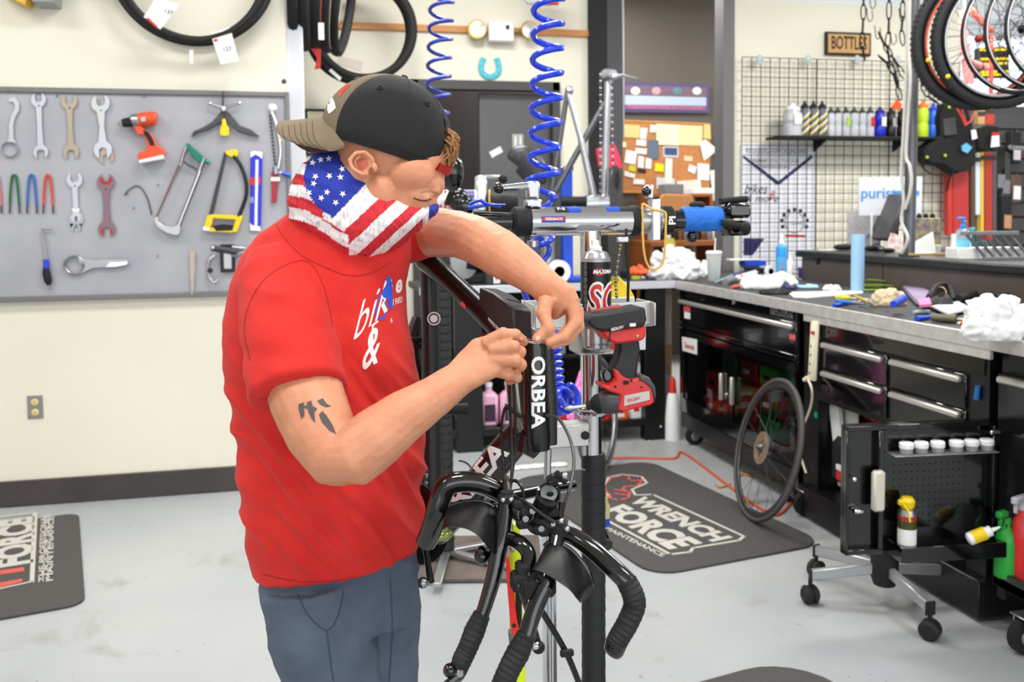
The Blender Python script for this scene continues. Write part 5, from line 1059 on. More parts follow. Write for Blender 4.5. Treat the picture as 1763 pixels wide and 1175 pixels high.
# tray with orange bowl
p = bz(1106, 480); t = thing('parts_tray', 'black plastic tray holding an orange cloth on the back bench', 'tray', p); MB().box((0, .1, .025), (.2, .16, .05), b=.01).build('tray', BLKM, t, local=True); MB().box((0, .1, .052), (.17, .13, .006), b=.002).build('liner', DGRY, t, local=True)
rag('orange_cloth', 'orange cloth bunched in the black tray', 1083, 1116, 450, 473, ORG, .06, 21, z=ZB + .05, cat='cloth')
p = bz(1097, 481); t = thing('tape_roll', 'yellow tape roll at the end of the back bench', 'tape', p); MB().lathe((0, .02, 0), (0, 0, 1), [(.02, 0), (.034, 0), (.034, .02), (.02, .02), (.02, 0)], 20).build('roll', mt('tape_yellow', (214, 214, 70), .5), t, local=True); MB().lathe((.05, .02, 0), (0, 0, 1), [(.015, 0), (.02, .01), (.0, .02)], 12).build('core', WHT, t, local=True)
def lying(name, label, cat, e0, e1, parts, z=.012, zz_=None):
    """thing lying on the bench from pixel e0 to e1; parts: (name, t0, t1, r0, r1, mat)"""
    zb_l = (ZB if zz_ is None else zz_) + z; a, b = onZ(*e0, zb_l), onZ(*e1, zb_l); t = thing(name, label, cat, a); ls = (b - a).length
    for nm, t0, t1, r0, r1, m_ in parts: MB().tube([a.lerp(b, t0), a.lerp(b, (t0 + t1) / 2), a.lerp(b, t1)], [r0, (r0 + r1) / 2 * 1.06, r1], 14).build(nm, m_, t)
    return t
lying('screwdriver', 'navy handled knife lying between the cup and the battery tube', 'knife', (1232, 486), (1284, 467), [('blade', 0, .55, .006, .012, mt('blade_pale', (160, 190, 210), .3, .5)), ('handle', .5, 1, .014, .012, mt('navy_handle', (36, 58, 100), .4))], z=.02)
lying('marker_tube', 'silver capped tube with white and red label by the cup', 'tube', (1249, 486), (1300, 470), [('cap', 0, .28, .021, .021, STL), ('sleeve', .28, .65, .020, .020, PAP), ('label_band', .4, .5, .0205, .0205, RED), ('tail', .65, 1, .018, .02, mt('tail_pale', (186, 214, 232), .5))], z=.02)
lying('bit_holder', 'small red object lying in front of the silver tube', 'holder', (1260, 495), (1276, 493), [('body', 0, 1, .010, .010, mt('soft_red', (210, 80, 66), .5))], z=.01)
lying('pliers', 'blue handled pliers near the bench edge left of the glove', 'pliers', (1436, 526), (1490, 518), [('handle', 0, .5, .009, .008, BLU), ('jaw', .5, 1, .008, .004, STL)], z=.01)
lying('pliers', 'second blue grip crossing behind the first pliers', 'pliers', (1440, 518), (1488, 524), [('handle', 0, .6, .009, .008, mt('grip_blue', (60, 120, 200), .5)), ('jaw', .6, 1, .007, .004, STL)], z=.022)
lying('screwdriver', 'yellow handled screwdriver lying behind the blue pliers', 'screwdriver', (1440, 512), (1498, 516), [('handle', 0, .42, .013, .011, YEL), ('shaft', .42, 1, .004, .004, STL)], z=.013)
lying('marker_pen', 'mustard yellow pen right of the yellow screwdriver', 'pen', (1472, 510), (1504, 524), [('body', 0, .8, .006, .006, mt('mustard', (196, 164, 50), .5)), ('tip', .8, 1, .006, .002, STL)], z=.03)
lying('screwdriver', 'olive handled screwdriver at the bench edge', 'screwdriver', (1605, 547), (1690, 553), [('handle', 0, .5, .015, .017, mt('olive_grip', (96, 96, 72), .5)), ('shaft', .5, 1, .005, .004, STL)], z=.017)
lying('marker_pen', 'orange and yellow pen left of the big white rag', 'pen', (1648, 557), (1686, 558), [('tip', 0, .12, .002, .006, WHT), ('body', .12, .6, .008, .008, ORG), ('tail', .6, 1, .008, .007, mt('pen_amber', (240, 170, 40), .4))], z=.009)
lying('hook_tool', 'blue hooked plastic tool left of the olive screwdriver', 'tool', (1578, 549), (1604, 546), [('body', 0, 1, .012, .007, BLU)], z=.01)
lying('hex_key', 'dark blue rod under the white rag at the right', 'key', (1672, 549), (1700, 545), [('body', 0, 1, .007, .007, mt('rod_blue', (40, 44, 170), .4))], z=.01)
lying('tube_rubber', 'thick black rubber tube slanting behind the white cards', 'tube', (1650, 515), (1748, 494), [('tube', 0, 1, .020, .026, RUB)], z=.024)
lying('tube_rubber', 'second black rubber tube lower on the right of the bench', 'tube', (1668, 535), (1740, 512), [('tube', 0, 1, .016, .018, RUB)], z=.018)
lying('bar_grip', 'short black grip with steel end bolts near the right frame edge', 'grip', (1708, 514), (1735, 508), [('bolt', 0, .2, .012, .014, CHR), ('grip', .2, 1, .012, .012, BLKM)], z=.05)
lying('white_stick', 'short pale blue stick on the bench before the black straps', 'stick', (1573, 538), (1598, 536), [('body', 0, 1, .007, .008, mt('stick_pale', (206, 228, 232), .5))], z=.01)
lying('blue_strap', 'bright blue velcro loop on the tan glove', 'strap', (1538, 524), (1556, 514), [('loop', 0, 1, .014, .018, BLU)], z=.06)
for i, (x, y, lab) in enumerate(((1526, 537, 'left'), (1540, 542, 'middle'), (1238, 492, 'by the cup'), (1205, 486, 'on the bench corner'), (1645, 517, 'beside the straps'))):
    p = bz(x, y); t = thing('hex_nut', 'small steel nut on the bench mat, ' + lab, 'nut', p); MB().lathe((0, 0, 0), (0, 0, 1), [(.005, 0), (.009, 0), (.009, .007), (.005, .007), (.005, 0)], 6).build('body', CHR, t, local=True)
# flat papers and cards
def flat(name, label, pts, mat, cat='paper', th=.003, z=.0, parts=None):
    t = thing(name, label, cat, onZ(pts[0][0], pts[0][1], ZB + z)); MB().prism([onZ(x, y, ZB + z + .001) for x, y in pts], (0, 0, th)).build('sheet', mat, t); return t
flat('paper_strip', 'long white paper strip lying along the bench edge', [(1356, 505), (1484, 502), (1486, 506), (1390, 514), (1366, 513)], PAP, th=.006)
flat('phone', 'white card face down in front of the black straps', [(1602, 530), (1650, 522), (1672, 534), (1634, 543)], PAP, 'card', .008, .01)
flat('white_card', 'second white card beside the black rubber tubes', [(1662, 520), (1684, 516), (1716, 527), (1672, 532)], PAP, 'card', .006, .02)
flat('plastic_bag', 'clear purple tinted plastic bag lying behind the glove', [(1550, 494), (1561, 491), (1612, 512), (1602, 528), (1578, 524)], mt('bag_purple', (196, 176, 214), .25, trans=.2), 'bag', .02, .01)
flat('pink_sponge', 'pink sponge under the purple plastic bag', [(1580, 522), (1600, 516), (1604, 528), (1584, 530)], mt('sponge_pink', (224, 130, 180), .8), 'sponge', .012, .035)
t = thing('strap_coil', 'coil of lime green strap behind the foam tube', 'strap', bz(1510, 500)); LM = mt('strap_lime', (190, 232, 40), .5)
for i in range(4):
    c = bz(1508 + i * 4, 502 - i * 3) + V((0, .0, .01 + .012 * i)); MB().torus(c, (.1 * i, .1, 1), .10 - .012 * i, (.002, .008), 26, 6, sq=(1, 1)).build('loop', LM, t)
t = thing('rubber_bands', 'black tube bundle held by a tan rubber band', 'tube bundle', bz(1620, 528))
for i in range(3): MB().tube(smooth_path([bz(1598, 530) + V((0, 0, .02 + .014 * i)), bz(1612, 520) + V((0, 0, .05 + .014 * i)), bz(1632, 516) + V((0, 0, .05 + .01 * i)), bz(1642, 524) + V((0, 0, .02))], 4), .012, 8).build('tube', RUB, t)
MB().torus(bz(1620, 521) + V((0, 0, .045)), V((1, .2, 0)), .03, .003, 20, 6).build('band', mt('band_tan', (196, 160, 110), .6), t)
p = bz(1302, 462); t = thing('storage_box', 'blue box with a white lid behind the blue squeeze bottle', 'box', p); MB().box((.02, .1, .035), (.18, .12, .04), b=.004).build('box', BLU, t, local=True); MB().box((-.06, .1, .066), (.26, .1, .014), b=.004).build('lid', WHT, t, local=True); MB().box((0, .1, .008), (.1, .1, .016)).build('foot', DGRY, t, local=True)
p = bz(1312, 472); t = thing('stapler', 'black stapler on the bench below the blue box', 'stapler', p); MB().box((0, .03, .03), (.26, .05, .03), MX.Rotation(R(6), 4, 'Y'), b=.008).build('arm', BLKM, t, local=True); MB().box((0, .03, .006), (.24, .055, .012), b=.003).build('base', BLKM, t, local=True)
p = bz(1326, 476); t = thing('tape_dispenser', 'pale grey tape dispenser beside the stapler', 'dispenser', p); MB().lathe((0, 0, .035), (0, 1, 0), [(.02, -.012), (.04, -.012), (.04, .012), (.02, .012), (.02, -.012)], 20).build('roll', WHT, t, local=True); MB().box((.0, 0, .006), (.1, .03, .012), b=.003).build('base', mt('pale_grey', (200, 196, 190), .5), t, local=True)
# ------------------------------------------------------------------ things on the shop counter
def kzp(px, py, X=3.46):
    X += (432 - py) * .012; q = onX(px, py, X)
    while q.y > yk - .12: X -= .02; q = onX(px, py, X)
    return V((q.x, q.y, kz))
def kth(name, label, cat, px, py, ang=12.5): p = kzp(px, py); return thing(name, label, cat, p, rotz(-ang))
t = kth('monitor', 'black monitor seen side on, tilted back on the counter', 'monitor', 1524, 420); 
MB().beam((-.03, .0, .07), (.085, 0, .36), .30, .045, up=(1, 0, -.3), b=.008).build('screen', mt('monitor_grey', (74, 74, 76), .4), t, local=True); MB().beam((.05, 0, .0), (.06, 0, .2), .05, .04, up=(1, 0, 0)).build('stand', BLKM, t, local=True); MB().lathe((.05, 0, 0), (0, 0, 1), [(.11, 0), (.11, .01), (.03, .018)], 20).build('base', BLK, t, local=True)
t = kth('counter_sign', 'white board sign with blue lettering behind the monitor', 'sign', 1545, 414)
MB().box((0, .12, .35), (.41, .012, .25), b=.002).build('board', mt('sign_white', (232, 234, 242), .5), t, local=True)
for dx in (-.12, .12): MB().beam((dx, .12, 0), (dx, .12, .24), .02, .01, up=(1, 0, 0)).build('leg', WHT, t, local=True)
text_on('purist', 'lettering', mt('sign_blue', (66, 152, 226), .5), t, (lambda W_: (lambda x, y, z: W_ @ V((-.08 + x * .1, .112, .37 + y * .1))))(WM[t.name]), bold=.01)
MB().box((.10, .1125, .37), (.17, .002, .03)).build('blue_bar', mt('sign_blue', (66, 152, 226), .5), t, local=True)
t = kth('counter_sign', 'grey speckled board with a blue curve left of the monitor', 'sign', 1492, 421)
MB().box((0, .05, .13), (.22, .02, .26), b=.002).build('board', mt('board_speckle', (186, 184, 186), .6, noise=.12, scale=50), t, local=True); MB().torus((.05, .038, .055), (0, 1, 0), .05, (.008, .001), 24, 6, a0=-60, a1=120).build('blue_arc', BLU, t, local=True)
t = kth('snack_display', 'patterned box of snack packets right of the grey post', 'box', 1594, 422); MB().box((0, .05, .13), (.17, .1, .16), b=.004).build('box', mt('snack_print', (190, 170, 120), .5, rgb2=(80, 84, 130), scale=22), t, local=True); MB().box((0, .05, .025), (.17, .12, .05), b=.003).build('tray', PAP, t, local=True)
for k in range(4): MB().sph((-.06 + k * .04, .05, .22), (.015, .02, .02), 8, 5).build('packet', BLKM, t, local=True)
t = kth('folded_card', 'white tented card on the counter beside the post', 'card', 1588, 428); MB().prism([(-.07, .02, 0), (.09, .02, 0), (.09, .06, .13), (-.07, .06, .04)], (0, .01, 0)).build('card', PAP, t, local=True)
t = kth('brochure', 'open brochure leaning under the monitor', 'brochure', 1545, 425); MB().prism([(-.08, .0, 0), (.08, .0, 0), (.1, .04, .08), (-.02, .05, .12)], (0, .006, 0)).build('page', mt('brochure_print', (226, 220, 216), .6, rgb2=(180, 120, 110), scale=30), t, local=True)
t = kth('sanitiser_bottle', 'clear hand sanitiser pump bottle with blue pump on the counter', 'bottle', 1657, 440)
MB().lathe((0, 0, 0), (0, 0, 1), [(.036, 0), (.038, .004), (.038, .13), (.030, .15), (.013, .16)], 22).build('body', mt('sanitiser_clear', (206, 226, 238), .08, trans=.7), t, local=True); MB().lathe((0, 0, .03), (0, 0, 1), [(.0385, 0), (.0385, .07)], 22).build('label_band', mt('sanitiser_label', (120, 200, 232), .4), t, local=True)
MB().lathe((0, 0, .155), (0, 0, 1), [(.015, 0), (.015, .02), (.007, .024), (.007, .05)], 14).box((-.01, 0, .212), (.045, .014, .014), b=.004).build('pump', mt('pump_blue', (50, 130, 214), .35), t, local=True)
TL = mt('figurine_teal', (62, 136, 140), .6); t = kth('cyclist_figurine', 'teal metal cyclist figurine behind the sanitiser bottle', 'figurine', 1693, 428)
MB().torus((-.03, .12, .04), (0, 1, 0), .036, .005, 20, 6).build('wheel', TL, t, local=True); MB().torus((.05, .12, .05), (0, 1, 0), .036, .005, 20, 6).build('wheel', TL, t, local=True); MB().tube([(-.03, .12, .04), (.01, .12, .1), (.05, .12, .05), (0, .12, .05), (.01, .12, .1)], .006, 6).build('frame', TL, t, local=True); MB().tube([(.03, .12, .1), (.0, .12, .15), (-.035, .12, .16), (-.04, .12, .1)], [.012, .018, .012, .006], 8).sph((-.045, .12, .185), .016).build('rider', TL, t, local=True)
t = kth('wire_rack', 'dark grey slanted wire rack near the right edge of the counter', 'rack', 1752, 430)
for k in range(6): MB().beam((-.13 + k * .045, .06, .01), (-.19 + k * .045, .14, .13), .022, .008).build('fin', DGRY, t, local=True)
MB().beam((-.22, .14, .135), (.08, .14, .135), .02, .02).build('top_bar', GRYP, t, local=True); MB().beam((-.14, .06, .008), (.12, .06, .008), .02, .016).build('foot_bar', GRYP, t, local=True)
t = kth('paper_box', 'low white cardboard tray of papers on the counter', 'box', 1722, 436); MB().box((0, .16, .03), (.34, .14, .06), b=.004).build('tray', PAP, t, local=True); MB().box((-.1, .2, .08), (.1, .02, .1), b=.002).build('card', PAP, t, local=True)
rag('leather_glove', 'reddish brown leather glove on the counter by the sanitiser', 1668, 1703, 426, 446, mt('leather_brown', (168, 110, 92), .6), .04, 31, z=kz, cat='glove')
t = kth('wood_batten', 'long tan wooden stick lying on the counter', 'stick', 1615, 437); MB().beam((-.16, 0, .012), (.2, .02, .012), .02, .014).build('stick', mt('batten', (190, 150, 96), .6), t, local=True)
for i, (x, y, r_) in enumerate(((1450, 418, .05), (1470, 422, .05), (1500, 425, .04), (1530, 430, .035))):
    t = kth('mouse' if i % 2 else 'scanner', ['black barcode scanner at the left end of the counter', 'black mouse near the grey board', 'black card reader under the grey board', 'small black mouse in front of the monitor'][i], 'device', x, y); MB().sph((0, 0, r_ * .4), (r_ * 1.2, r_ * .8, r_ * .4)).build('shell', BLKM, t, local=True); MB().tube(smooth_path([V((0, .03, .01)), V((.06, .08, .04)), V((.12, .06, .005)), V((.16, .1, .005))], 4), .004, 6).build('cord', BLKM, t, local=True)
t = kth('counter_note', 'white sheet of paper at the left end of the counter', 'paper', 1440, 426); MB().box((0, .03, .001), (.2, .1, .002)).build('sheet', PAP, t, local=True)
# ------------------------------------------------------------------ packs, straps and parts beyond the counter
def sq(pts, Y, mat, name, t, th=.05, bev=.006): return MB().prism([onY(x, y, Y) for x, y in pts], (0, th, 0)).build(name, mat, t, bev=bev)
Y7 = YG - .25
BKP = mt('pack_black', (18, 18, 20), .8, bump=.2, bscale=80)
t = thing('backpack', 'black cycling backpack hanging on the grid beside the blue bottle', 'bag', onY(1650, 330, Y7))
sq([(1628, 178), (1650, 172), (1668, 186), (1676, 215), (1682, 250), (1680, 285), (1650, 300), (1625, 285), (1600, 282), (1588, 262), (1606, 244), (1622, 236), (1620, 200)], Y7, BKP, 'sack', t, .14, .02)
MB().prism([onY(x, y, Y7 - .02) for x, y in ((1625, 205), (1645, 202), (1648, 232), (1626, 234))], (0, .03, 0)).build('front_pocket', mt('pocket_grey', (64, 64, 68), .6), t, bev=.004)
for pts in ([(1592, 262), (1588, 285), (1600, 298), (1616, 302), (1632, 300)], [(1640, 292), (1634, 310), (1630, 330)]): MB().tube(smooth_path([onY(x, y, Y7 - .02) for x, y in pts], 4), (.004, .014), 6).build('strap', BLKM, t)
MB().prism([onY(x, y, Y7 - .03) for x, y in ((1656, 252), (1664, 246), (1674, 254), (1666, 264), (1657, 260))], (0, .01, 0)).build('blue_tag', mt('tag_blue', (96, 176, 216), .5), t)
for q in ((1596, 271), (1627, 268), (1634, 185)): MB().sph(onY(q[0], q[1], Y7 - .015), .014, 8, 6).build('lime_badge', mt('badge_lime', (170, 200, 50), .5), t)
t = thing('bottle_cage', 'orange red bottle cage hanging in front of the backpack', 'bottle cage', onY(1660, 190, Y7 - .15)); MB().tube([onY(x, y, Y7 - .15) for x, y in ((1645, 182), (1678, 190), (1672, 208), (1662, 216), (1655, 200), (1645, 182))], .008, 8).tube([onY(x, y, Y7 - .15) for x, y in ((1655, 186), (1664, 214))], .006, 8).build('wire_frame', mt('cage_red', (206, 66, 50), .4), t)
t = thing('waist_pack', 'black waist pack with white tags at the edge of the slat wall', 'bag', onY(1700, 255, Y7)); sq([(1684, 220), (1700, 214), (1722, 217), (1722, 252), (1700, 262), (1684, 256)], Y7, BKP, 'pouch', t, .12, .015)
for pts in (((1672, 224), (1680, 223), (1683, 238), (1674, 241)), ((1708, 232), (1720, 228), (1721, 252), (1706, 254))): MB().prism([onY(x, y, Y7 - .03) for x, y in pts], (0, .004, 0)).build('price_tag', PAP, t)
MB().prism([onY(x, y, Y7 - .032) for x, y in ((1708, 228), (1720, 228), (1720, 233), (1708, 234))], (0, .004, 0)).build('tag_header', RED, t)
YT = YG - .1
for i, (x0, x1, y0, y1, rgb, lab) in enumerate(((1632, 1640, 290, 405, (196, 58, 48), 'narrow red vertical strip, leftmost of the hanging strips'), (1641, 1668, 282, 405, (184, 54, 56), 'broad dark red vertical box panel behind the backpack'), (1672, 1679, 268, 400, (90, 70, 50), 'brown vertical strip in the hanging row'), (1680, 1688, 265, 370, (214, 222, 236), 'pale striped vertical strip in the hanging row'), (1689, 1694, 262, 400, (226, 190, 70), 'yellow vertical strip in the hanging row'), (1696, 1709, 262, 415, (176, 56, 46), 'brick red vertical strip with dark middle'), (1710, 1716, 262, 405, (84, 84, 90), 'grey vertical strip, last of the hanging row'), (1684, 1696, 186, 214, (214, 170, 110), 'tan package above the waist pack'), (1697, 1712, 182, 214, (196, 66, 56), 'red package above the waist pack'))):
    t = thing('product_strip', lab, 'package', onY(x0, y1, YT), group='tall coloured packages'); sq([(x0, y0), (x1, y0), (x1, y1), (x0, y1)], YT, mt('strip_%d' % i, rgb, .5), 'box', t, .05, .003); sq([(x0, y0 + 6), (x1, y0 + 6), (x1, y0 + 14), (x0, y0 + 14)], YT - .003, mt('strip_dark', (60, 50, 50), .5), 'header', t, .003, 0)
for i, (x, y0, y1) in enumerate(((1724, 250, 330), (1733, 262, 340), (1751, 225, 282), (1751, 300, 350), (1735, 340, 400))):
    t = thing('hanging_part', 'dark boxed bicycle part on the slat wall, %s' % ['upper left one', 'second from the left', 'with a pale picture card', 'lower one near the frame edge', 'lowest one above the wire rack'][i], 'package', onY(x, y1, YS - .12)); sq([(x - 9, y0), (x + 8, y0 + 2), (x + 7, y1), (x - 8, y1)], YS - .2, [BLKM, DGRY, BLKM, mt('brown_pkg', (96, 72, 60), .6), BLKM][i], 'pack', t, .1, .01)
    MB().prism([onY(a, b, YS - .21) for a, b in ((x - 5, y1 - 30), (x + 7, y1 - 29), (x + 6, y1 - 6), (x - 6, y1 - 7))], (0, .004, 0)).build('header_card', [GRYP, GRYP, mt('pale_pink', (210, 196, 204), .6), PAP, mt('card_tan', (190, 140, 110), .6)][i], t); MB().cyl(onY(x, y0 + 2, YS - .15), onY(x, y0 + 1, YS), .01, n=6).build('peg', STL, t)
t = thing('slat_shelf', 'grey slatwall bracket shelf near the right frame edge', 'shelf', onY(1740, 255, YS - .2)); MB().tube([onY(1738, 252, YS), onY(1740, 254, YS - .35), onY(1765, 256, YS - .35)], .022, 8).build('arm', GRYP, t)
t = thing('glove_display', 'black and yellow boxed tools behind the hanging wheels', 'package', onY(1708, 130, YS - .2))
sq([(1686, 82), (1738, 80), (1738, 134), (1684, 134)], YS - .2, BLK, 'backing', t, .08, .01)
for y in (84, 100, 108, 122, 127): sq([(1688, y), (1736, y - 1), (1736, y + 3), (1688, y + 4)], YS - .205, YEL, 'yellow_line', t, .006, 0)
t = thing('hanging_frame', 'pink red bicycle frame hanging high behind the wheels', 'bicycle frame', onY(1680, 100, YS - .8)); PK = mt('frame_pink', (222, 130, 130), .35); RF = mt('frame_red', (206, 80, 66), .35)
MB().tube([onY(1650, 20, YS - .8), onY(1662, 90, YS - .8), onY(1668, 145, YS - .8)], .045, 10).build('fork', PK, t); MB().tube([onY(1672, 18, YS - .8), onY(1708, 56, YS - .8)], .03, 10).build('top_tube', RF, t); MB().tube([onY(1655, 100, YS - .8), onY(1700, 118, YS - .8)], .03, 10).build('down_tube', PK, t); MB().tube([onY(1707, 56, YS - .8), onY(1706, 175, YS - .8)], .02, 10).build('seat_tube', RF, t)
# ------------------------------------------------------------------ row of wheels hanging at the top right
wl = ['front wheel of the hanging row, knobbly tyre and orange rim label', 'second hanging wheel, knobbly tyre with black spokes', 'third hanging wheel, bare black rim', 'fourth hanging wheel, bare glossy black rim', 'fifth hanging wheel, cut off by the right frame edge']
hub3 = [(1691, 66, 4.60), (1727, 62, 4.56), (1766, 50, 4.50), (1808, 42, 4.45), (1846, 36, 4.40)]
for i, (x, y, d) in enumerate(hub3):
    c = P(x, y, d); v_ = (c - V((0, 0, 1.5))).normalized(); sd = v_.cross(V((0, 0, 1))).normalized(); ax = (v_ * math.cos(R(28)) - sd * math.sin(R(28))).normalized()
    t = wheel('hanging_wheel', wl[i], c, ax, .335 if i < 2 else .318, .026 if i < 2 else .012, .022, BLK, mt('knobby', (44, 44, 46), .7) if i < 2 else BLK, spokes=24, group='wheels hanging in a row', sp=.0016, cat='wheel', hubmat=RED if i == 0 else (STL if i == 1 else BLK), tyre_on=i < 2)
    a, b = frame_axes(ax)
    if i < 2:
        MB().torus(c - ax * .018, ax, .295, .006, 48, 6, a0=0, a1=360).build('rim_label', mt('rim_orange', (222, 84, 58), .4) if i == 0 else mt('rim_pale', (200, 200, 204), .4), t)
        mb = MB()
        for k in range(80):
            th = 2 * PI * k / 80; rd = a * math.cos(th) + b * math.sin(th); tg = -a * math.sin(th) + b * math.cos(th); q = c + rd * (.335 + .024)
            for s_ in (-.5, .5): mb.box((0, s_ * .026, -.004), (.012, .014, .008), MX(((tg.x, ax.x, rd.x, q.x), (tg.y, ax.y, rd.y, q.y), (tg.z, ax.z, rd.z, q.z), (0, 0, 0, 1))))
        mb.build('knob', RUB, t, kind='stuff')
        MB().sph(P(1598 + 34 * i, 104 + i * 28, d - .02), .012).build('yellow_label', YEL, t)
    else: MB().torus(c - ax * .012, ax, .305, .003, 40, 6, a0=200, a1=330).build('rim_decal', WHT, t)
MB().tube([onY(1661, 30, YS - .8), onY(1661, -60, YS - .8), onY(1661, -60, YS + .3)], .012, 8).build('hanger', STL, bpy.data.objects['hanging_frame'])
t = thing('wheel_rail', 'steel rail from which the row of wheels hangs, above the frame', 'rail', P(1760, -90, 4.5)); MB().cyl(P(1600, -62, 4.75), P(1960, -110, 4.3), .012).build('rail', STL, t)
# ------------------------------------------------------------------ front repair stand
def vline(px, py, d): q = P(px, py, d); return q.x, q.y
dS = 2.1; sx_, sy_ = vline(1018, 640, dS)
t = thing('repair_stand', 'chrome double arm repair stand with a black taped lower post', 'repair stand', (sx_, sy_, 0))
z395 = P(1018, 398, dS).z; z600 = P(1018, 600, dS).z; z802 = P(1016, 803, dS).z
MB().lathe((sx_, sy_, 0), (0, 0, 1), [(.30, 0), (.30, .012), (.06, .02), (.05, .05)], 32).build('base_plate', DGRY, t)
MB().cyl((sx_, sy_, z802 - .02), (sx_, sy_, z395), .0235, n=24).build('post', CHR, t)
mb = MB(); nz = int((z802) / .034); pr = []
for i in range(nz): z = .03 + i * .034; pr += [(.0285, z), (.0275, z + .028), (.0265, z + .033)]
mb.lathe((sx_, sy_, 0), (.004, 0, 1), pr, 24).build('taped_post', TAPE, t)
hx0, hx1 = P(886, 381, 2.08), P(1142, 381, 2.16); hax = (hx1 - hx0).normalized(); hax.z = 0; hax.normalize(); hup = V((0, 0, 1)); hfr = hax.cross(hup)
if hfr.y > 0: hfr = -hfr
def H(px, py=381): # point on the arm axis at pixel column px
    lo, hi = hx0 - hax * .4, hx1 + hax * .5
    for _ in range(30):
        m = (lo + hi) / 2
        if px_of(m)[0] < px: lo = m
        else: hi = m
    return m
rT = .0335
MB().cyl(H(905), H(1092), rT, n=32).build('arm_tube', CHR, t); MB().cyl(H(1092), H(1140), .031, n=28).build('arm_tube', STL, t)
MB().lathe(H(882), hax, [(.028, 0), (.034, .004), (.0345, .036), (.034, .04), (.030, .044)], 30).build('collar', BLKM, t); MB().lathe(H(1083), hax, [(.0345, 0), (.036, .003), (.036, .019), (.0345, .022)], 30).build('collar', BLKM, t)
MB().lathe(H(1136), hax, [(.034, 0), (.0345, .003), (.0345, .026), (.030, .03)], 30).build('collar', BLK, t)
MB().cyl(H(1156), H(1182), .024, n=20).build('jaw_tube', BLKG, t)
BT = mt('painter_tape', (34, 112, 212), .6, bump=.5, bscale=70)
pts = [H(x) for x in (1173, 1178, 1185, 1196, 1205, 1215, 1226, 1236, 1240)]; MB().tube([p + V((0, 0, .003)) for p in pts], [.026, .031, .030, .032, .030, .031, .030, .030, .027], 14, sq=(1, .9)).build('blue_tape', BT, t)
MB().cyl(H(1238), H(1256), .020, n=16).build('jaw_tube', BLKG, t)
c = H(1266)
for dz, nm in ((.022, 'upper_jaw'), (-.020, 'lower_jaw')):
    MB().box((0, 0, 0), (.062, .055, .036), MX(((hax.x, hfr.x, 0, c.x), (hax.y, hfr.y, 0, c.y), (0, 0, 1, c.z + dz), (0, 0, 0, 1))), b=.008).build(nm, BLKG, t)
MB().tube([c + hax * -.05 + hfr * .03 + V((0, 0, -.006)), c + hfr * .045 + V((0, 0, -.016))], [.008, .009], 12).sph(c + hfr * .05 + V((0, 0, -.018)), .014).build('jaw_lever', BLKM, t)
MB().tube([c + hax * -.04 + V((0, 0, .045)), c + hax * .03 + V((0, 0, .05))], .008, 10).build('jaw_pad', BLKM, t)
MB().sph(H(1191) + V((0, 0, -.040)), .014).cyl(H(1191) + V((0, 0, -.038)), H(1191), .006, n=8).build('knob', BLKG, t); MB().sph(H(1195) + V((0, 0, .036)), (.012, .012, .009)).sph(H(1205) + V((0, 0, .036)), (.012, .012, .009)).build('cable_clip', BLKM, t)
# left jaw reaching behind the arm
MB().tube([H(884), H(800) - hfr * .0], .020, 12, sq=(1, .8)).build('jaw_bar', BLKG, t); MB().tube([H(884) + V((0, 0, .012)), H(815) + V((0, 0, .018))], .008, 8).build('jaw_rod', BLKG, t)
MB().tube(smooth_path([P(870, 353, 2.05), P(840, 352, 2.05), P(825, 345, 2.05), P(808, 352, 2.05)], 4), [.004] * 5 + [.007] * 8, 8, sq=(.6, 1.6)).build('blue_lever', BLU, t)
# cam levers
def frm(c): return MX(((hax.x, hfr.x, 0, c.x), (hax.y, hfr.y, 0, c.y), (0, 0, 1, c.z), (0, 0, 0, 1)))
c = H(917) + V((0, 0, .042)); MB().box((0, 0, 0), (.036, .036, .018), frm(c), b=.003).build('cam_base', STL, t); MB().box((0, 0, .030), (.030, .030, .040), frm(c), b=.005).build('cam_block', ALU, t)
kb = c + V((0, 0, .034)) - hax * .078 + hfr * .02; MB().tube([c + V((0, 0, .040)), kb], [.010, .007], 12).build('cam_lever', CHR, t); MB().sph(kb - hax * .006, .013).build('ball_knob', BLKG, t)
MB().cyl(c + V((0, 0, -.1)), c + V((0, 0, -.086)), .014, n=16).build('clamp_nut', STL, t)
c = H(1120); MB().box((0, .0, .002), (.020, .034, .096), frm(c + hfr * .022), b=.002).build('clamp_block', mt('clamp_pale', (216, 220, 216), .25, .6), t); MB().box((-.004, 0, .068), (.018, .022, .032), frm(c), b=.003).build('cam_block', ALU, t)
MB().sph(c + V((0, 0, .068)) - hax * .018 + hfr * .02, .012).build('ball_knob', BLKG, t)
YB2 = mt('rubber_band', (226, 178, 84), .5); MB().tube(smooth_path([H(1098) + V((0, 0, .04)) + hfr * .03, H(1097) + V((0, 0, -.06)) + hfr * .04, H(1105) + V((0, 0, -.105)) + hfr * .04, H(1118) + V((0, 0, -.112)) + hfr * .04, H(1131) + V((0, 0, -.09)) + hfr * .042, H(1134) + V((0, 0, 0)) + hfr * .044, H(1132) + V((0, 0, .02)) + hfr * .043, H(1112) + V((0, 0, .026)) + hfr * .044, H(1099) + V((0, 0, .04)) + hfr * .03], 4), .0028, 8).build('rubber_band', YB2, t)
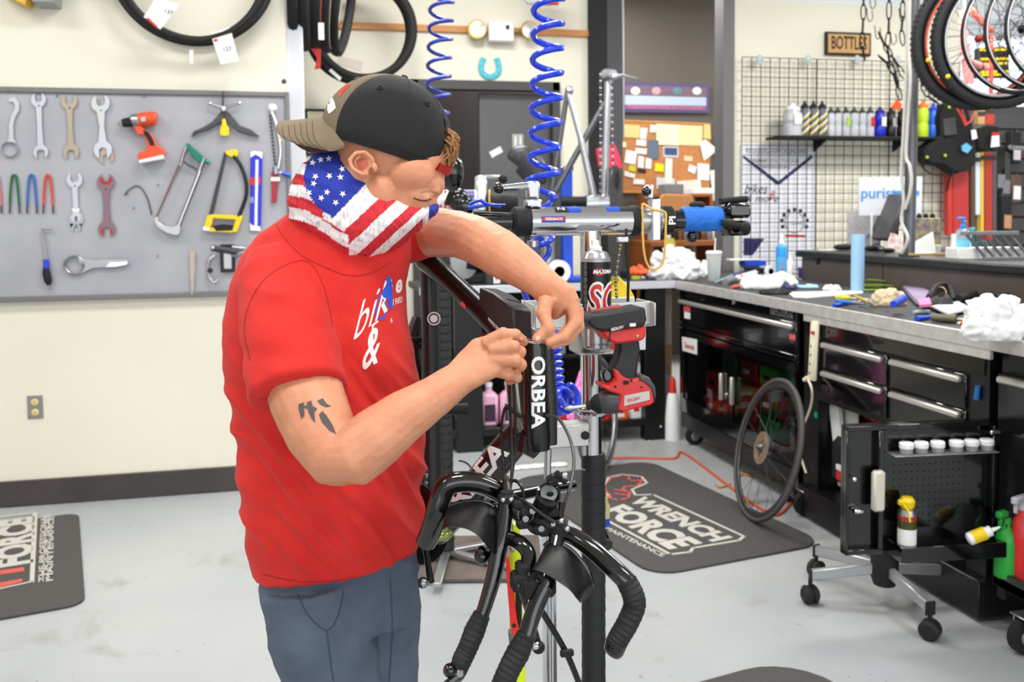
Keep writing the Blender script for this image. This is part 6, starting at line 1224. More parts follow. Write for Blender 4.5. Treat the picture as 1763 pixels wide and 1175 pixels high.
# stickers wrapped on the tube
def wrap(x0, x1, a0, a1, mat, r=rT + .0006, name='sticker'):
    A, B_ = H(x0), H(x1); mb = MB(); vs = []; n = 8
    for i in range(n + 1):
        a = R(a0 + (a1 - a0) * i / n); o = hfr * math.cos(a) * r + V((0, 0, 1)) * math.sin(a) * r; vs += [A + o, B_ + o]
    return mb.add(vs, [(2 * i, 2 * i + 1, 2 * i + 3, 2 * i + 2) for i in range(n)]).build(name, mat, t)
wrap(926, 967, -4, 20, mt('sticker_blue', (40, 60, 160), .4)); wrap(927, 966, 4, 16, RED, rT + .001)
wrap(951, 975, 38, 75, BLKM); wrap(975, 996, 38, 75, BLU); wrap(1040, 1062, 42, 78, BLU); wrap(1062, 1084, 42, 78, BLKM)
def tw(s, x, ang, size, mat, r=rT + .0018, cc=None):
    c0 = H(x); Rr = r
    text_on(s, 'lettering', mat, t, lambda a, b, z: c0 + hax * (a * size) + hfr * math.cos(R(ang) + b * size / Rr) * Rr + V((0, 0, 1)) * math.sin(R(ang) + b * size / Rr) * Rr, L=.3, bold=.02)
tw('FEEDBACK', 947, 9, .0085, WHT); tw('P-S', 962, 55, .014, WHT)
c0 = H(1148); text_on('Pi', 'lettering', WHT, t, lambda a, b, z: c0 + hax * (b * -.024) + hfr * math.cos(-R(0) + a * .03 / .0352) * .0354 + V((0, 0, 1)) * -math.sin(a * .03 / .0352) * .0354 * -1, L=.2, bold=.03)
# tool holder on the post
AP = mt('cast_alu', (196, 197, 194), .42, .6); zt1 = P(1018, 517, dS).z; zt0 = P(1018, 556, dS).z
def tp(px, dz, f): q = P(px, 536, dS - .02); return V((q.x, q.y, dz)) + hfr * f
a, b = tp(907, 0, 0), tp(1114, 0, 0)
def bb2(px0, px1, z0, z1, f0, f1, name, mat, bv=.002):
    p0, p1 = tp(px0, 0, 0), tp(px1, 0, 0); w_ = (p1 - p0).length; c = (p0 + p1) / 2 + hfr * (f0 + f1) / 2
    return MB().box((0, 0, 0), (w_, abs(f1 - f0), z1 - z0), frm(V((c.x, c.y, (z0 + z1) / 2))), b=bv).build(name, mat, t)
bb2(907, 1114, zt0, zt1, -.062, -.058, 'tray_wall', AP); bb2(907, 1114, zt0, zt1, .056, .060, 'tray_wall', AP); bb2(907, 910, zt0, zt1, -.058, .056, 'tray_wall', AP); bb2(1110, 1114, zt0, zt1, -.058, .056, 'tray_wall', AP); bb2(907, 1114, zt0 - .004, zt0, -.062, .06, 'tray_floor', AP)
bb2(1083, 1106, P(1018, 600, dS).z, zt0 - .004, .02, .026, 'side_bracket', AP); bb2(985, 1052, P(1018, 604, dS).z, P(1018, 600, dS).z, -.03, .05, 'can_shelf', AP); bb2(985, 989, P(1018, 604, dS).z, zt0, -.03, .05, 'shelf_side', AP)
# lower clamp
zc = P(1018, 742, dS).z
MB().box((-.075, .02, 0), (.11, .05, .052), frm(V((sx_, sy_, zc))), b=.003).build('clamp_bracket', AP, t); MB().lathe(V((sx_, sy_, zc)) - hax * .03 + hfr * .046, hfr, [(.010, 0), (.010, .004), (.006, .005)], 8).build('bolt', BLKM, t)
for dz in (.052, .040): MB().torus((sx_, sy_, zc + dz), (0, 0, 1), .030, .0045, 28, 8).build('ring', CHR, t)
MB().cyl(V((sx_, sy_, zc - .03)) - hax * .11 + hfr * .02, V((sx_, sy_, zc - .10)) - hax * .112 + hfr * .02, .0085, n=12).build('clamp_rod', ALU, t)
a = V((sx_, sy_, 0)) - hax * .11 - hfr * .03; MB().beam((a.x + .0, a.y, P(970, 735, dS).z), (a.x - .005, a.y, P(970, 585, dS).z), .034, .03, up=hfr).build('black_upright', BLKG, t)
# blue clamp beside the taped post
t = thing('quick_clamp', 'blue clamp with a brass plate behind the taped post', 'clamp', P(1044, 940, 2.2))
MB().prism([P(x, y, 2.16) for x, y in ((1033, 805), (1037, 806), (1042, 858), (1036, 862))], (0, .02, 0)).build('upper_arm', BLU, t, bev=.002); MB().prism([P(x, y, 2.16) for x, y in ((1033, 895), (1050, 893), (1051, 908), (1033, 912))], (0, .03, 0)).build('lower_arm', BLU, t, bev=.002)
MB().prism([P(x, y, 2.15) for x, y in ((1035, 858), (1050, 852), (1046, 862), (1051, 872), (1050, 894), (1035, 897))], (0, .02, 0)).build('plate', mt('plate_brass', (190, 176, 130), .35, .8), t, bev=.001)
MB().tube([P(1037, 912, 2.17), P(1040, 932, 2.17), P(1046, 940, 2.15)], [.008, .014, .014], 12).build('knob', BLKG, t)
# spray can
dC = 2.03; cx_, cy_ = vline(1026, 540, dC); z0 = P(1026, 600, dC).z; z1 = P(1026, 447, dC).z; hC = z1 - z0
t = thing('aerosol_can', 'black aerosol can with red SC lettering standing in the stand tray', 'spray can', (cx_, cy_, z0)); rC = .0335
MB().lathe((0, 0, 0), (0, 0, 1), [(.030, 0), (rC, .003), (rC, hC), (.031, hC + .006), (.026, hC + .016), (.015, hC + .020), (.013, hC + .023)], 32).build('can', mt('can_silver', (176, 176, 178), .3, .8), t, local=True)
MB().lathe((0, 0, .052), (0, 0, 1), [(rC + .0006, 0), (rC + .0006, hC - .056)], 32).build('black_label', mt('label_black', (20, 20, 22), .35), t, local=True)
MB().lathe((0, 0, hC + .018), (0, 0, 1), [(.014, 0), (.014, .010), (.008, .013), (.007, .024), (.003, .026)], 18).build('nozzle', WHT, t, local=True)
Wc = WM[t.name]; vd = V((-cx_, -cy_, 0)).normalized(); vs_ = V((-vd.y, vd.x, 0))  # toward the viewer / to the right
def wc(s, u0, v0, sz, mat, sy=1.0, shear=0, bold=.02, rr=rC + .0011, name='lettering', rot=0):
    def f(x, y, z):
        if rot: x, y = -y, x
        a = (u0 + x * sz) / rC; return V((cx_, cy_, z0 + v0 + y * sz * sy)) + (vd * math.cos(a) + vs_ * math.sin(a)) * rr
    return text_on(s, name, mat, t, f, L=.15 / max(1, sz * 20), shear=shear, bold=bold)
RW = mt('can_red', (206, 48, 48), .4)
wc('SC', .016, .108, .062, WHT, 1.5, .2, .07); wc('SC', .016, .108, .062, RW, 1.5, .2, .012, rC + .0016)
wc('MAXIMA', .017, .172, .012, WHT, 1.0, .2, .03, rC + .0020)
mb = MB(); vs = [V((cx_, cy_, z0 + .172))+(vd * math.cos((.008 + .013 * math.cos(k * PI / 10)) / rC) + vs_ * math.sin((.008 + .013 * math.cos(k * PI / 10)) / rC)) * (rC + .0012) + V((0, 0, .008 * math.sin(k * PI / 10))) for k in range(20)]; mb.add(vs, [tuple(range(20))]).build('logo_oval', RW, t)
wc('Super Clean', .012, .062, .011, mt('can_pink', (236, 130, 140), .5), 1.0, .1, .02)
for k in range(26): wc('IIIIIIIII' if k % 3 else 'IIIII', -.024, .075 + k * .0048, .0042, mt('fine_print', (190, 190, 190), .5), 1, 0, .0, name='fine_print')
MB().prism([V((cx_, cy_, z0 + z_)) + (vd * math.cos(a_) + vs_ * math.sin(a_)) * (rC + .0008) for a_, z_ in ((-.6, .008), (-.42, .008), (-.42, .046), (-.6, .046))], vd * .0004).build('barcode', PAP, t)
wc('11 FL. OZ. (325ml)', .008, .012, .0055, BLKM, 1, 0, .01)
# yellow guide behind
t = thing('yellow_tool', 'yellow curved plastic tool standing behind the aerosol can', 'tool', P(1070, 515, 2.25)); MB().prism([P(x, y, 2.2) for x, y in ((1050, 498), (1050, 488), (1056, 478), (1064, 476), (1072, 484), (1084, 496), (1092, 512), (1094, 520), (1052, 518))], (.01, .03, 0)).build('body', YEL, t, bev=.004)
MB().torus(P(1058, 483, 2.2), (0, 1, 0), .008, .003, 16, 6).build('eyelet', mt('yellow_dark', (200, 170, 10), .5), t); MB().box(P(1053, 483, 2.22), (.012, .01, .02)).build('blue_end', BLU, t)
# chain whip / strap hanging
t = thing('chain_tool', 'small chain tool hanging on a black strap below the stand arm', 'tool', P(1072, 415, 2.08)); MB().tube([P(1078, 395, 2.08), P(1078, 430, 2.06), P(1082, 470, 2.06), P(1081, 520, 2.06)], .0055, 8, sq=(1, .6)).build('strap', BLKM, t)
MB().box(P(1072, 413, 2.05), (.026, .012, .012), b=.002).build('body', ALU, t)
pth = smooth_path([P(1068, 422, 2.05), P(1064, 450, 2.05), P(1060, 480, 2.05), P(1062, 515, 2.05)], 6)
for i in range(len(pth) - 1): MB().box(pth[i], (.006, .005, .006), b=.001).build('chain_link', DSTL if i % 2 else mt('link_brass', (150, 130, 80), .4, .8), t)
# ------------------------------------------------------------------ impact driver hanging upside down
dI = 1.93; t = thing('impact_driver', 'red and black cordless impact driver hanging upside down in the stand tray', 'drill', P(1060, 620, dI))
RI = mt('driver_red', (206, 46, 44), .42); BI = mt('driver_black', (30, 30, 33), .5, bump=.1, bscale=250); GI = mt('driver_grey', (72, 73, 77), .45, .3)
def ip(pts, f0, f1, name, mat, bev=.003): return MB().prism([P(x, y, dI) + hfr * f0 for x, y in pts], -hfr * (f0 - f1)).build(name, mat, t, bev=bev)
# battery: a slab seen from slightly above, long side slanting away
a0 = [(1003, 548), (1012, 540), (1100, 526), (1103, 548), (1098, 560), (1040, 567), (1020, 566), (1004, 556)]
ip(a0, .038, -.040, 'battery', BI, .006); ip([(1018, 541), (1086, 531), (1090, 527), (1022, 536)], .030, -.030, 'battery_top_plate', BI, .004)
ip([(1026, 567), (1103, 556), (1103, 576), (1097, 584), (1052, 590), (1038, 583)], .034, -.034, 'battery_foot', RI, .006)
ip([(1040, 566), (1043, 566), (1041, 585), (1039, 585)], .0345, .02, 'seam', BLKM, 0)
ip([(1041, 561), (1084, 553), (1091, 551), (1096, 555), (1086, 560), (1042, 567)], .0395, .03, 'label_band', BLKM, .001)
text_on('REDLITHIUM', 'lettering', WHT, t, plane_fn(P(1056, 561, dI) + hfr * .0402, (hax * .0068 + V((0, 0, .0012))), V((0, 0, .0085))), bold=.02); MB().box((0, 0, 0), (.014, .002, .007), frm(P(1078, 556, dI) + hfr * .040), b=.0005).build('white_badge', PAP, t)
MB().prism([P(x, y, dI - .0) + V((0, 0, .002)) for x, y in ((1016, 537), (1064, 528), (1072, 531), (1024, 541))], (0, 0, .002)).build('red_label', mt('label_softred', (206, 92, 86), .4), t)
ip([(1060, 586), (1096, 582), (1098, 600), (1094, 630), (1090, 655), (1088, 664), (1068, 660), (1048, 645), (1046, 636), (1056, 620), (1062, 600)], .018, -.018, 'grip', BI, .008)
ip([(1034, 640), (1041, 636), (1048, 636), (1053, 645), (1052, 653), (1043, 659), (1036, 653)], .010, -.010, 'trigger', BLKG, .004)
ip([(1031, 657), (1040, 662), (1053, 652), (1050, 632), (1056, 634), (1066, 646), (1080, 651), (1100, 645), (1110, 646), (1120, 664), (1120, 688), (1112, 694), (1085, 700), (1062, 707), (1056, 700), (1060, 676), (1040, 670), (1029, 663)], .028, -.026, 'housing', RI, .008)
ip([(1094, 643), (1108, 645), (1120, 662), (1122, 680), (1116, 684), (1112, 666), (1100, 655), (1090, 652)], .030, -.028, 'rubber_back', GI, .004)
ax0 = P(1060, 690, dI); ax1 = P(1022, 697, dI); axn = (ax1 - ax0).normalized()
MB().lathe(ax0 - axn * .01, axn, [(.026, 0), (.027, .02), (.025, .034), (.020, .046)], 24).build('nose', GI, t); MB().lathe(ax0 + axn * .034, axn, [(.021, 0), (.020, .008), (.012, .018), (.009, .020), (.009, .028), (.006, .03)], 20).build('collet', BLKM, t)
e = P(972, 704, dI - .01); s0 = ax0 + axn * .058; MB().tube([s0, s0.lerp(e, .7), s0.lerp(e, .72), s0.lerp(e, .86), e], [.0042, .0042, .0062, .005, .0022], 10).build('bit', mt('bit_steel', (206, 200, 186), .3, .9), t)
MB().prism([P(x, y, dI) + hfr * .029 for x, y in ((1067, 677), (1109, 669), (1110, 684), (1066, 695))], hfr * .0006).build('side_label', mt('label_tan', (196, 190, 186), .4), t)
text_on('BRUSHLESS', 'lettering', RI, t, plane_fn(P(1088, 682, dI) + hfr * .0302, (hax * .0085 + V((0, 0, .0014))), V((0, 0, .009))), bold=.02)
for q, s in (((1070, 655), (.012, .008)), ((1096, 663), (.006, .002)), ((1118, 682), (.003, .014))): MB().box((0, 0, 0), (s[0], .002, s[1]), frm(P(q[0], q[1], dI) + hfr * .0285)).build('vent_slot', BLKM, t)
for q in ((1052, 662), (1079, 652), (1087, 562), (1063, 704)): MB().lathe(P(q[0], q[1], dI) + hfr * .0282, hfr, [(.003, 0), (.002, .0006)], 10).build('screw', BLKM, t)
MB().sph(P(1088, 576, dI) + hfr * .034, (.004, .002, .004)).build('brass_screw', BRS, t)
# ------------------------------------------------------------------ rear stand with flag print tube
dB = 3.9; bx_, by_ = vline(764, 640, dB); t = thing('repair_stand', 'repair stand with a stars and stripes tube and black taped post, behind the man', 'repair stand', (bx_, by_, 0))
MB().box((0, 0, .012), (.62, .5, .02), MX.Translation((bx_ + .1, by_, 0)) @ rotz(-12.5), b=.004).build('base_plate', mt('rusty_plate', (96, 86, 80), .6, noise=.2, scale=12), t)
for a in (200, 255, 320, 20): d = V((math.cos(R(a)), math.sin(R(a)), 0)); MB().beam((bx_, by_, .05), (bx_ + d.x * .33, by_ + d.y * .33, .035), .035, .02, b=.003).build('foot', ALU, t)
zc3 = P(764, 352, dB).z; pr = []
for i in range(40): z = .03 + i * .036; pr += [(.036, z), (.034, z + .03), (.031, z + .035)] if z < zc3 - .06 else []
MB().lathe((bx_, by_, 0), (0, 0, 1), pr, 18).build('taped_post', TAPE, t); a, b = P(745, 348, dB), P(822, 348, dB); axb = (b - a); axb.z = 0; axb.normalize()
MB().cyl(a, b, .052, n=26).build('arm_tube', WHT, t)
for k in range(5): MB().prism([a + axb * (.012 + k * .020) + V((math.sin(0), 0, 0)) + frb for frb in [(-V((axb.y, -axb.x, 0)) * -.0528 * math.cos(g) * 1 + V((0, 0, .0528 * math.sin(g)))) for g in (-1.2, -.8, -.4, 0, .4, .8, 1.2)]] + [a + axb * (.022 + k * .020) + (V((axb.y, -axb.x, 0)) * .0528 * math.cos(g) + V((0, 0, .0528 * math.sin(g)))) for g in (1.2, .8, .4, 0, -.4, -.8, -1.2)], V((axb.y, -axb.x, 0)) * .0004).build('red_stripe', RED, t)
mb = MB(); vs = []; fr3 = V((axb.y, -axb.x, 0))
for i in range(9): g = -1.3 + 2.6 * i / 8; o = fr3 * .053 * math.cos(g) + V((0, 0, .053 * math.sin(g))); vs += [a + axb * .115 + o, a + axb * .18 + o]
mb.add(vs, [(2 * i, 2 * i + 1, 2 * i + 3, 2 * i + 2) for i in range(8)]).build('blue_field', mt('flag_blue', (52, 58, 130), .5), t)
for i in range(5):
    for j in range(6): g = -1 + 2 * j / 5; MB().sph(a + axb * (.122 + i * .012 + (.006 if j % 2 else 0)) + fr3 * .0535 * math.cos(g) + V((0, 0, .0535 * math.sin(g))), .0032, 6, 4).build('star', WHT, t)
MB().box(P(828, 333, dB), (.045, .05, .15), b=.006).build('clamp_block', mt('clamp_clear', (196, 200, 204), .2, .5), t); MB().tube([P(832, 305, dB), P(862, 305, dB - .05)], .009, 10).build('cam_lever', CHR, t); MB().sph(P(866, 308, dB - .05), .02).build('ball_knob', BLKM, t)
MB().cyl(P(838, 350, dB), P(892, 350, dB), .042, n=20).build('black_sleeve', BLKM, t); MB().torus(P(843, 347, dB), axb, .048, .004, 20, 6).build('rubber_band', YB2, t)
MB().tube([P(806, 358, 2.6), P(845, 352, 2.6), P(862, 356, 2.6)], [.014, .010, .012], 8, sq=(.5, 1)).build('blue_lever', BLU, t)
for k in range(2): MB().sph(P(790 + 8 * k, 345 + 10 * k, dB - .1), (.045, .03, .05)).build('black_jaw', BLKG, t)
# dark bike parts beside the cap strap
t = thing('hanging_light', 'round black shiny cover beside the cap strap', 'cover', P(782, 300, 3.4)); MB().sph(P(778, 296, 3.4), (.045, .04, .075), 18, 12).build('cover', BLKG, t); MB().tube([P(782, 318, 3.4), P(770, 350, 3.5)], .012, 8).build('bracket', BLKM, t)
t = thing('bicycle_saddle', 'black saddle on an upright post above the back bench', 'saddle', P(905, 330, 5.0)); MB().tube(smooth_path([P(886, 282, 5.0), P(896, 272, 5.0), P(908, 280, 5.0), P(920, 300, 5.0), P(922, 318, 5.0)], 4), [.05, .06, .065, .07, .07, .075, .075, .08, .08, .08, .08, .078, .075, .07, .065, .06, .05], 12, sq=(1, .45)).build('shell', mt('saddle_black', (52, 52, 56), .3), t)
MB().cyl(P(908, 312, 5.05), P(908, 480, 5.75), .018).build('post', DSTL, t)
# ------------------------------------------------------------------ silver frame upside down above the back bench
dF = 5.9; t = thing('bicycle_frame', 'silver and grey bicycle frame held upside down above the back bench', 'bicycle frame', P(1030, 350, dF)); SF = mt('frame_silver', (196, 198, 206), .25, .85); DF = mt('frame_grey', (92, 94, 98), .35, .5)
def ft2(a, b, r, m, name, ov=0): return MB().tube([P(*a, dF + ov), P(*b, dF + ov)], r, 12).build(name, m, t)
ft2((978, 160), (1000, 240), .018, SF, 'stay'); ft2((1000, 240), (1024, 345), .022, SF, 'stay'); ft2((1047, 140), (1040, 345), .024, SF, 'seat_stay'); ft2((1041, 178), (956, 330), .020, DF, 'down_tube', .05); ft2((977, 158), (950, 330), .018, DF, 'fork_blade', .05)
MB().sph(P(980, 156, dF), .03).build('tube_end', SF, t); MB().tube([P(1008, 352, dF), P(1048, 350, dF)], .06, 16).build('bottom_bracket', SF, t); MB().tube([P(966, 347, dF - .05), P(1010, 347, dF - .05)], .032, 14).build('clamp_sleeve', BLKM, t)
MB().tube([P(1045, 130, dF), P(1056, 128, dF - .1)], [.045, .03], 14).build('derailleur_body', SF, t); MB().tube([P(1056, 133, dF - .1), P(1072, 130, dF - .12), P(1097, 136, dF - .12)], [.022, .010, .010], 8).build('axle_lever', SF, t)
for x0, x1 in ((1034, 1034), (1053, 1056)):
    for k in range(36): y = 128 + k * 5.9; MB().box(P(x0 + (x1 - x0) * k / 36, y, dF - .08), (.016, .010, .014), b=.002).build('chain_link', DSTL if k % 2 else STL, t)
for r_ in (.05, .07, .088, .1): MB().lathe(P(1060, 312, dF - .1 - r_ * .3), V((.8, -.6, 0)), [(r_ * .8, 0), (r_, 0), (r_, .003), (r_ * .8, .003), (r_ * .8, 0)], 24).build('sprocket', DSTL, t)
MB().prism([P(x, y, dF + .3) for x, y in ((1027, 256), (1058, 248), (1068, 270), (1072, 290), (1032, 288))], (0, .03, 0)).build('pink_cover', mt('cover_pink', (222, 60, 90), .5), t)
xq = onY(975, 300, YBB + .3)
t = thing('truing_stand', 'blue steel stand upright on the back bench below the silver frame', 'stand', (xq.x, xq.y, ZB)); BS = mt('stand_blue', (34, 84, 216), .4)
zz1 = onY(975, 290, YBB + .3).z; MB().box((0, 0, (zz1 - ZB) / 2), (.075, .05, zz1 - ZB), b=.006).build('upright', BS, t, local=True); MB().box((0, 0, .015), (.3, .2, .03), b=.005).build('foot', BS, t, local=True); MB().box((0, 0, (zz1 - ZB)), (.09, .06, .03), b=.005).build('cap', CHR, t, local=True)
xq = onY(942, 300, YBB + .2); t = thing('steel_column', 'short silver column standing on the back bench beside the blue stand', 'column', (xq.x, xq.y, ZB)); zz1 = onY(942, 395, YBB + .2).z; MB().cyl((0, 0, 0), (0, 0, zz1 - ZB), .045, n=20).build('column', ALU, t, local=True); MB().lathe((0, 0, 0), (0, 0, 1), [(.08, 0), (.08, .012), (.05, .016)], 20).build('foot', ALU, t, local=True); MB().cyl((0, 0, zz1 - ZB), (0, 0, zz1 - ZB + .06), .02, n=12).build('spindle', CHR, t, local=True)
MB().beam((0, 0, zz1 - ZB + .06), (.25, 0, zz1 - ZB + .15), .04, .03).build('arm', DGRY, t, local=True)
# things on and under the back bench
def bbx(name, label, cat, px, w_, d_, h_, mat, z=ZB, yy=.25, parts=None, b=.006):
    q = onY(px, 480, YBB + yy); t = thing(name, label, cat, (q.x, q.y, z)); MB().box((0, 0, h_ / 2), (w_, d_, h_), b=b).build('body', mat, t, local=True)
    for nm, c, s, m_ in (parts or []): MB().box(c, s, b=.002).build(nm, m_, t, local=True)
    return t
bbx('tool_box', 'dark grey box with a white hang tag on the back bench', 'box', 865, .26, .2, .13, DGRY, parts=[('tag', (-.06, -.11, .05), (.045, .004, .09), PAP), ('tag_print', (-.06, -.113, .05), (.015, .002, .04), RED)])
q = bbx('shop_box', 'small white box lettered SHOP behind the frame seat tube', 'box', 772, .11, .1, .19, PAP); W1 = WM[q.name]; text_on('SHOP', 'lettering', BLKM, q, lambda x, y, z: W1 @ V((x * .036, -.052, .15 + y * .05)), bold=.03)
q = onY(797, 455, YBB + .22); t = thing('grinding_wheel', 'grey round wheel of a bench grinder behind the frame', 'grinder', (q.x, q.y, ZB)); MB().lathe((0, 0, .14), (.5, -1, 0), [(.02, -.03), (.105, -.03), (.11, 0), (.105, .02), (.02, .03)], 26).build('wheel', mt('wheel_grey', (150, 152, 156), .5), t, local=True); MB().tube([(0, .02, .14), (.2, .12, .12)], .06, 14).build('motor', BLKM, t, local=True); MB().box((.1, .07, .03), (.16, .12, .06), b=.01).build('foot', BLKM, t, local=True)
q = onY(962, 470, YBB + .1); t = thing('tape_roll', 'white roll with blue core standing on the back bench', 'tape', (q.x, q.y, ZB)); MB().lathe((0, 0, .075), (0, 1, 0), [(.035, -.02), (.075, -.02), (.075, .02), (.035, .02), (.035, -.02)], 26).build('roll', PAP, t, local=True); MB().lathe((0, 0, .075), (0, 1, 0), [(.028, -.018), (.036, -.018), (.036, .018), (.028, .018), (.028, -.018)], 20).build('core', BLU, t, local=True)
for i, (x, lab) in enumerate(((842, 'left one'), (876, 'right one with a grey handle'))):
    q = onY(x, 740, YBB + .15); t = thing('soap_jug', 'pink jug with a dark label on the low shelf, ' + lab, 'jug', (q.x, q.y, .1305), group='pink jugs'); MB().box((0, 0, .115), (.118, .09, .23), b=.025).lathe((0, 0, .225), (0, 0, 1), [(.03, 0), (.022, .02), (.022, .045)], 14).build('body', mt('jug_pink', (230, 176, 206), .3), t, local=True); MB().box((0, -.046, .10), (.07, .002, .11)).build('label_band', mt('jug_label', (60, 30, 60), .5), t, local=True); MB().lathe((0, 0, .265), (0, 0, 1), [(.025, 0), (.025, .025)], 14).build('cap', WHT, t, local=True)
rr_ = [('red_case', 'red plastic case on the middle shelf left', 850, .2, .14, RED, .5855), ('green_case', 'green packet beside the pink jugs', 915, .08, .2, GRN, .1305), ('red_bin', 'red bin low on the shelf behind the head tube', 962, .16, .2, RED, .1305), ('red_bin', 'red bin stacked with green labels under the bench, middle', 1018, .2, .1, RED, .1305), ('green_case', 'flat green box on the middle red bin', 1018, .18, .05, GRN, .2315), ('orange_case', 'orange and white packets low behind the wheel', 1060, .12, .06, ORG, .1305), ('red_case', 'red case on the middle shelf right', 1060, .14, .1, RED, .5855), ('grey_case', 'grey parts box on the middle shelf centre', 940, .22, .16, GRYP, .5855), ('white_jug', 'white jug right end of the low shelf', 1088, .08, .17, WHT, .1305), ('silver_box', 'silver coil box on the middle shelf behind the stand', 1000, .14, .12, ALU, .5855)]
for nm, lab_, x, w_, h_, m_, z in rr_: bbx(nm, lab_, 'box' if 'jug' not in nm else 'jug', x, w_, .16, h_, m_, z=z, yy=.2, parts=[('label_band', (0, -.081, h_ / 2), (w_ * .5, .002, h_ * .4), PAP if m_ is not WHT else RED)])
q = onY(1156, 725, YBB + .05); t = thing('cleaner_bottle', 'white bottle with red cap in the bench corner', 'bottle', (q.x - .0, q.y - .02, .0)); MB().lathe((0, 0, .0), (0, 0, 1), [(.05, 0), (.05, .14), (.036, .29), (.02, .33)], 16).build('body', WHT, t, local=True); MB().lathe((0, 0, .30), (0, 0, 1), [(.028, 0), (.02, .1), (.006, .12)], 14).build('cap', RED, t, local=True)
q = onY(998, 640, YBB - .25); t = thing('pink_sleeve', 'bright pink patterned sleeve hanging behind the stand post', 'sleeve', P(998, 720, 5.0)); MB().tube([P(1001, 640, 5.0), P(997, 680, 5.0), P(992, 722, 5.0)], [.012, .04, .055], 12).build('cloth', mt('pink_pattern', (232, 60, 170), .6, rgb2=(250, 170, 226), scale=40), t); MB().tube([P(1001, 640, 5.0), P(1003, 500, 5.2)], .004, 6).build('string', PAP, t)
# wheel leaning under the back bench
c = P(1028, 702, 5.25); wheel('bicycle_wheel', 'grey tyred wheel standing in front of the back bench behind the driver', V((c.x, c.y, .345)), V((.80, -.6, .08)), .33, .016, .02, STL, mt('tyre_grey2', (104, 104, 104), .6))
# silver pole low behind the handlebar
px_, py_ = vline(946, 1080, 2.35); t = thing('steel_pole', 'polished steel pole rising from the floor behind the aero bars', 'pole', (px_, py_, 0)); MB().cyl((px_, py_, 0), (px_, py_, P(946, 905, 2.35).z), .019, n=20).build('tube', CHR, t); MB().lathe((px_, py_, 0), (0, 0, 1), [(.12, 0), (.12, .01), (.03, .02)], 24).build('foot', DGRY, t)
# ------------------------------------------------------------------ the black racing frame being worked on
bk = thing('bicycle', 'black glossy racing bicycle frame with white ORBEA lettering held in front of the man', 'bicycle', P(880, 760, 1.62))
FB = mt('frame_black', (15, 15, 17), .30, coat=.35, noise=.1, scale=5); FS = mt('frame_satin', (36, 37, 40), .38); CABM = mt('cable_black', (12, 12, 13), .35)
def bt(l, name, mat, n=20, sq=(1, 1), k=0, ref=None, par=None):
    p = [P(*q[:3]) for q in l]; r = [q[3] for q in l]
    if k:
        p2 = smooth_path(p, k); r2 = []
        for i in range(len(p) - 1):
            for j in range(k): r2.append(r[i] + (r[i + 1] - r[i]) * j / k)
        p, r = p2, r2 + [r[-1]]
    return MB().tube(p, r, n, sq=sq, ref=ref or FDv).build(name, mat, par or bk)
FDv = V((fwd.x, fwd.y, 0)).normalized()
tt = bt([(738, 452, 1.90, .023), (790, 497, 1.83, .021), (840, 545, 1.76, .022), (885, 590, 1.69, .024), (905, 612, 1.67, .026)], 'top_tube', FB)
MB().prism([P(x, y, 1.80) - FDv * .02 for x, y in ((792, 522), (797, 518), (806, 527), (800, 530))], FDv * .004).build('red_mark', RED, tt)
bt([(738, 438, 1.93, .020), (741, 560, 1.93, .019), (742, 700, 1.92, .020), (742, 830, 1.90, .022), (740, 905, 1.88, .026)], 'seat_tube', FS, sq=(1.3, 1))
MB().sph(P(738, 448, 1.91), (.030, .03, .026)).build('seat_joint', FB, bk)
c = P(747, 549, 1.90 - .022); MB().torus(c, -FDv, .0125, .0015, 24, 6).build('round_badge', WHT, bk); MB().lathe(c, -FDv, [(0, .001), (.008, .001), (.008, 0)], 16).build('round_badge', WHT, bk)
bt([(722, 548, 2.0, .020), (712, 600, 1.99, .028), (724, 660, 1.97, .022), (738, 700, 1.95, .014)], 'seat_stay', FS, sq=(1.5, .8), k=4)
bt([(700, 590, 1.98, .010), (728, 577, 1.98, .012)], 'brake_arm', STL); MB().box(P(712, 585, 1.96), (.04, .02, .012), b=.003).box(P(716, 596, 1.96), (.03, .02, .01), b=.002).build('brake_caliper', BLKM, bk)
# head tube with the white name
ht = bt([(921, 590, 1.60, .0205), (921, 600, 1.60, .0215), (923, 690, 1.60, .0225), (925, 758, 1.60, .0235), (926, 775, 1.60, .021)], 'head_tube', FB, n=32)
MB().lathe(P(921, 591, 1.60), V((0, 0, 1)), [(.0205, 0), (.0205, .004), (.013, .0045), (.013, -.01)], 28).build('steerer_ring', mt('ring_silver', (206, 206, 206), .3, .9), bk)
MB().sph(P(905, 588, 1.585), .005, 8, 6).sph(P(934, 588, 1.59), .004, 8, 6).build('bearing', CHR, bk)
bt([(940, 600, 1.63, .014), (944, 690, 1.63, .016), (944, 765, 1.63, .016)], 'fork_crown_back', FS, n=16)
bt([(915, 745, 1.60, .018), (912, 770, 1.61, .022), (925, 782, 1.61, .012)], 'lower_fairing', FB, n=18)
hcen = P(923, 680, 1.60); hr = .0236
def hw(x, y, z):
    # letters run down the tube: text x -> down, text y -> right
    v_ = P(924 + (x * 12) * 0, 671 + x * 31.5, 1.60); a = .05 + (y * 33 / 1571 * 1.6) / hr * 1.0; sd = V((rt.x, rt.y, 0)).normalized(); return v_ + (-FDv * math.cos(a) + sd * math.sin(a)) * hr
text_on('ORBEA', 'lettering', SWb := mt('decal_white', (244, 244, 244), .35), ht, lambda x, y, z: hw(x * 1.23, y, z), L=.25, bold=.03)
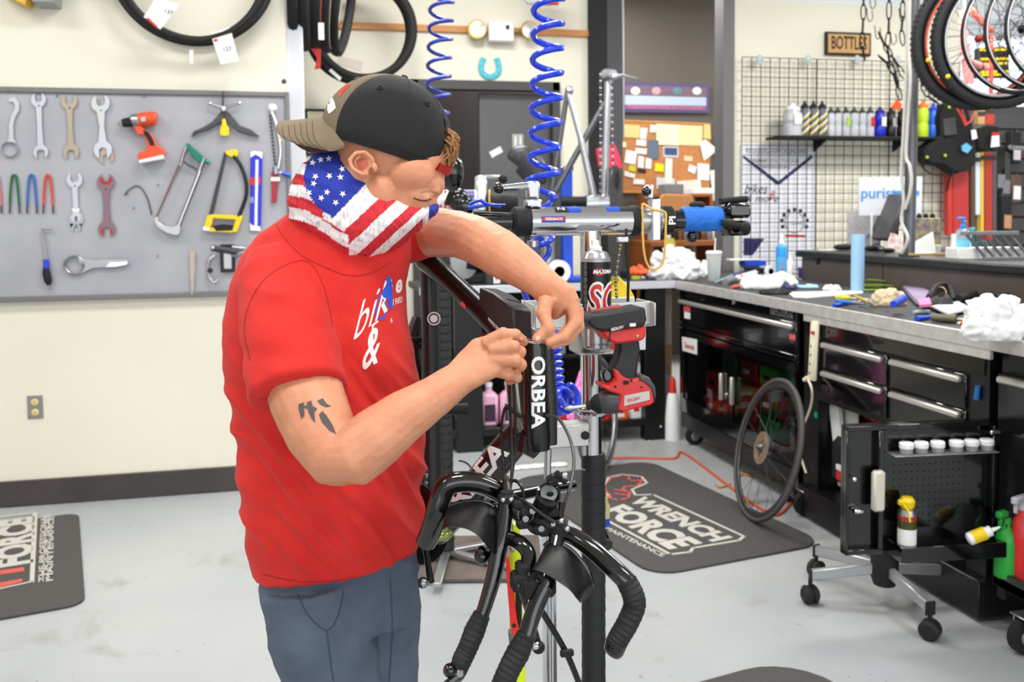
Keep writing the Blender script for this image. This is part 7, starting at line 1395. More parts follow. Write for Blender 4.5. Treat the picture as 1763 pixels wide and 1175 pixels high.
# front bulge and down tube
bt([(886, 640, 1.64, .020), (893, 700, 1.64, .022), (900, 745, 1.63, .026)], 'gusset', mt('frame_champagne', (120, 118, 108), .2, .5, coat=.6), n=20, sq=(1, .9))
dt = bt([(905, 738, 1.63, .027), (870, 776, 1.65, .029), (830, 826, 1.70, .030), (790, 872, 1.76, .030), (752, 916, 1.82, .028)], 'down_tube', FB, n=28)
bvd = BVHTree.FromPolygons([WM[dt.name] @ v.co for v in dt.data.vertices], [tuple(p.vertices) for p in dt.data.polygons])
tdecal('ORBEA', bvd, (806, 840), (37, -43), (-37, -31), SWb, dt, off=.0008, bold=.03, shear=.15)
# storage box on the top tube
def hexa(a, off, dd, name, mat, bev=.005, par=None):
    pts = [P(*q) for q in a]; o = [P(q[0] + off[0], q[1] + off[1], q[2] + dd) for q in a]
    return MB().add(pts + o, [(0, 1, 2, 3), (4, 7, 6, 5), (0, 4, 5, 1), (1, 5, 6, 2), (2, 6, 7, 3), (3, 7, 4, 0)]).build(name, mat, par or bk, bev=bev, ang=50)
bag = thing('frame_box', 'black hard storage box lettered PROFILE DESIGN on the top tube', 'storage box', P(850, 590, 1.70)); BM = mt('box_black', (44, 43, 44), .45)
bq = [P(824, 494, 1.76), P(852, 506, 1.73), P(884, 532, 1.66), P(885, 590, 1.66), P(850, 572, 1.71), P(823, 535, 1.76)]; tv = P(916, 534, 1.69) - P(884, 532, 1.66)
MB().prism(bq, tv).build('shell', BM, bag, bev=.005, ang=50)
o_ = P(853, 561, 1.705) ; e_ = (P(880, 586, 1.665) - P(838, 543, 1.735)).normalized(); text_on('PROFILE DESIGN', 'lettering', SWb, bag, plane_fn(o_ - FDv * .004, e_ * .0072, V((0, 0, .010))), bold=.02)
MB().beam(P(872, 515, 1.68), P(898, 522, 1.70), .002, .002).build('lid_line', BLKM, bag)
# crank, chain and chainring low at the left
bb = P(742, 905, 1.84); MB().lathe(bb + V((0, 0, 0)), V((-FDv.x, -FDv.y, 0)), [(.026, -.045), (.026, .045)], 20).build('bottom_bracket', BLK, bk)
MB().lathe(P(716, 900, 1.86), V((-.9, -.9, 0)), [(.072, 0), (.085, .001), (.085, .004), (.072, .005), (.072, 0)], 40).build('chainring', DSTL, bk)
MB().tube([P(727, 905, 1.79), P(735, 960, 1.775), P(742, 1003, 1.77)], [.013, .010, .012], 12, sq=(.6, 1.1)).build('crank_arm', mt('crank_dark', (70, 70, 74), .25, .8), bk); MB().cyl(P(726, 1003, 1.76), P(743, 1003, 1.77), .007).sph(P(728, 1004, 1.76), .011).build('pedal_axle', STL, bk)
for k in range(22): MB().box(P(735 - 3 * math.sin(k / 22 * 3), 812 + k * 7, 1.85), (.006, .006, .0085), b=.001).build('chain_link', STL if k % 2 else DSTL, bk)
MB().torus(P(790, 818, 1.93), FDv, .030, .0022, 20, 6, a0=0, a1=200).build('brake_cable', DSTL, bk); bt([(742, 842, 1.92, .010), (768, 836, 1.92, .009), (812, 826, 1.90, .008)], 'rear_axle', STL); MB().box(P(758, 842, 1.90), (.018, .018, .035), b=.003).build('skewer_nut', mt('clear_nut', (206, 208, 206), .2, .4), bk)
bt([(800, 872, 1.80, .014), (868, 858, 1.95, .014), (940, 843, 2.10, .014), (985, 836, 2.2, .013)], 'chain_stay', BLKG); bt([(745, 705, 1.95, .010), (784, 705, 1.98, .012), (804, 705, 1.99, .013)], 'rubber_bumper', BLKM)
MB().sph(P(760, 920, 1.72), (.022, .02, .012), 14, 8).build('bar_mirror', mt('tint_green', (150, 170, 90), .1, .6), bk)
# ------------------------------------------------------------------ loose cockpit: base bar, pads and extensions
hb = thing('handlebar', 'black aero handlebar with armrest pads hanging loose below the head tube', 'handlebar', P(910, 920, 1.46))
BG = mt('bar_gloss', (12, 10, 11), .14, coat=.7)
def hbt(l, name, mat, k=5, **kw): return bt(l, name, mat, k=k, par=hb, **kw)
hbt([(885, 872, 1.50, .013), (862, 850, 1.50, .0145), (822, 832, 1.49, .0155), (780, 832, 1.48, .016), (762, 850, 1.48, .016), (752, 885, 1.48, .017), (742, 915, 1.49, .0165), (732, 936, 1.50, .0155)], 'base_bar', BG, sq=(1, 1.1))
hbt([(968, 918, 1.45, .013), (990, 926, 1.44, .0135), (1022, 948, 1.42, .0145), (1062, 985, 1.40, .015), (1080, 1003, 1.395, .0155)], 'base_bar', BG)
tp_ = [(1078, 1000, 1.395, .0162), (1090, 1025, 1.39, .0172), (1092, 1045, 1.39, .017), (1080, 1074, 1.39, .0168), (1066, 1098, 1.39, .0165), (1059, 1112, 1.39, .016)]
def taped(l, name='bar_tape'):
    p = smooth_path([P(*q[:3]) for q in l], 6); r = []
    for i in range(len(l) - 1): r += [l[i][3] + (l[i + 1][3] - l[i][3]) * j / 6 for j in range(6)]
    r.append(l[-1][3]); p2 = []; r2 = []
    for i in range(len(p) - 1): p2 += [p[i], p[i].lerp(p[i + 1], .85)]; r2 += [r[i] * (1.03 if i % 2 else 1), r[i] * (.965 if i % 2 else 1.0)]
    return MB().tube(p2 + [p[-1]], r2 + [r[-1]], 20, ref=FDv).build(name, TAPE, hb)
taped(tp_); hbt([(1062, 1106, 1.39, .0165), (1056, 1122, 1.39, .0155), (1053, 1128, 1.39, .011)], 'bar_plug', BLKG, k=3)
# clamps across the middle
hbt([(880, 872, 1.47, .016), (912, 888, 1.47, .019), (940, 900, 1.46, .020), (972, 912, 1.45, .017)], 'centre_clamp', BLK)
for q in ((893, 868), (905, 880), (928, 912), (938, 915), (900, 902), (950, 882)): MB().box(P(q[0], q[1], 1.445), (.020, .018, .014), b=.003).build('clamp_block', BLKM, hb)
for q in ((905, 893), (932, 910), (961, 905), (917, 879)): MB().lathe(P(q[0], q[1], 1.436), -FDv, [(.0055, 0), (.005, .004), (.0025, .004), (.0025, .002)], 10).build('bolt', STL, hb)
MB().torus(P(905, 888, 1.445), -FDv, .012, .0016, 16, 6).build('silver_mark', STL, hb)
# stem with open clamp
hbt([(926, 906, 1.48, .0195), (934, 880, 1.46, .0185), (944, 856, 1.44, .0185)], 'stem', BLK, k=0, n=24)
sc_ = P(946, 848, 1.435); sa = (P(946, 848, 1.435) - P(926, 906, 1.48)).normalized(); MB().lathe(sc_ - sa * .006, (sa * .5 - FDv * .9), [(.0175, -.012), (.0195, 0), (.0165, .002), (.0145, -.001), (.0145, -.016)], 26).build('clamp_mouth', BLKG, hb)
MB().lathe(sc_ - FDv * .0, (sa * .5 - FDv * .9), [(.0, -.004), (.0138, -.005)], 20).build('clamp_bore', mt('bore_grey', (110, 112, 114), .3, .7), hb); MB().sph(sc_ - FDv * .004 + V((.001, 0, -.002)), (.006, .003, .004)).build('bore_hole', mt('hole_black', (2, 2, 2), .9), hb)
for a, b3 in (((945, 822), (958, 838)), ((958, 815), (973, 830)), ((944, 832), (972, 818))): MB().cyl(P(*a, 1.44), P(*b3, 1.45), .0055, n=12).build('clamp_bolt', BLKM, hb)
MB().sph(P(972, 820, 1.44), .006).build('bolt_head', STL, hb)
# armrest pads: arched shells
def pad(top, low, d0, d1, name='arm_pad', n=7):
    vs = []; mb = MB(); tp2 = smooth_path([V((x, y, 0)) for x, y in top], 5); lp2 = smooth_path([V((x, y, 0)) for x, y in low], 5)
    for a, b4 in zip(tp2, lp2):
        for j in range(n):
            t = j / (n - 1); bul = math.sin(t * PI) * .006
            q = P(a.x + (b4.x - a.x) * t, a.y + (b4.y - a.y) * t, d1 + (d0 - d1) * t); vs.append(q - FDv * bul)
    N = len(tp2); back = [v + FDv * .010 + V((0, 0, -.004)) for v in vs]; K = len(vs); fs = []
    for i in range(N - 1):
        for j in range(n - 1): a = i * n + j; fs += [(a, a + 1, a + n + 1, a + n), (K + a, K + a + n, K + a + n + 1, K + a + 1)]
        for j in (0, n - 1): a = i * n + j; fs.append((a, a + n, K + a + n, K + a))
    for i in (0, N - 1):
        for j in range(n - 1): a = i * n + j; fs.append((a, a + 1, K + a + 1, K + a))
    return mb.add(vs + back, fs).build(name, mt('pad_black', (12, 12, 13), .45), hb, ang=60)
T1 = [(768, 880), (775, 872), (800, 865), (826, 864), (848, 872), (860, 888), (864, 905), (862, 926), (852, 950)]; L1 = [(760, 914), (770, 908), (786, 908), (802, 911), (816, 918), (826, 926), (834, 936), (842, 946), (848, 953)]
pad(T1, L1, 1.40, 1.47); T2 = [(937, 942), (948, 934), (966, 938), (985, 950), (1004, 972), (1015, 992), (1019, 1008), (1012, 1024), (1001, 1036)]; L2 = [(914, 984), (922, 982), (938, 988), (955, 998), (968, 1007), (978, 1014), (986, 1022), (992, 1030), (997, 1036)]
pad(T2, L2, 1.35, 1.42)
for Tt, dd in ((T1, 1.475), (T2, 1.425)): MB().tube(smooth_path([P(x, y - 1, dd) for x, y in Tt], 4), .0035, 8).build('pad_edge', BG, hb)
# extensions
hbt([(873, 852, 1.46, .012), (871, 865, 1.46, .0125), (866, 905, 1.45, .0135), (860, 940, 1.44, .014), (852, 985, 1.43, .013), (838, 1035, 1.42, .0115), (829, 1062, 1.415, .011)], 'extension', BG)
taped([(830, 1058, 1.415, .0135), (818, 1085, 1.41, .0165), (806, 1115, 1.405, .0155), (796, 1136, 1.40, .0155), (788, 1158, 1.40, .013)], 'extension_tape')
MB().lathe(P(873, 856, 1.46), V((0, 0, 1)), [(.015, -.008), (.015, .002), (.011, .006), (.011, .009)], 18).build('extension_cap', BLKM, hb)
for q in ((866, 862), (880, 861)): MB().sph(P(q[0], q[1], 1.444), .0045).build('bolt', STL, hb)
MB().sph(P(786, 1160, 1.395), (.014, .012, .014)).sph(P(775, 1155, 1.39), .011).build('shifter', BLKG, hb); MB().tube([P(790, 1162, 1.39), P(768, 1180, 1.38)], .006, 8).build('shift_lever', BLKG, hb); MB().lathe(P(792, 1160, 1.38), -FDv, [(.006, 0), (.005, .003)], 12).build('bolt', STL, hb)
hbt([(962, 905, 1.44, .012), (960, 918, 1.44, .0125), (954, 950, 1.42, .013), (946, 985, 1.40, .0135), (935, 1015, 1.39, .0135), (917, 1060, 1.38, .0130), (906, 1096, 1.37, .0125)], 'extension', BG)
taped([(907, 1092, 1.37, .0145), (893, 1122, 1.365, .0180), (878, 1150, 1.36, .0170), (866, 1178, 1.355, .0170), (858, 1200, 1.35, .016)], 'extension_tape')
MB().lathe(P(962, 909, 1.44), V((0, 0, 1)), [(.016, -.010), (.016, .002), (.012, .006), (.011, .010)], 18).build('extension_cap', BLKM, hb)
for q in ((952, 904), (976, 912), (966, 898)): MB().sph(P(q[0], q[1], 1.424), .005).build('bolt', STL, hb)
for (x, y, w_, h_) in ((905, 1000, .045, .028), (925, 1010, .05, .03), (938, 1003, .03, .035), (900, 985, .02, .03)): MB().box(P(x, y, 1.40), (w_, .03, h_), b=.004).build('pad_bracket', BLKM, hb)
for q in ((911, 990), (925, 1000), (944, 1012), (893, 1010)): MB().sph(P(q[0], q[1], 1.382), .004).build('bolt', BLKG, hb)
MB().sph(P(830, 958, 1.45), .013).sph(P(829, 948, 1.44), .007).build('pad_bolt', BLKG, hb); MB().tube([P(838, 958, 1.46), P(855, 950, 1.46)], .007, 8).build('pad_arm', BLK, hb)
MB().tube(smooth_path([P(880, 928, 1.44), P(898, 938, 1.42), P(910, 955, 1.41), P(908, 980, 1.40)], 4), .012, 12).build('brake_lever', BLKG, hb)
# cables
def cab(l, name='cable', r=.0026, m=None, lab=None): return MB().tube(smooth_path([P(*q) for q in l], 6), r, 8).build(name, m or CABM, bk)
cab([(877, 652, 1.585), (878, 700, 1.57), (881, 770, 1.54), (880, 830, 1.50), (874, 856, 1.46)]); cab([(884, 655, 1.585), (887, 720, 1.57), (885, 790, 1.54), (878, 840, 1.49), (872, 858, 1.46)]); cab([(868, 706, 1.57), (863, 740, 1.56), (867, 800, 1.53), (872, 850, 1.47)]); cab([(868, 706, 1.57), (876, 702, 1.57), (893, 716, 1.575), (904, 716, 1.575)], r=.0035)
cab([(941, 716, 1.585), (962, 722, 1.56), (980, 752, 1.53), (988, 790, 1.50), (984, 830, 1.47), (972, 870, 1.45), (963, 906, 1.44)], r=.003, m=mt('cable_grey', (66, 66, 70), .35)); cab([(880, 856, 1.46), (900, 862, 1.44), (930, 884, 1.425), (955, 900, 1.42)], r=.003); cab([(868, 838, 1.50), (885, 828, 1.5), (898, 838, 1.49), (902, 862, 1.48)], r=.003)
cab([(870, 822, 1.5), (872, 835, 1.49), (874, 850, 1.47)], 'cable_boot', .0065); cab([(968, 865, 1.45), (965, 890, 1.445)], 'cable_boot', .0055); cab([(895, 1012, 1.55), (912, 1060, 1.6), (928, 1112, 1.65)], r=.006); cab([(905, 1010, 1.55), (940, 1065, 1.6), (975, 1125, 1.62), (998, 1180, 1.64)], r=.0055)
MB().box(P(976, 1125, 1.61), (.024, .01, .012), b=.002).build('cable_clip', BLKM, bk); MB().sph(P(927, 1115, 1.64), .012).build('cable_end', BLKM, bk); MB().sph(P(922, 1112, 1.63), .008).build('cable_ferrule', CHR, bk)
# yellow fork and red lever behind the bars
fk = thing('bicycle_fork', 'fluorescent yellow fork blade with a red lever behind the aero bars', 'fork', P(890, 1400, 1.75)); NY = mt('neon_yellow', (214, 238, 20), .4)
MB().tube([P(887, 902, 1.70), P(887, 1000, 1.72), P(892, 1175, 1.75), P(894, 1330, 1.78)], [.009, .012, .015, .013], 14, sq=(.8, 1), ref=FDv).build('blade', NY, fk); MB().tube([P(885, 1086, 1.725), P(888, 1112, 1.73)], .012, 12).build('dark_band', GRYP, fk)
MB().prism([P(x, y, 1.685) for x, y in ((870, 962), (876, 960), (884, 1010), (890, 1068), (893, 1080), (890, 1096), (882, 1096), (879, 1078), (874, 1020))], FDv * .006).build('red_lever', mt('lever_red', (240, 42, 20), .35), fk, bev=.001)
MB().lathe(P(885, 1078, 1.683), -FDv, [(.004, 0), (.003, .001)], 12).build('lever_hole', BLKM, fk); MB().tube(smooth_path([P(880, 902, 1.66), P(878, 930, 1.64), P(882, 950, 1.62)], 4), .004, 8).build('silver_wire', STL, fk)
MB().tube([P(893, 1010, 1.68), P(893, 1080, 1.70)], .006, 8).build('black_rod', BLKM, fk); MB().lathe(P(894, 1330, 1.78), V((0, 0, -1)), [(.012, 0), (.012, .02), (.03, .03), (.03, P(894, 1330, 1.78).z)], 14).build('stand_foot', DGRY, fk)
# ------------------------------------------------------------------ the man
def place(name, me, mat, parent, ang=180, disp=None, col=None):
    me.update()
    if disp:
        ns = [v.normal.copy() for v in me.vertices]
        for v, n in zip(me.vertices, ns): v.co += n * disp(v.co, n)
        me.update()
    if col:
        ca = me.color_attributes.new('tint', 'FLOAT_COLOR', 'POINT')
        for i, v in enumerate(me.vertices): c = col(v.co); ca.data[i].color = (lin(c[0]), lin(c[1]), lin(c[2]), 1)
    bvh = BVHTree.FromPolygons([v.co.copy() for v in me.vertices], [tuple(p.vertices) for p in me.polygons])
    Wi = WM[parent.name].inverted(); me.transform(Wi); me.update(); return link(name, me, mat, parent, None, WM[parent.name], ang), bvh
man = thing('person', 'man in red t-shirt, backward cap and flag face covering working on the black bicycle frame', 'person', P(590, 1700, 1.75) * 1)
man.location.z = 0; WM[man.name] = MX.Translation(V((man.location.x, man.location.y, 0)))
FD = V((fwd.x, fwd.y, 0)).normalized()
def pt3(l): return [P(*q[:3]) for q in l], [q[3] for q in l]
def limb(mb, l, n=14, ref=None, k=0):
    p, r = pt3(l)
    return mb.tube(p, r, n, ref=ref or FD)
def rlm(mb, rows, n=36, e=2.3):
    """torso loft: rows of (y, left x, right x, depth, half depth, tilt)"""
    vs = []
    for (y, xl, xr, d, hd, tl) in rows:
        for k in range(n):
            th = 2 * PI * k / n; c, s = math.cos(th), math.sin(th); cc = abs(c) ** (2 / e) * (1 if c > 0 else -1); ss = abs(s) ** (2 / e) * (1 if s > 0 else -1)
            xx = (xl + xr) / 2 + (xr - xl) / 2 * cc; b = P(xx, y + tl * (xx - (xl + xr) / 2), d); vs.append(b + FD * (-hd * ss))
    m = len(rows); fs = [(i * n + k, i * n + (k + 1) % n, (i + 1) * n + (k + 1) % n, (i + 1) * n + k) for i in range(m - 1) for k in range(n)]
    return mb.add(vs, fs + [tuple(range(n))[::-1], tuple((m - 1) * n + k for k in range(n))])
SKIN = mt('skin', (208, 140, 106), .5, rgb2=(218, 154, 120), scale=18, bump=.12, bscale=160, sss=.12)
b = MB()
# trunk and legs (inside the clothes)
rlm(b, [(370, 545, 625, 1.72, .05, 0), (420, 470, 680, 1.74, .07, 0), (520, 430, 670, 1.74, .10, 0), (700, 440, 690, 1.74, .10, 0), (900, 480, 685, 1.75, .08, 0), (990, 490, 680, 1.75, .07, 0)], 24)
limb(b, [(565, 980, 1.73, .06), (567, 1175, 1.71, .06), (575, 1380, 1.71, .05), (575, 1690, 1.73, .035)]); limb(b, [(635, 980, 1.80, .06), (652, 1175, 1.82, .055), (650, 1380, 1.84, .045), (648, 1660, 1.86, .035)])
# neck, head
limb(b, [(560, 390, 1.70, .062), (590, 345, 1.69, .058), (640, 290, 1.68, .062)])
Th = MX(((rt.x, upv.x, fwd.x), (rt.y, upv.y, fwd.y), (rt.z, upv.z, fwd.z)))
def hs(px, py, d, rx, ry, rz, ang=0, n=20): b.sph(P(px, py, d), (rx, ry, rz), n, 14, (Th @ MX.Rotation(R(ang), 3, 'Z')))
hs(670, 245, 1.68, .100, .088, .074, -15); hs(712, 285, 1.68, .062, .072, .064, -25); hs(706, 335, 1.68, .050, .062, .058, 10); hs(690, 380, 1.68, .035, .035, .035); hs(738, 318, 1.68, .030, .028, .052); hs(742, 350, 1.68, .012, .018, .013, 40)
hs(660, 335, 1.655, .04, .05, .045)
hs(729, 341, 1.634, .012, .008, .008); hs(736, 325, 1.650, .024, .014, .014, -10); hs(708, 300, 1.655, .050, .045, .050); hs(715, 335, 1.655, .035, .030, .035)
limb(b, [(634, 300, 1.605, .004), (622, 300, 1.592, .0045), (606, 290, 1.588, .005), (602, 276, 1.590, .005), (612, 264, 1.592, .005), (628, 262, 1.598, .005), (640, 272, 1.603, .005), (644, 284, 1.605, .004)], 8); hs(624, 283, 1.607, .017, .017, .007)
hs(646, 290, 1.602, .005, .008, .005)
# near arm (the one in front)
limb(b, [(470, 470, 1.66, .06), (500, 590, 1.58, .064), (530, 690, 1.52, .0625), (553, 745, 1.49, .058), (578, 785, 1.47, .051), (612, 783, 1.46, .051), (650, 752, 1.465, .049), (700, 714, 1.48, .042), (750, 682, 1.495, .034), (790, 652, 1.51, (.024, .030)), (812, 634, 1.52, (.021, .036)), (836, 616, 1.525, (.017, .042)), (853, 608, 1.525, (.012, .036))], 18)
limb(b, [(575, 800, 1.475, .035), (590, 803, 1.47, .032), (606, 796, 1.465, .03)])
def finger(l): limb(b, l, 10); p, r = pt3(l); b.sph(p[-1], r[-1] * 1.02, 10, 8); [b.sph(p[i], r[i] * 1.08, 10, 8) for i in range(1, len(p) - 1)]
finger([(832, 592, 1.52, .0115), (866, 575, 1.515, .0108), (888, 576, 1.525, .0095), (901, 585, 1.54, .0075)]); finger([(843, 603, 1.515, .012), (884, 597, 1.505, .0112), (896, 606, 1.525, .010), (884, 614, 1.555, .0085)])
finger([(845, 620, 1.515, .012), (886, 621, 1.505, .0112), (897, 629, 1.525, .010), (884, 636, 1.555, .0085)]); finger([(840, 636, 1.52, .0115), (876, 645, 1.515, .0105), (890, 651, 1.53, .0092), (878, 656, 1.555, .008)])
finger([(812, 625, 1.55, .016), (848, 604, 1.575, .013), (878, 592, 1.585, .011), (902, 589, 1.575, .008)])
# far arm
limb(b, [(705, 400, 1.90, .058), (750, 400, 1.84, .050), (790, 404, 1.78, .046), (822, 414, 1.74, .0465), (862, 437, 1.70, .045), (902, 463, 1.665, .038), (932, 486, 1.64, .031), (950, 503, 1.625, (.024, .032)), (966, 520, 1.615, (.020, .040)), (976, 534, 1.61, (.017, .034))], 18)
finger([(942, 515, 1.60, .016), (936, 540, 1.585, .0135), (944, 566, 1.572, .0125), (924, 583, 1.568, .009)])
finger([(986, 524, 1.60, .0135), (991, 556, 1.59, .012), (972, 580, 1.578, .0105), (946, 589, 1.572, .0085)]); finger([(993, 530, 1.625, .013), (995, 562, 1.62, .012), (978, 584, 1.61, .0105), (953, 594, 1.60, .009)])
finger([(990, 535, 1.65, .012), (992, 562, 1.655, .011), (975, 582, 1.65, .009)]); finger([(982, 535, 1.675, .011), (982, 560, 1.685, .010), (966, 576, 1.68, .008)])
def sk(co, n): return .0010 * NZ.noise(co * 28) + .0005 * NZ.noise(co * 90)
body, BVB = place('body', voxel(b, .0026, 6), SKIN, man, disp=sk)
INKD = mt('tattoo_ink', (84, 74, 76), .6)
decal('tattoo', BVB, [[(514, 696), (523, 693), (524, 716), (519, 721), (514, 706)], [(528, 693), (536, 690), (541, 712), (543, 729), (537, 722), (531, 710)], [(521, 700), (532, 697), (546, 703), (543, 709), (530, 705)], [(546, 690), (556, 686), (562, 695), (571, 700), (560, 701), (552, 697)], [(549, 714), (555, 708), (561, 714), (572, 731), (579, 748), (567, 741), (555, 728)]], INKD, man)
decal('closed_eye', BVB, sline([(712, 341), (722, 345), (733, 346), (742, 343)], 2.4), mt('lash', (84, 50, 38), .7), man, .0008); decal('eyebrow', BVB, sline([(724, 332), (738, 329), (755, 334)], 3.5), mt('brow_hair', (186, 124, 88), .8), man, .0006)
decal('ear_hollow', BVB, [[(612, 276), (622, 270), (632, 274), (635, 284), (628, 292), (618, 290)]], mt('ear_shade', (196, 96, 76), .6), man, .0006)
NL = mt('nail', (238, 190, 168), .3); decal('fingernail', BVB, [[(921, 581), (928, 578), (931, 583), (924, 587)]], NL, man, .0006); decal('fingernail', BVB, [[(893, 579), (899, 580), (902, 585), (896, 585)]], NL, man, .0006)
# t-shirt
b = MB(); rlm(b, [(352, 532, 612, 1.70, .055, .1), (378, 490, 668, 1.72, .085, .05), (402, 448, 705, 1.74, .11, 0), (440, 418, 706, 1.745, .125, 0), (490, 400, 696, 1.74, .135, 0), (550, 391, 699, 1.735, .14, 0), (620, 396, 709, 1.73, .14, 0), (700, 411, 720, 1.73, .135, 0), (780, 423, 726, 1.73, .135, -.02), (860, 431, 726, 1.73, .13, -.05), (920, 438, 722, 1.735, .125, -.10), (962, 447, 716, 1.74, .122, -.15)], 44)
limb(b, [(478, 440, 1.68, .055), (478, 480, 1.66, .074), (492, 550, 1.60, .078), (506, 615, 1.56, .079), (517, 673, 1.53, .079)], 22); limb(b, [(670, 405, 1.84, .06), (705, 400, 1.87, .062), (735, 398, 1.86, .055), (747, 397, 1.85, .053)], 20)
SHM = mt('shirt_red', (205, 34, 29), .85, rgb2=(214, 42, 35), scale=14, bump=.15, bscale=500, sheen=.05)
def fold(co, n):
    x, y = px_of(co); u = x * .62 + y * .78; v = -x * .78 + y * .62; lo = min(1, max(0, (y - 540) / 160)) * max(0, min(1, (1010 + (585 - x) * .12 - y) / 70)); mid = math.exp(-((y - 700) / 190) ** 2)
    r1 = 1 - 2 * abs(NZ.noise(V((u / 260, v / 52, 3.1)))); r2 = 1 - 2 * abs(NZ.noise(V((u / 150, v / 28, 8.7)))); r3 = NZ.noise(V((x / 60, y / 190, 1.3)))
    sl = math.exp(-(((x - 500) / 90) ** 2 + ((y - 600) / 110) ** 2)); r4 = 1 - 2 * abs(NZ.noise(V(((x + y * .3) / 150, (y - x * .25) / 38, 5.5))))
    return .024 * min(1, abs(n.dot(FD)) * 1.6) * lo * (r1 - .5) * (1 - sl) + .010 * lo * r2 * (1 - sl) + .005 * r3 + .006 * sl * r4
shirt, BVS = place('t_shirt', voxel(b, .0048, 6), SHM, man, disp=fold); shirt['label'] = 'red t-shirt with white script print'
ST = mt('stitch_red', (176, 34, 30), .9); decal('hem_seam', BVS, sline([(452, 990), (520, 1003), (600, 998), (660, 982), (716, 950)], 1.6), ST, shirt); decal('sleeve_seam', BVS, sline([(446, 688), (500, 684), (550, 671), (595, 652)], 1.6), ST, shirt)
decal('shoulder_seam', BVS, sline([(430, 620), (420, 560), (440, 500), (480, 462), (530, 450), (560, 500), (572, 560)], 1.6), ST, shirt)
SW = mt('shirt_print', (244, 238, 236), .8); SB = mt('shirt_print_blue', (44, 90, 210), .8)
tdecal('bik', BVS, (638, 537), (52, -46), (8, -88), SW, shirt, shear=.35, bold=-.004); tdecal('s', BVS, (668, 494), (40, -28), (6, -60), SW, shirt, bold=.02); tdecal('&', BVS, (636, 604), (46, -24), (2, -92), SW, shirt, shear=.3, bold=.01)
tdecal('e', BVS, (687, 490), (24, -12), (2, -44), SW, shirt, bold=.03); tdecal('1980', BVS, (684, 519), (9, -3), (1, -16), SW, shirt); tdecal('6', BVS, (674, 552), (8, -2), (0, -12), SW, shirt); decal('lettering', BVS, sline([(640, 562), (651, 553)], 3, 0) + sline([(642, 560), (640, 605)], 3, 0), SW, shirt)
decal('wheel_print', BVS, sline([(656 + 9 * math.cos(k * .45) + .0, 531 - 19 * math.sin(k * .45)) for k in range(15)], 3.5, 2), SB, shirt); decal('rider_print', BVS, [[(656, 505), (664, 492), (668, 480), (674, 484), (676, 500), (670, 508), (676, 520), (677, 531), (672, 534), (668, 516), (660, 512)], [(664, 480), (669, 476), (674, 479), (672, 487), (666, 488)]], SB, shirt, .0016)
decal('collar_seam', BVS, sline([(470, 372), (486, 405), (520, 440), (565, 462), (600, 474), (640, 470), (672, 452)], 1.6), ST, shirt)
# trousers
b = MB(); rlm(b, [(900, 455, 712, 1.745, .105, 0), (960, 452, 718, 1.745, .112, 0), (1010, 455, 719, 1.745, .112, 0), (1060, 463, 718, 1.745, .108, 0)], 36)
limb(b, [(548, 1010, 1.70, .098), (556, 1090, 1.69, .096), (573, 1175, 1.69, .088), (578, 1350, 1.70, .070), (578, 1500, 1.71, .062), (574, 1660, 1.72, .060)], 22); limb(b, [(640, 1010, 1.80, .090), (650, 1090, 1.80, .082), (655, 1175, 1.80, .074), (654, 1350, 1.82, .064), (650, 1480, 1.83, .058), (648, 1620, 1.84, .056)], 22)
def pf(co, n): x, y = px_of(co); return .006 * NZ.noise(V((x / 45, y / 90, 2))) + .006 * (1 - 2 * abs(NZ.noise(V((x / 70 + y / 120, y / 44, 6))))) * max(.3, 1 - (y - 960) / 300)
PM = mt('trouser_cloth', (74, 84, 102), .85, rgb2=(92, 104, 122), scale=9, bump=.2, bscale=600)
trou, BVT = place('trousers', voxel(b, .0055, 5), PM, man, disp=pf)
PSm = mt('trouser_seam', (58, 72, 92), .9); decal('pocket_seam', BVT, sline([(512, 1022), (530, 1060), (562, 1086), (582, 1062), (592, 1016)], 2.4), PSm, trou); decal('side_seam', BVT, sline([(563, 1086), (568, 1130), (574, 1174)], 2.2), PSm, trou); decal('fly_seam', BVT, sline([(672, 1000), (676, 1080), (670, 1174)], 2), PSm, trou)
for (x, d) in ((580, 1.72), (650, 1.86)):
    q = P(x, 1700, d); b = MB(); b.sph((q.x + .06, q.y, .05), (.15, .055, .05), 18, 10).sph((q.x - .01, q.y, .08), (.07, .05, .07), 14, 8); b.box((q.x + .05, q.y, .012), (.29, .10, .024), b=.01); b.build('shoe', BLKM, man)
# face covering
st = [(500, 352, 519, 298, .030), (506, 386, 534, 276, .050), (530, 412, 560, 264, .064), (566, 434, 602, 268, .074), (606, 453, 640, 297, .078), (650, 441, 684, 322, .076), (692, 420, 712, 342, .066), (722, 395, 736, 350, .052), (744, 374, 750, 350, .034), (754, 366, 755, 354, .012)]
ST2 = []
for i in range(len(st) - 1):
    for j in range(12): t_ = j / 12; p0 = st[max(i - 1, 0)]; p1 = st[i]; p2 = st[i + 1]; p3 = st[min(i + 2, len(st) - 1)]; ST2.append([.5 * (2 * p1[k] + (p2[k] - p0[k]) * t_ + (2 * p0[k] - 5 * p1[k] + 4 * p2[k] - p3[k]) * t_ * t_ + (3 * p1[k] - p0[k] - 3 * p2[k] + p3[k]) * t_ ** 3) for k in range(5)])
n = 96; vs = []
for (lx, ly, ux_, uy_, r_) in ST2:
    a_ = P(lx, ly, 1.685); c_ = P(ux_, uy_, 1.685); m_ = (a_ + c_) / 2; h_ = (c_ - a_) / 2
    for k in range(n): th = 2 * PI * k / n; vs.append(m_ + h_ * math.sin(th) + FD * (-r_ * 1.12 * math.cos(th)))
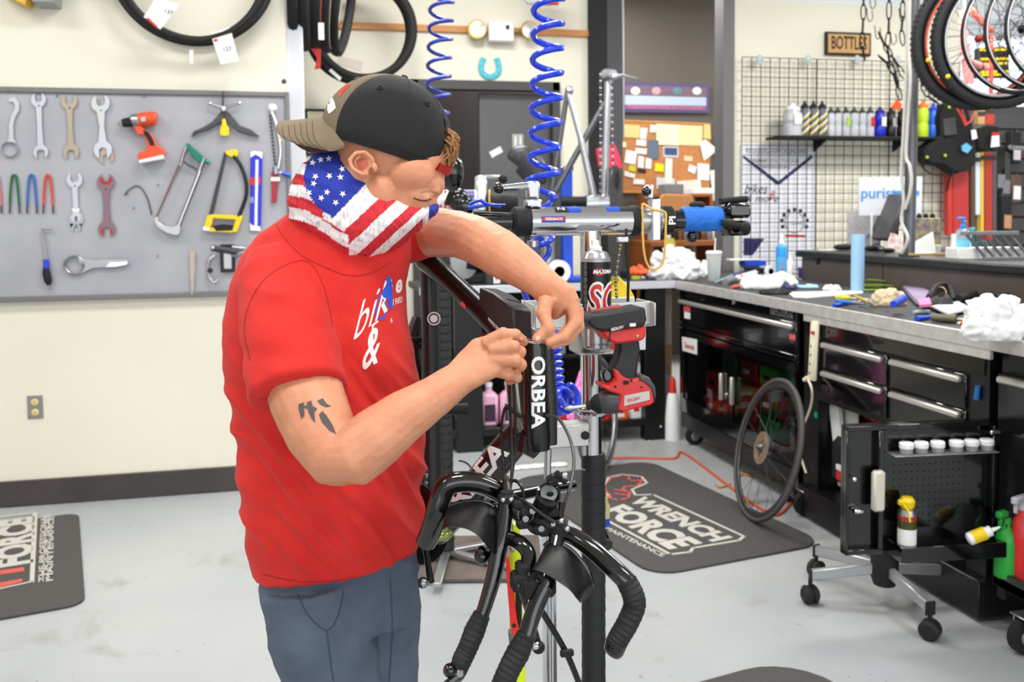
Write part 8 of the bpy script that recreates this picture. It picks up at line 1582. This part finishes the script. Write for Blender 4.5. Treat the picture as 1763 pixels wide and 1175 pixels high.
m = len(ST2); me = bpy.data.meshes.new('g'); me.from_pydata([tuple(v) for v in vs], [], [(i * n + k, i * n + (k + 1) % n, (i + 1) * n + (k + 1) % n, (i + 1) * n + k) for i in range(m - 1) for k in range(n)] + [tuple(range(n))[::-1], tuple((m - 1) * n + k for k in range(n))])
bm = bmesh.new(); bm.from_mesh(me); bmesh.ops.recalc_face_normals(bm, faces=bm.faces); bmesh.ops.subdivide_edges(bm, edges=[e for e in bm.edges], cuts=1, use_grid_fill=True); bm.to_mesh(me); bm.free()
def inpoly(x, y, p):
    c = False
    for i in range(len(p)):
        (x1, y1), (x2, y2) = p[i], p[i - 1]
        if (y1 > y) != (y2 > y) and x < (x2 - x1) * (y - y1) / (y2 - y1) + x1: c = not c
    return c
BLP = [(536, 250), (606, 255), (640, 306), (606, 342), (573, 376), (548, 358), (528, 332), (522, 304), (528, 282)]
def gc(co):
    x, y = px_of(co); R_, W_, B_ = (202, 40, 52), (240, 236, 238), (34, 52, 160)
    if inpoly(x, y, BLP): return B_
    x += 2 * NZ.noise(V((x / 30, y / 30, 1)))
    if x < 556 or (x < 600 and y > 376 + (x - 556) * .6): v = (y - 262) - .42 * (x - 500) + 6 * math.sin((x - 495) / 22.); s = int((v + 4) // 20) % 2 == 0
    else:
        v = .68 * (x - 380) + .73 * (y - 100); s = (362 <= v < 385) or (407 <= v < 424) or (438 <= v < 452) or (466 <= v)
        if x > 728: s = False; 
        if x > 738: return B_
    c = R_ if s else W_; g = NZ.noise(V((x / 3., y / 14., 4)))
    return c if g < .28 else tuple(k * .82 for k in c)
def gf(co, nn):
    x, y = px_of(co); e_ = max(0, min(1, (y - 330 - (x - 500) * .35) / 70)); w_ = math.exp(-((x - 520) / 40) ** 2)
    return .0045 * max(e_, w_) * (1 - 2 * abs(NZ.noise(V((x / 90, (y - x * .45) / 17, 2.2))))) + .0016 * (1 - 2 * abs(NZ.noise(V(((x + y) / 60, (x - y) / 22, 7)))))
me.update(); gait, BVG = place('face_covering', me, mt('flag_cloth', (255, 255, 255), .8, attr='tint', bump=.1, bscale=400), man, disp=gf, col=gc); gait['label'] = 'neck gaiter printed with stars and stripes'
def star(x, y, r_, a0): return [(x + (r_ if k % 2 == 0 else r_ * .42) * math.cos(R(a0 + 36 * k)), y + (r_ if k % 2 == 0 else r_ * .42) * math.sin(R(a0 + 36 * k))) for k in range(10)]
for i, (x, y) in enumerate(((543, 304), (567, 303), (589, 291), (586, 305), (615, 295), (563, 331), (553, 341), (590, 334), (532, 332), (552, 275), (566, 273), (538, 280), (540, 316), (578, 349))): decal('star', BVG, [star(x, y, 6.2, 15 + i * 11)], SW, gait, .0008, 6)
# cap: crown in panels around the button, curved bill pointing backwards
DC = 1.68; kp = DC / F; C0 = P(676, 273, DC); E1 = (P(676 + 95.5, 273 + 29.7, DC) - C0).normalized(); E2 = (P(676 + 29.7, 273 - 95.5, DC) - C0).normalized(); E3 = E1.cross(E2).normalized()
if E3.dot(fwd) > 0: E3 = -E3   # E3 points to the viewer
def ce(a, b_, c): return C0 + E1 * (a * kp) + E2 * (b_ * kp) + E3 * c
def dome(ph, t, o=0):
    """t: 0 at the button, 1 at the lower edge"""
    lat = t * (PI / 2 + .345); c, s = math.cos(R(ph)), math.sin(R(ph)); sq_ = math.sin(lat)
    return ce(-22 + (113 + o) * sq_ * c, 35 + (104 + o) * math.cos(lat), (.089 + o * kp) * sq_ * s)
def panel(ph0, ph1, name, mat, t0=0, hole=None):
    mb = MB(); N = 18; Mm = 24; vs = []
    for o in (0, -3):
        for i in range(N + 1):
            for j in range(Mm + 1):
                ph = ph0 + (ph1 - ph0) * i / N; ed = 1 - .05 * math.exp(-(min(i, N - i) / 1.0) ** 2) * 0; t = t0 + (1 - t0) * j / Mm
                oo = o - 2.0 * math.exp(-(min(i, N - i) / .7) ** 2); vs.append(dome(ph, t, oo))
    w_ = Mm + 1; K = (N + 1) * w_; fs = []
    for i in range(N):
        for j in range(Mm): a_ = i * w_ + j; fs += [(a_, a_ + w_, a_ + w_ + 1, a_ + 1), (K + a_, K + a_ + 1, K + a_ + w_ + 1, K + a_ + w_)]
    for i in range(N): a_ = i * w_ + Mm; fs.append((a_, a_ + w_, K + a_ + w_, K + a_))
    return mb.add(vs, fs).build(name, mat, cap, ang=180)
cap = MB().lathe(dome(0, 0) - E2 * .003, E2, [(.0, .008), (.005, .007), (.007, .003), (.007, 0)][::-1], 14).build('cap', mt('cap_button', (60, 54, 46), .8), man); cap['label'] = 'brown and black mesh cap worn backwards'
CB = mt('cap_brown', (112, 96, 78), .85, rgb2=(130, 114, 92), scale=9, bump=.25, bscale=250); CM = mt('cap_mesh', (28, 28, 32), .75, bump=.5, bscale=420, stretch=(1, 1, 3))
for a0_, a1_, nm, m_ in ((132, 180, 'front_panel', CB), (180, 228, 'front_panel', CB), (72, 132, 'mesh_panel', CM), (22, 72, 'mesh_panel', CM), (228, 288, 'mesh_panel', CM), (288, 338, 'mesh_panel', CM)): panel(a0_, a1_, nm, m_)
# rear opening panel above the strap: upper part only
mb = MB(); vs = [dome(-22 + 44 * i / 10, .72 * j / 14) for i in range(11) for j in range(15)]; mb.add(vs, [(i * 15 + j, (i + 1) * 15 + j, (i + 1) * 15 + j + 1, i * 15 + j + 1) for i in range(10) for j in range(14)]).build('mesh_panel', CM, cap, ang=180)
mb = MB(); vs = []
for i in range(25):
    for j, (t, o) in enumerate(((.93, 1.2), (1.0, 1.5), (1.0, -3), (.93, -2))): vs.append(dome(24 + 104 * i / 24, t, o))
mb.add(vs, [(i * 4 + j, i * 4 + (j + 1) % 4, (i + 1) * 4 + (j + 1) % 4, (i + 1) * 4 + j) for i in range(24) for j in range(4)]).build('edge_band', mt('cap_band', (20, 20, 23), .8), cap, ang=60)
for ph, t in ((160, .40), (105, .46), (48, .46)): MB().torus(dome(ph, t, .8), dome(ph, t, 5) - dome(ph, t), .0042, .0014, 14, 6).build('eyelet', CB if ph > 140 else BLKM, cap)
mb = MB(); vs = []
for o in (0, -.0035):
    for i in range(29):
        s = -1 + 2 * i / 28
        for j in range(13):
            t = j / 12; a0_, b0_ = -132 + 64 * s * s, 34 - 42 * s * s; a1_, b1_ = -203 + 20 * s * s, 4 - 46 * s * s; ml = math.sqrt(max(0, 1 - (abs(s) ** 5))) ; tt = t * (.35 + .65 * ml); aa = a0_ + (a1_ - a0_) * tt; bb = b0_ + (b1_ - b0_) * tt - 7 * math.sin(t * PI) * (abs(s)); vs.append(ce(aa, bb, .086 * s * (1 - .12 * t)) + E2 * o)
w_ = 13; K = 29 * 13; fs = []
for i in range(28):
    for j in range(12): a_ = i * w_ + j; fs += [(a_, a_ + w_, a_ + w_ + 1, a_ + 1), (K + a_, K + a_ + 1, K + a_ + w_ + 1, K + a_ + w_)]
    a_ = i * w_ + 12; fs.append((a_, a_ + w_, K + a_ + w_, K + a_))
bill = mb.add(vs, fs).build('bill', CB, cap, ang=60); bvb = BVHTree.FromPolygons(vs, fs)
BS_ = mt('bill_stitch', (84, 72, 58), .9)
for k in range(6):
    f_ = k / 6; decal('stitch_line', bvb, sline([(486 + 62 * f_, 218 - 6 * f_ * 2), (490 + 60 * f_, 238 - 4 * f_), (508 + 50 * f_, 252 - 2 * f_), (534 + 38 * f_, 261 - 1 * f_)], 1.2), BS_, bill, .0008)
fv = [dome(132 + 96 * i / 20, .15 + .85 * j / 16, .3) for i in range(21) for j in range(17)]; bvf = BVHTree.FromPolygons(fv, [(i * 17 + j, (i + 1) * 17 + j, (i + 1) * 17 + j + 1, i * 17 + j + 1) for i in range(20) for j in range(16)])
decal('white_patch', bvf, [[(565, 176), (572, 168), (576, 176), (574, 184), (578, 186), (572, 192), (566, 196), (563, 188)]], SW, cap, .001); decal('red_patch', bvf, [[(582, 163), (588, 152), (600, 143), (602, 147), (592, 157), (586, 166)]], RED, cap, .001)
# strap across the forehead, hair in the opening
for (o, m_, a0_, a1_, nm) in ((15, mt('strap_red', (176, 34, 34), .6), -6, 30, 'strap'), ): 
    mb = MB(); vs = []
    for i in range(13):
        for t, oo in ((.92, o), (.98, o), (.98, o - 3), (.92, o - 3)): vs.append(dome(a0_ + (a1_ - a0_) * i / 12, t, oo))
    mb.add(vs, [(i * 4 + j, i * 4 + (j + 1) % 4, (i + 1) * 4 + (j + 1) % 4, (i + 1) * 4 + j) for i in range(12) for j in range(4)]).build(nm, m_, cap, ang=60)
mb = MB(); rnd = random.Random(9)
for i in range(90):
    a_ = rnd.uniform(-20, 20); t = rnd.uniform(.60, .80); p0 = dome(a_, t, -5); p1 = dome(a_ + rnd.uniform(-6, 6), t + .05, 9 + rnd.uniform(-3, 4)); p2 = dome(a_ + rnd.uniform(-10, 10), t + .16, 12 + rnd.uniform(-6, 4)); mb.tube([p0, p1, p2], [.003, .0025, .0012], 5)
HR = mt('hair_brown', (150, 106, 66), .6); mb.build('hair', HR, man, kind='stuff')
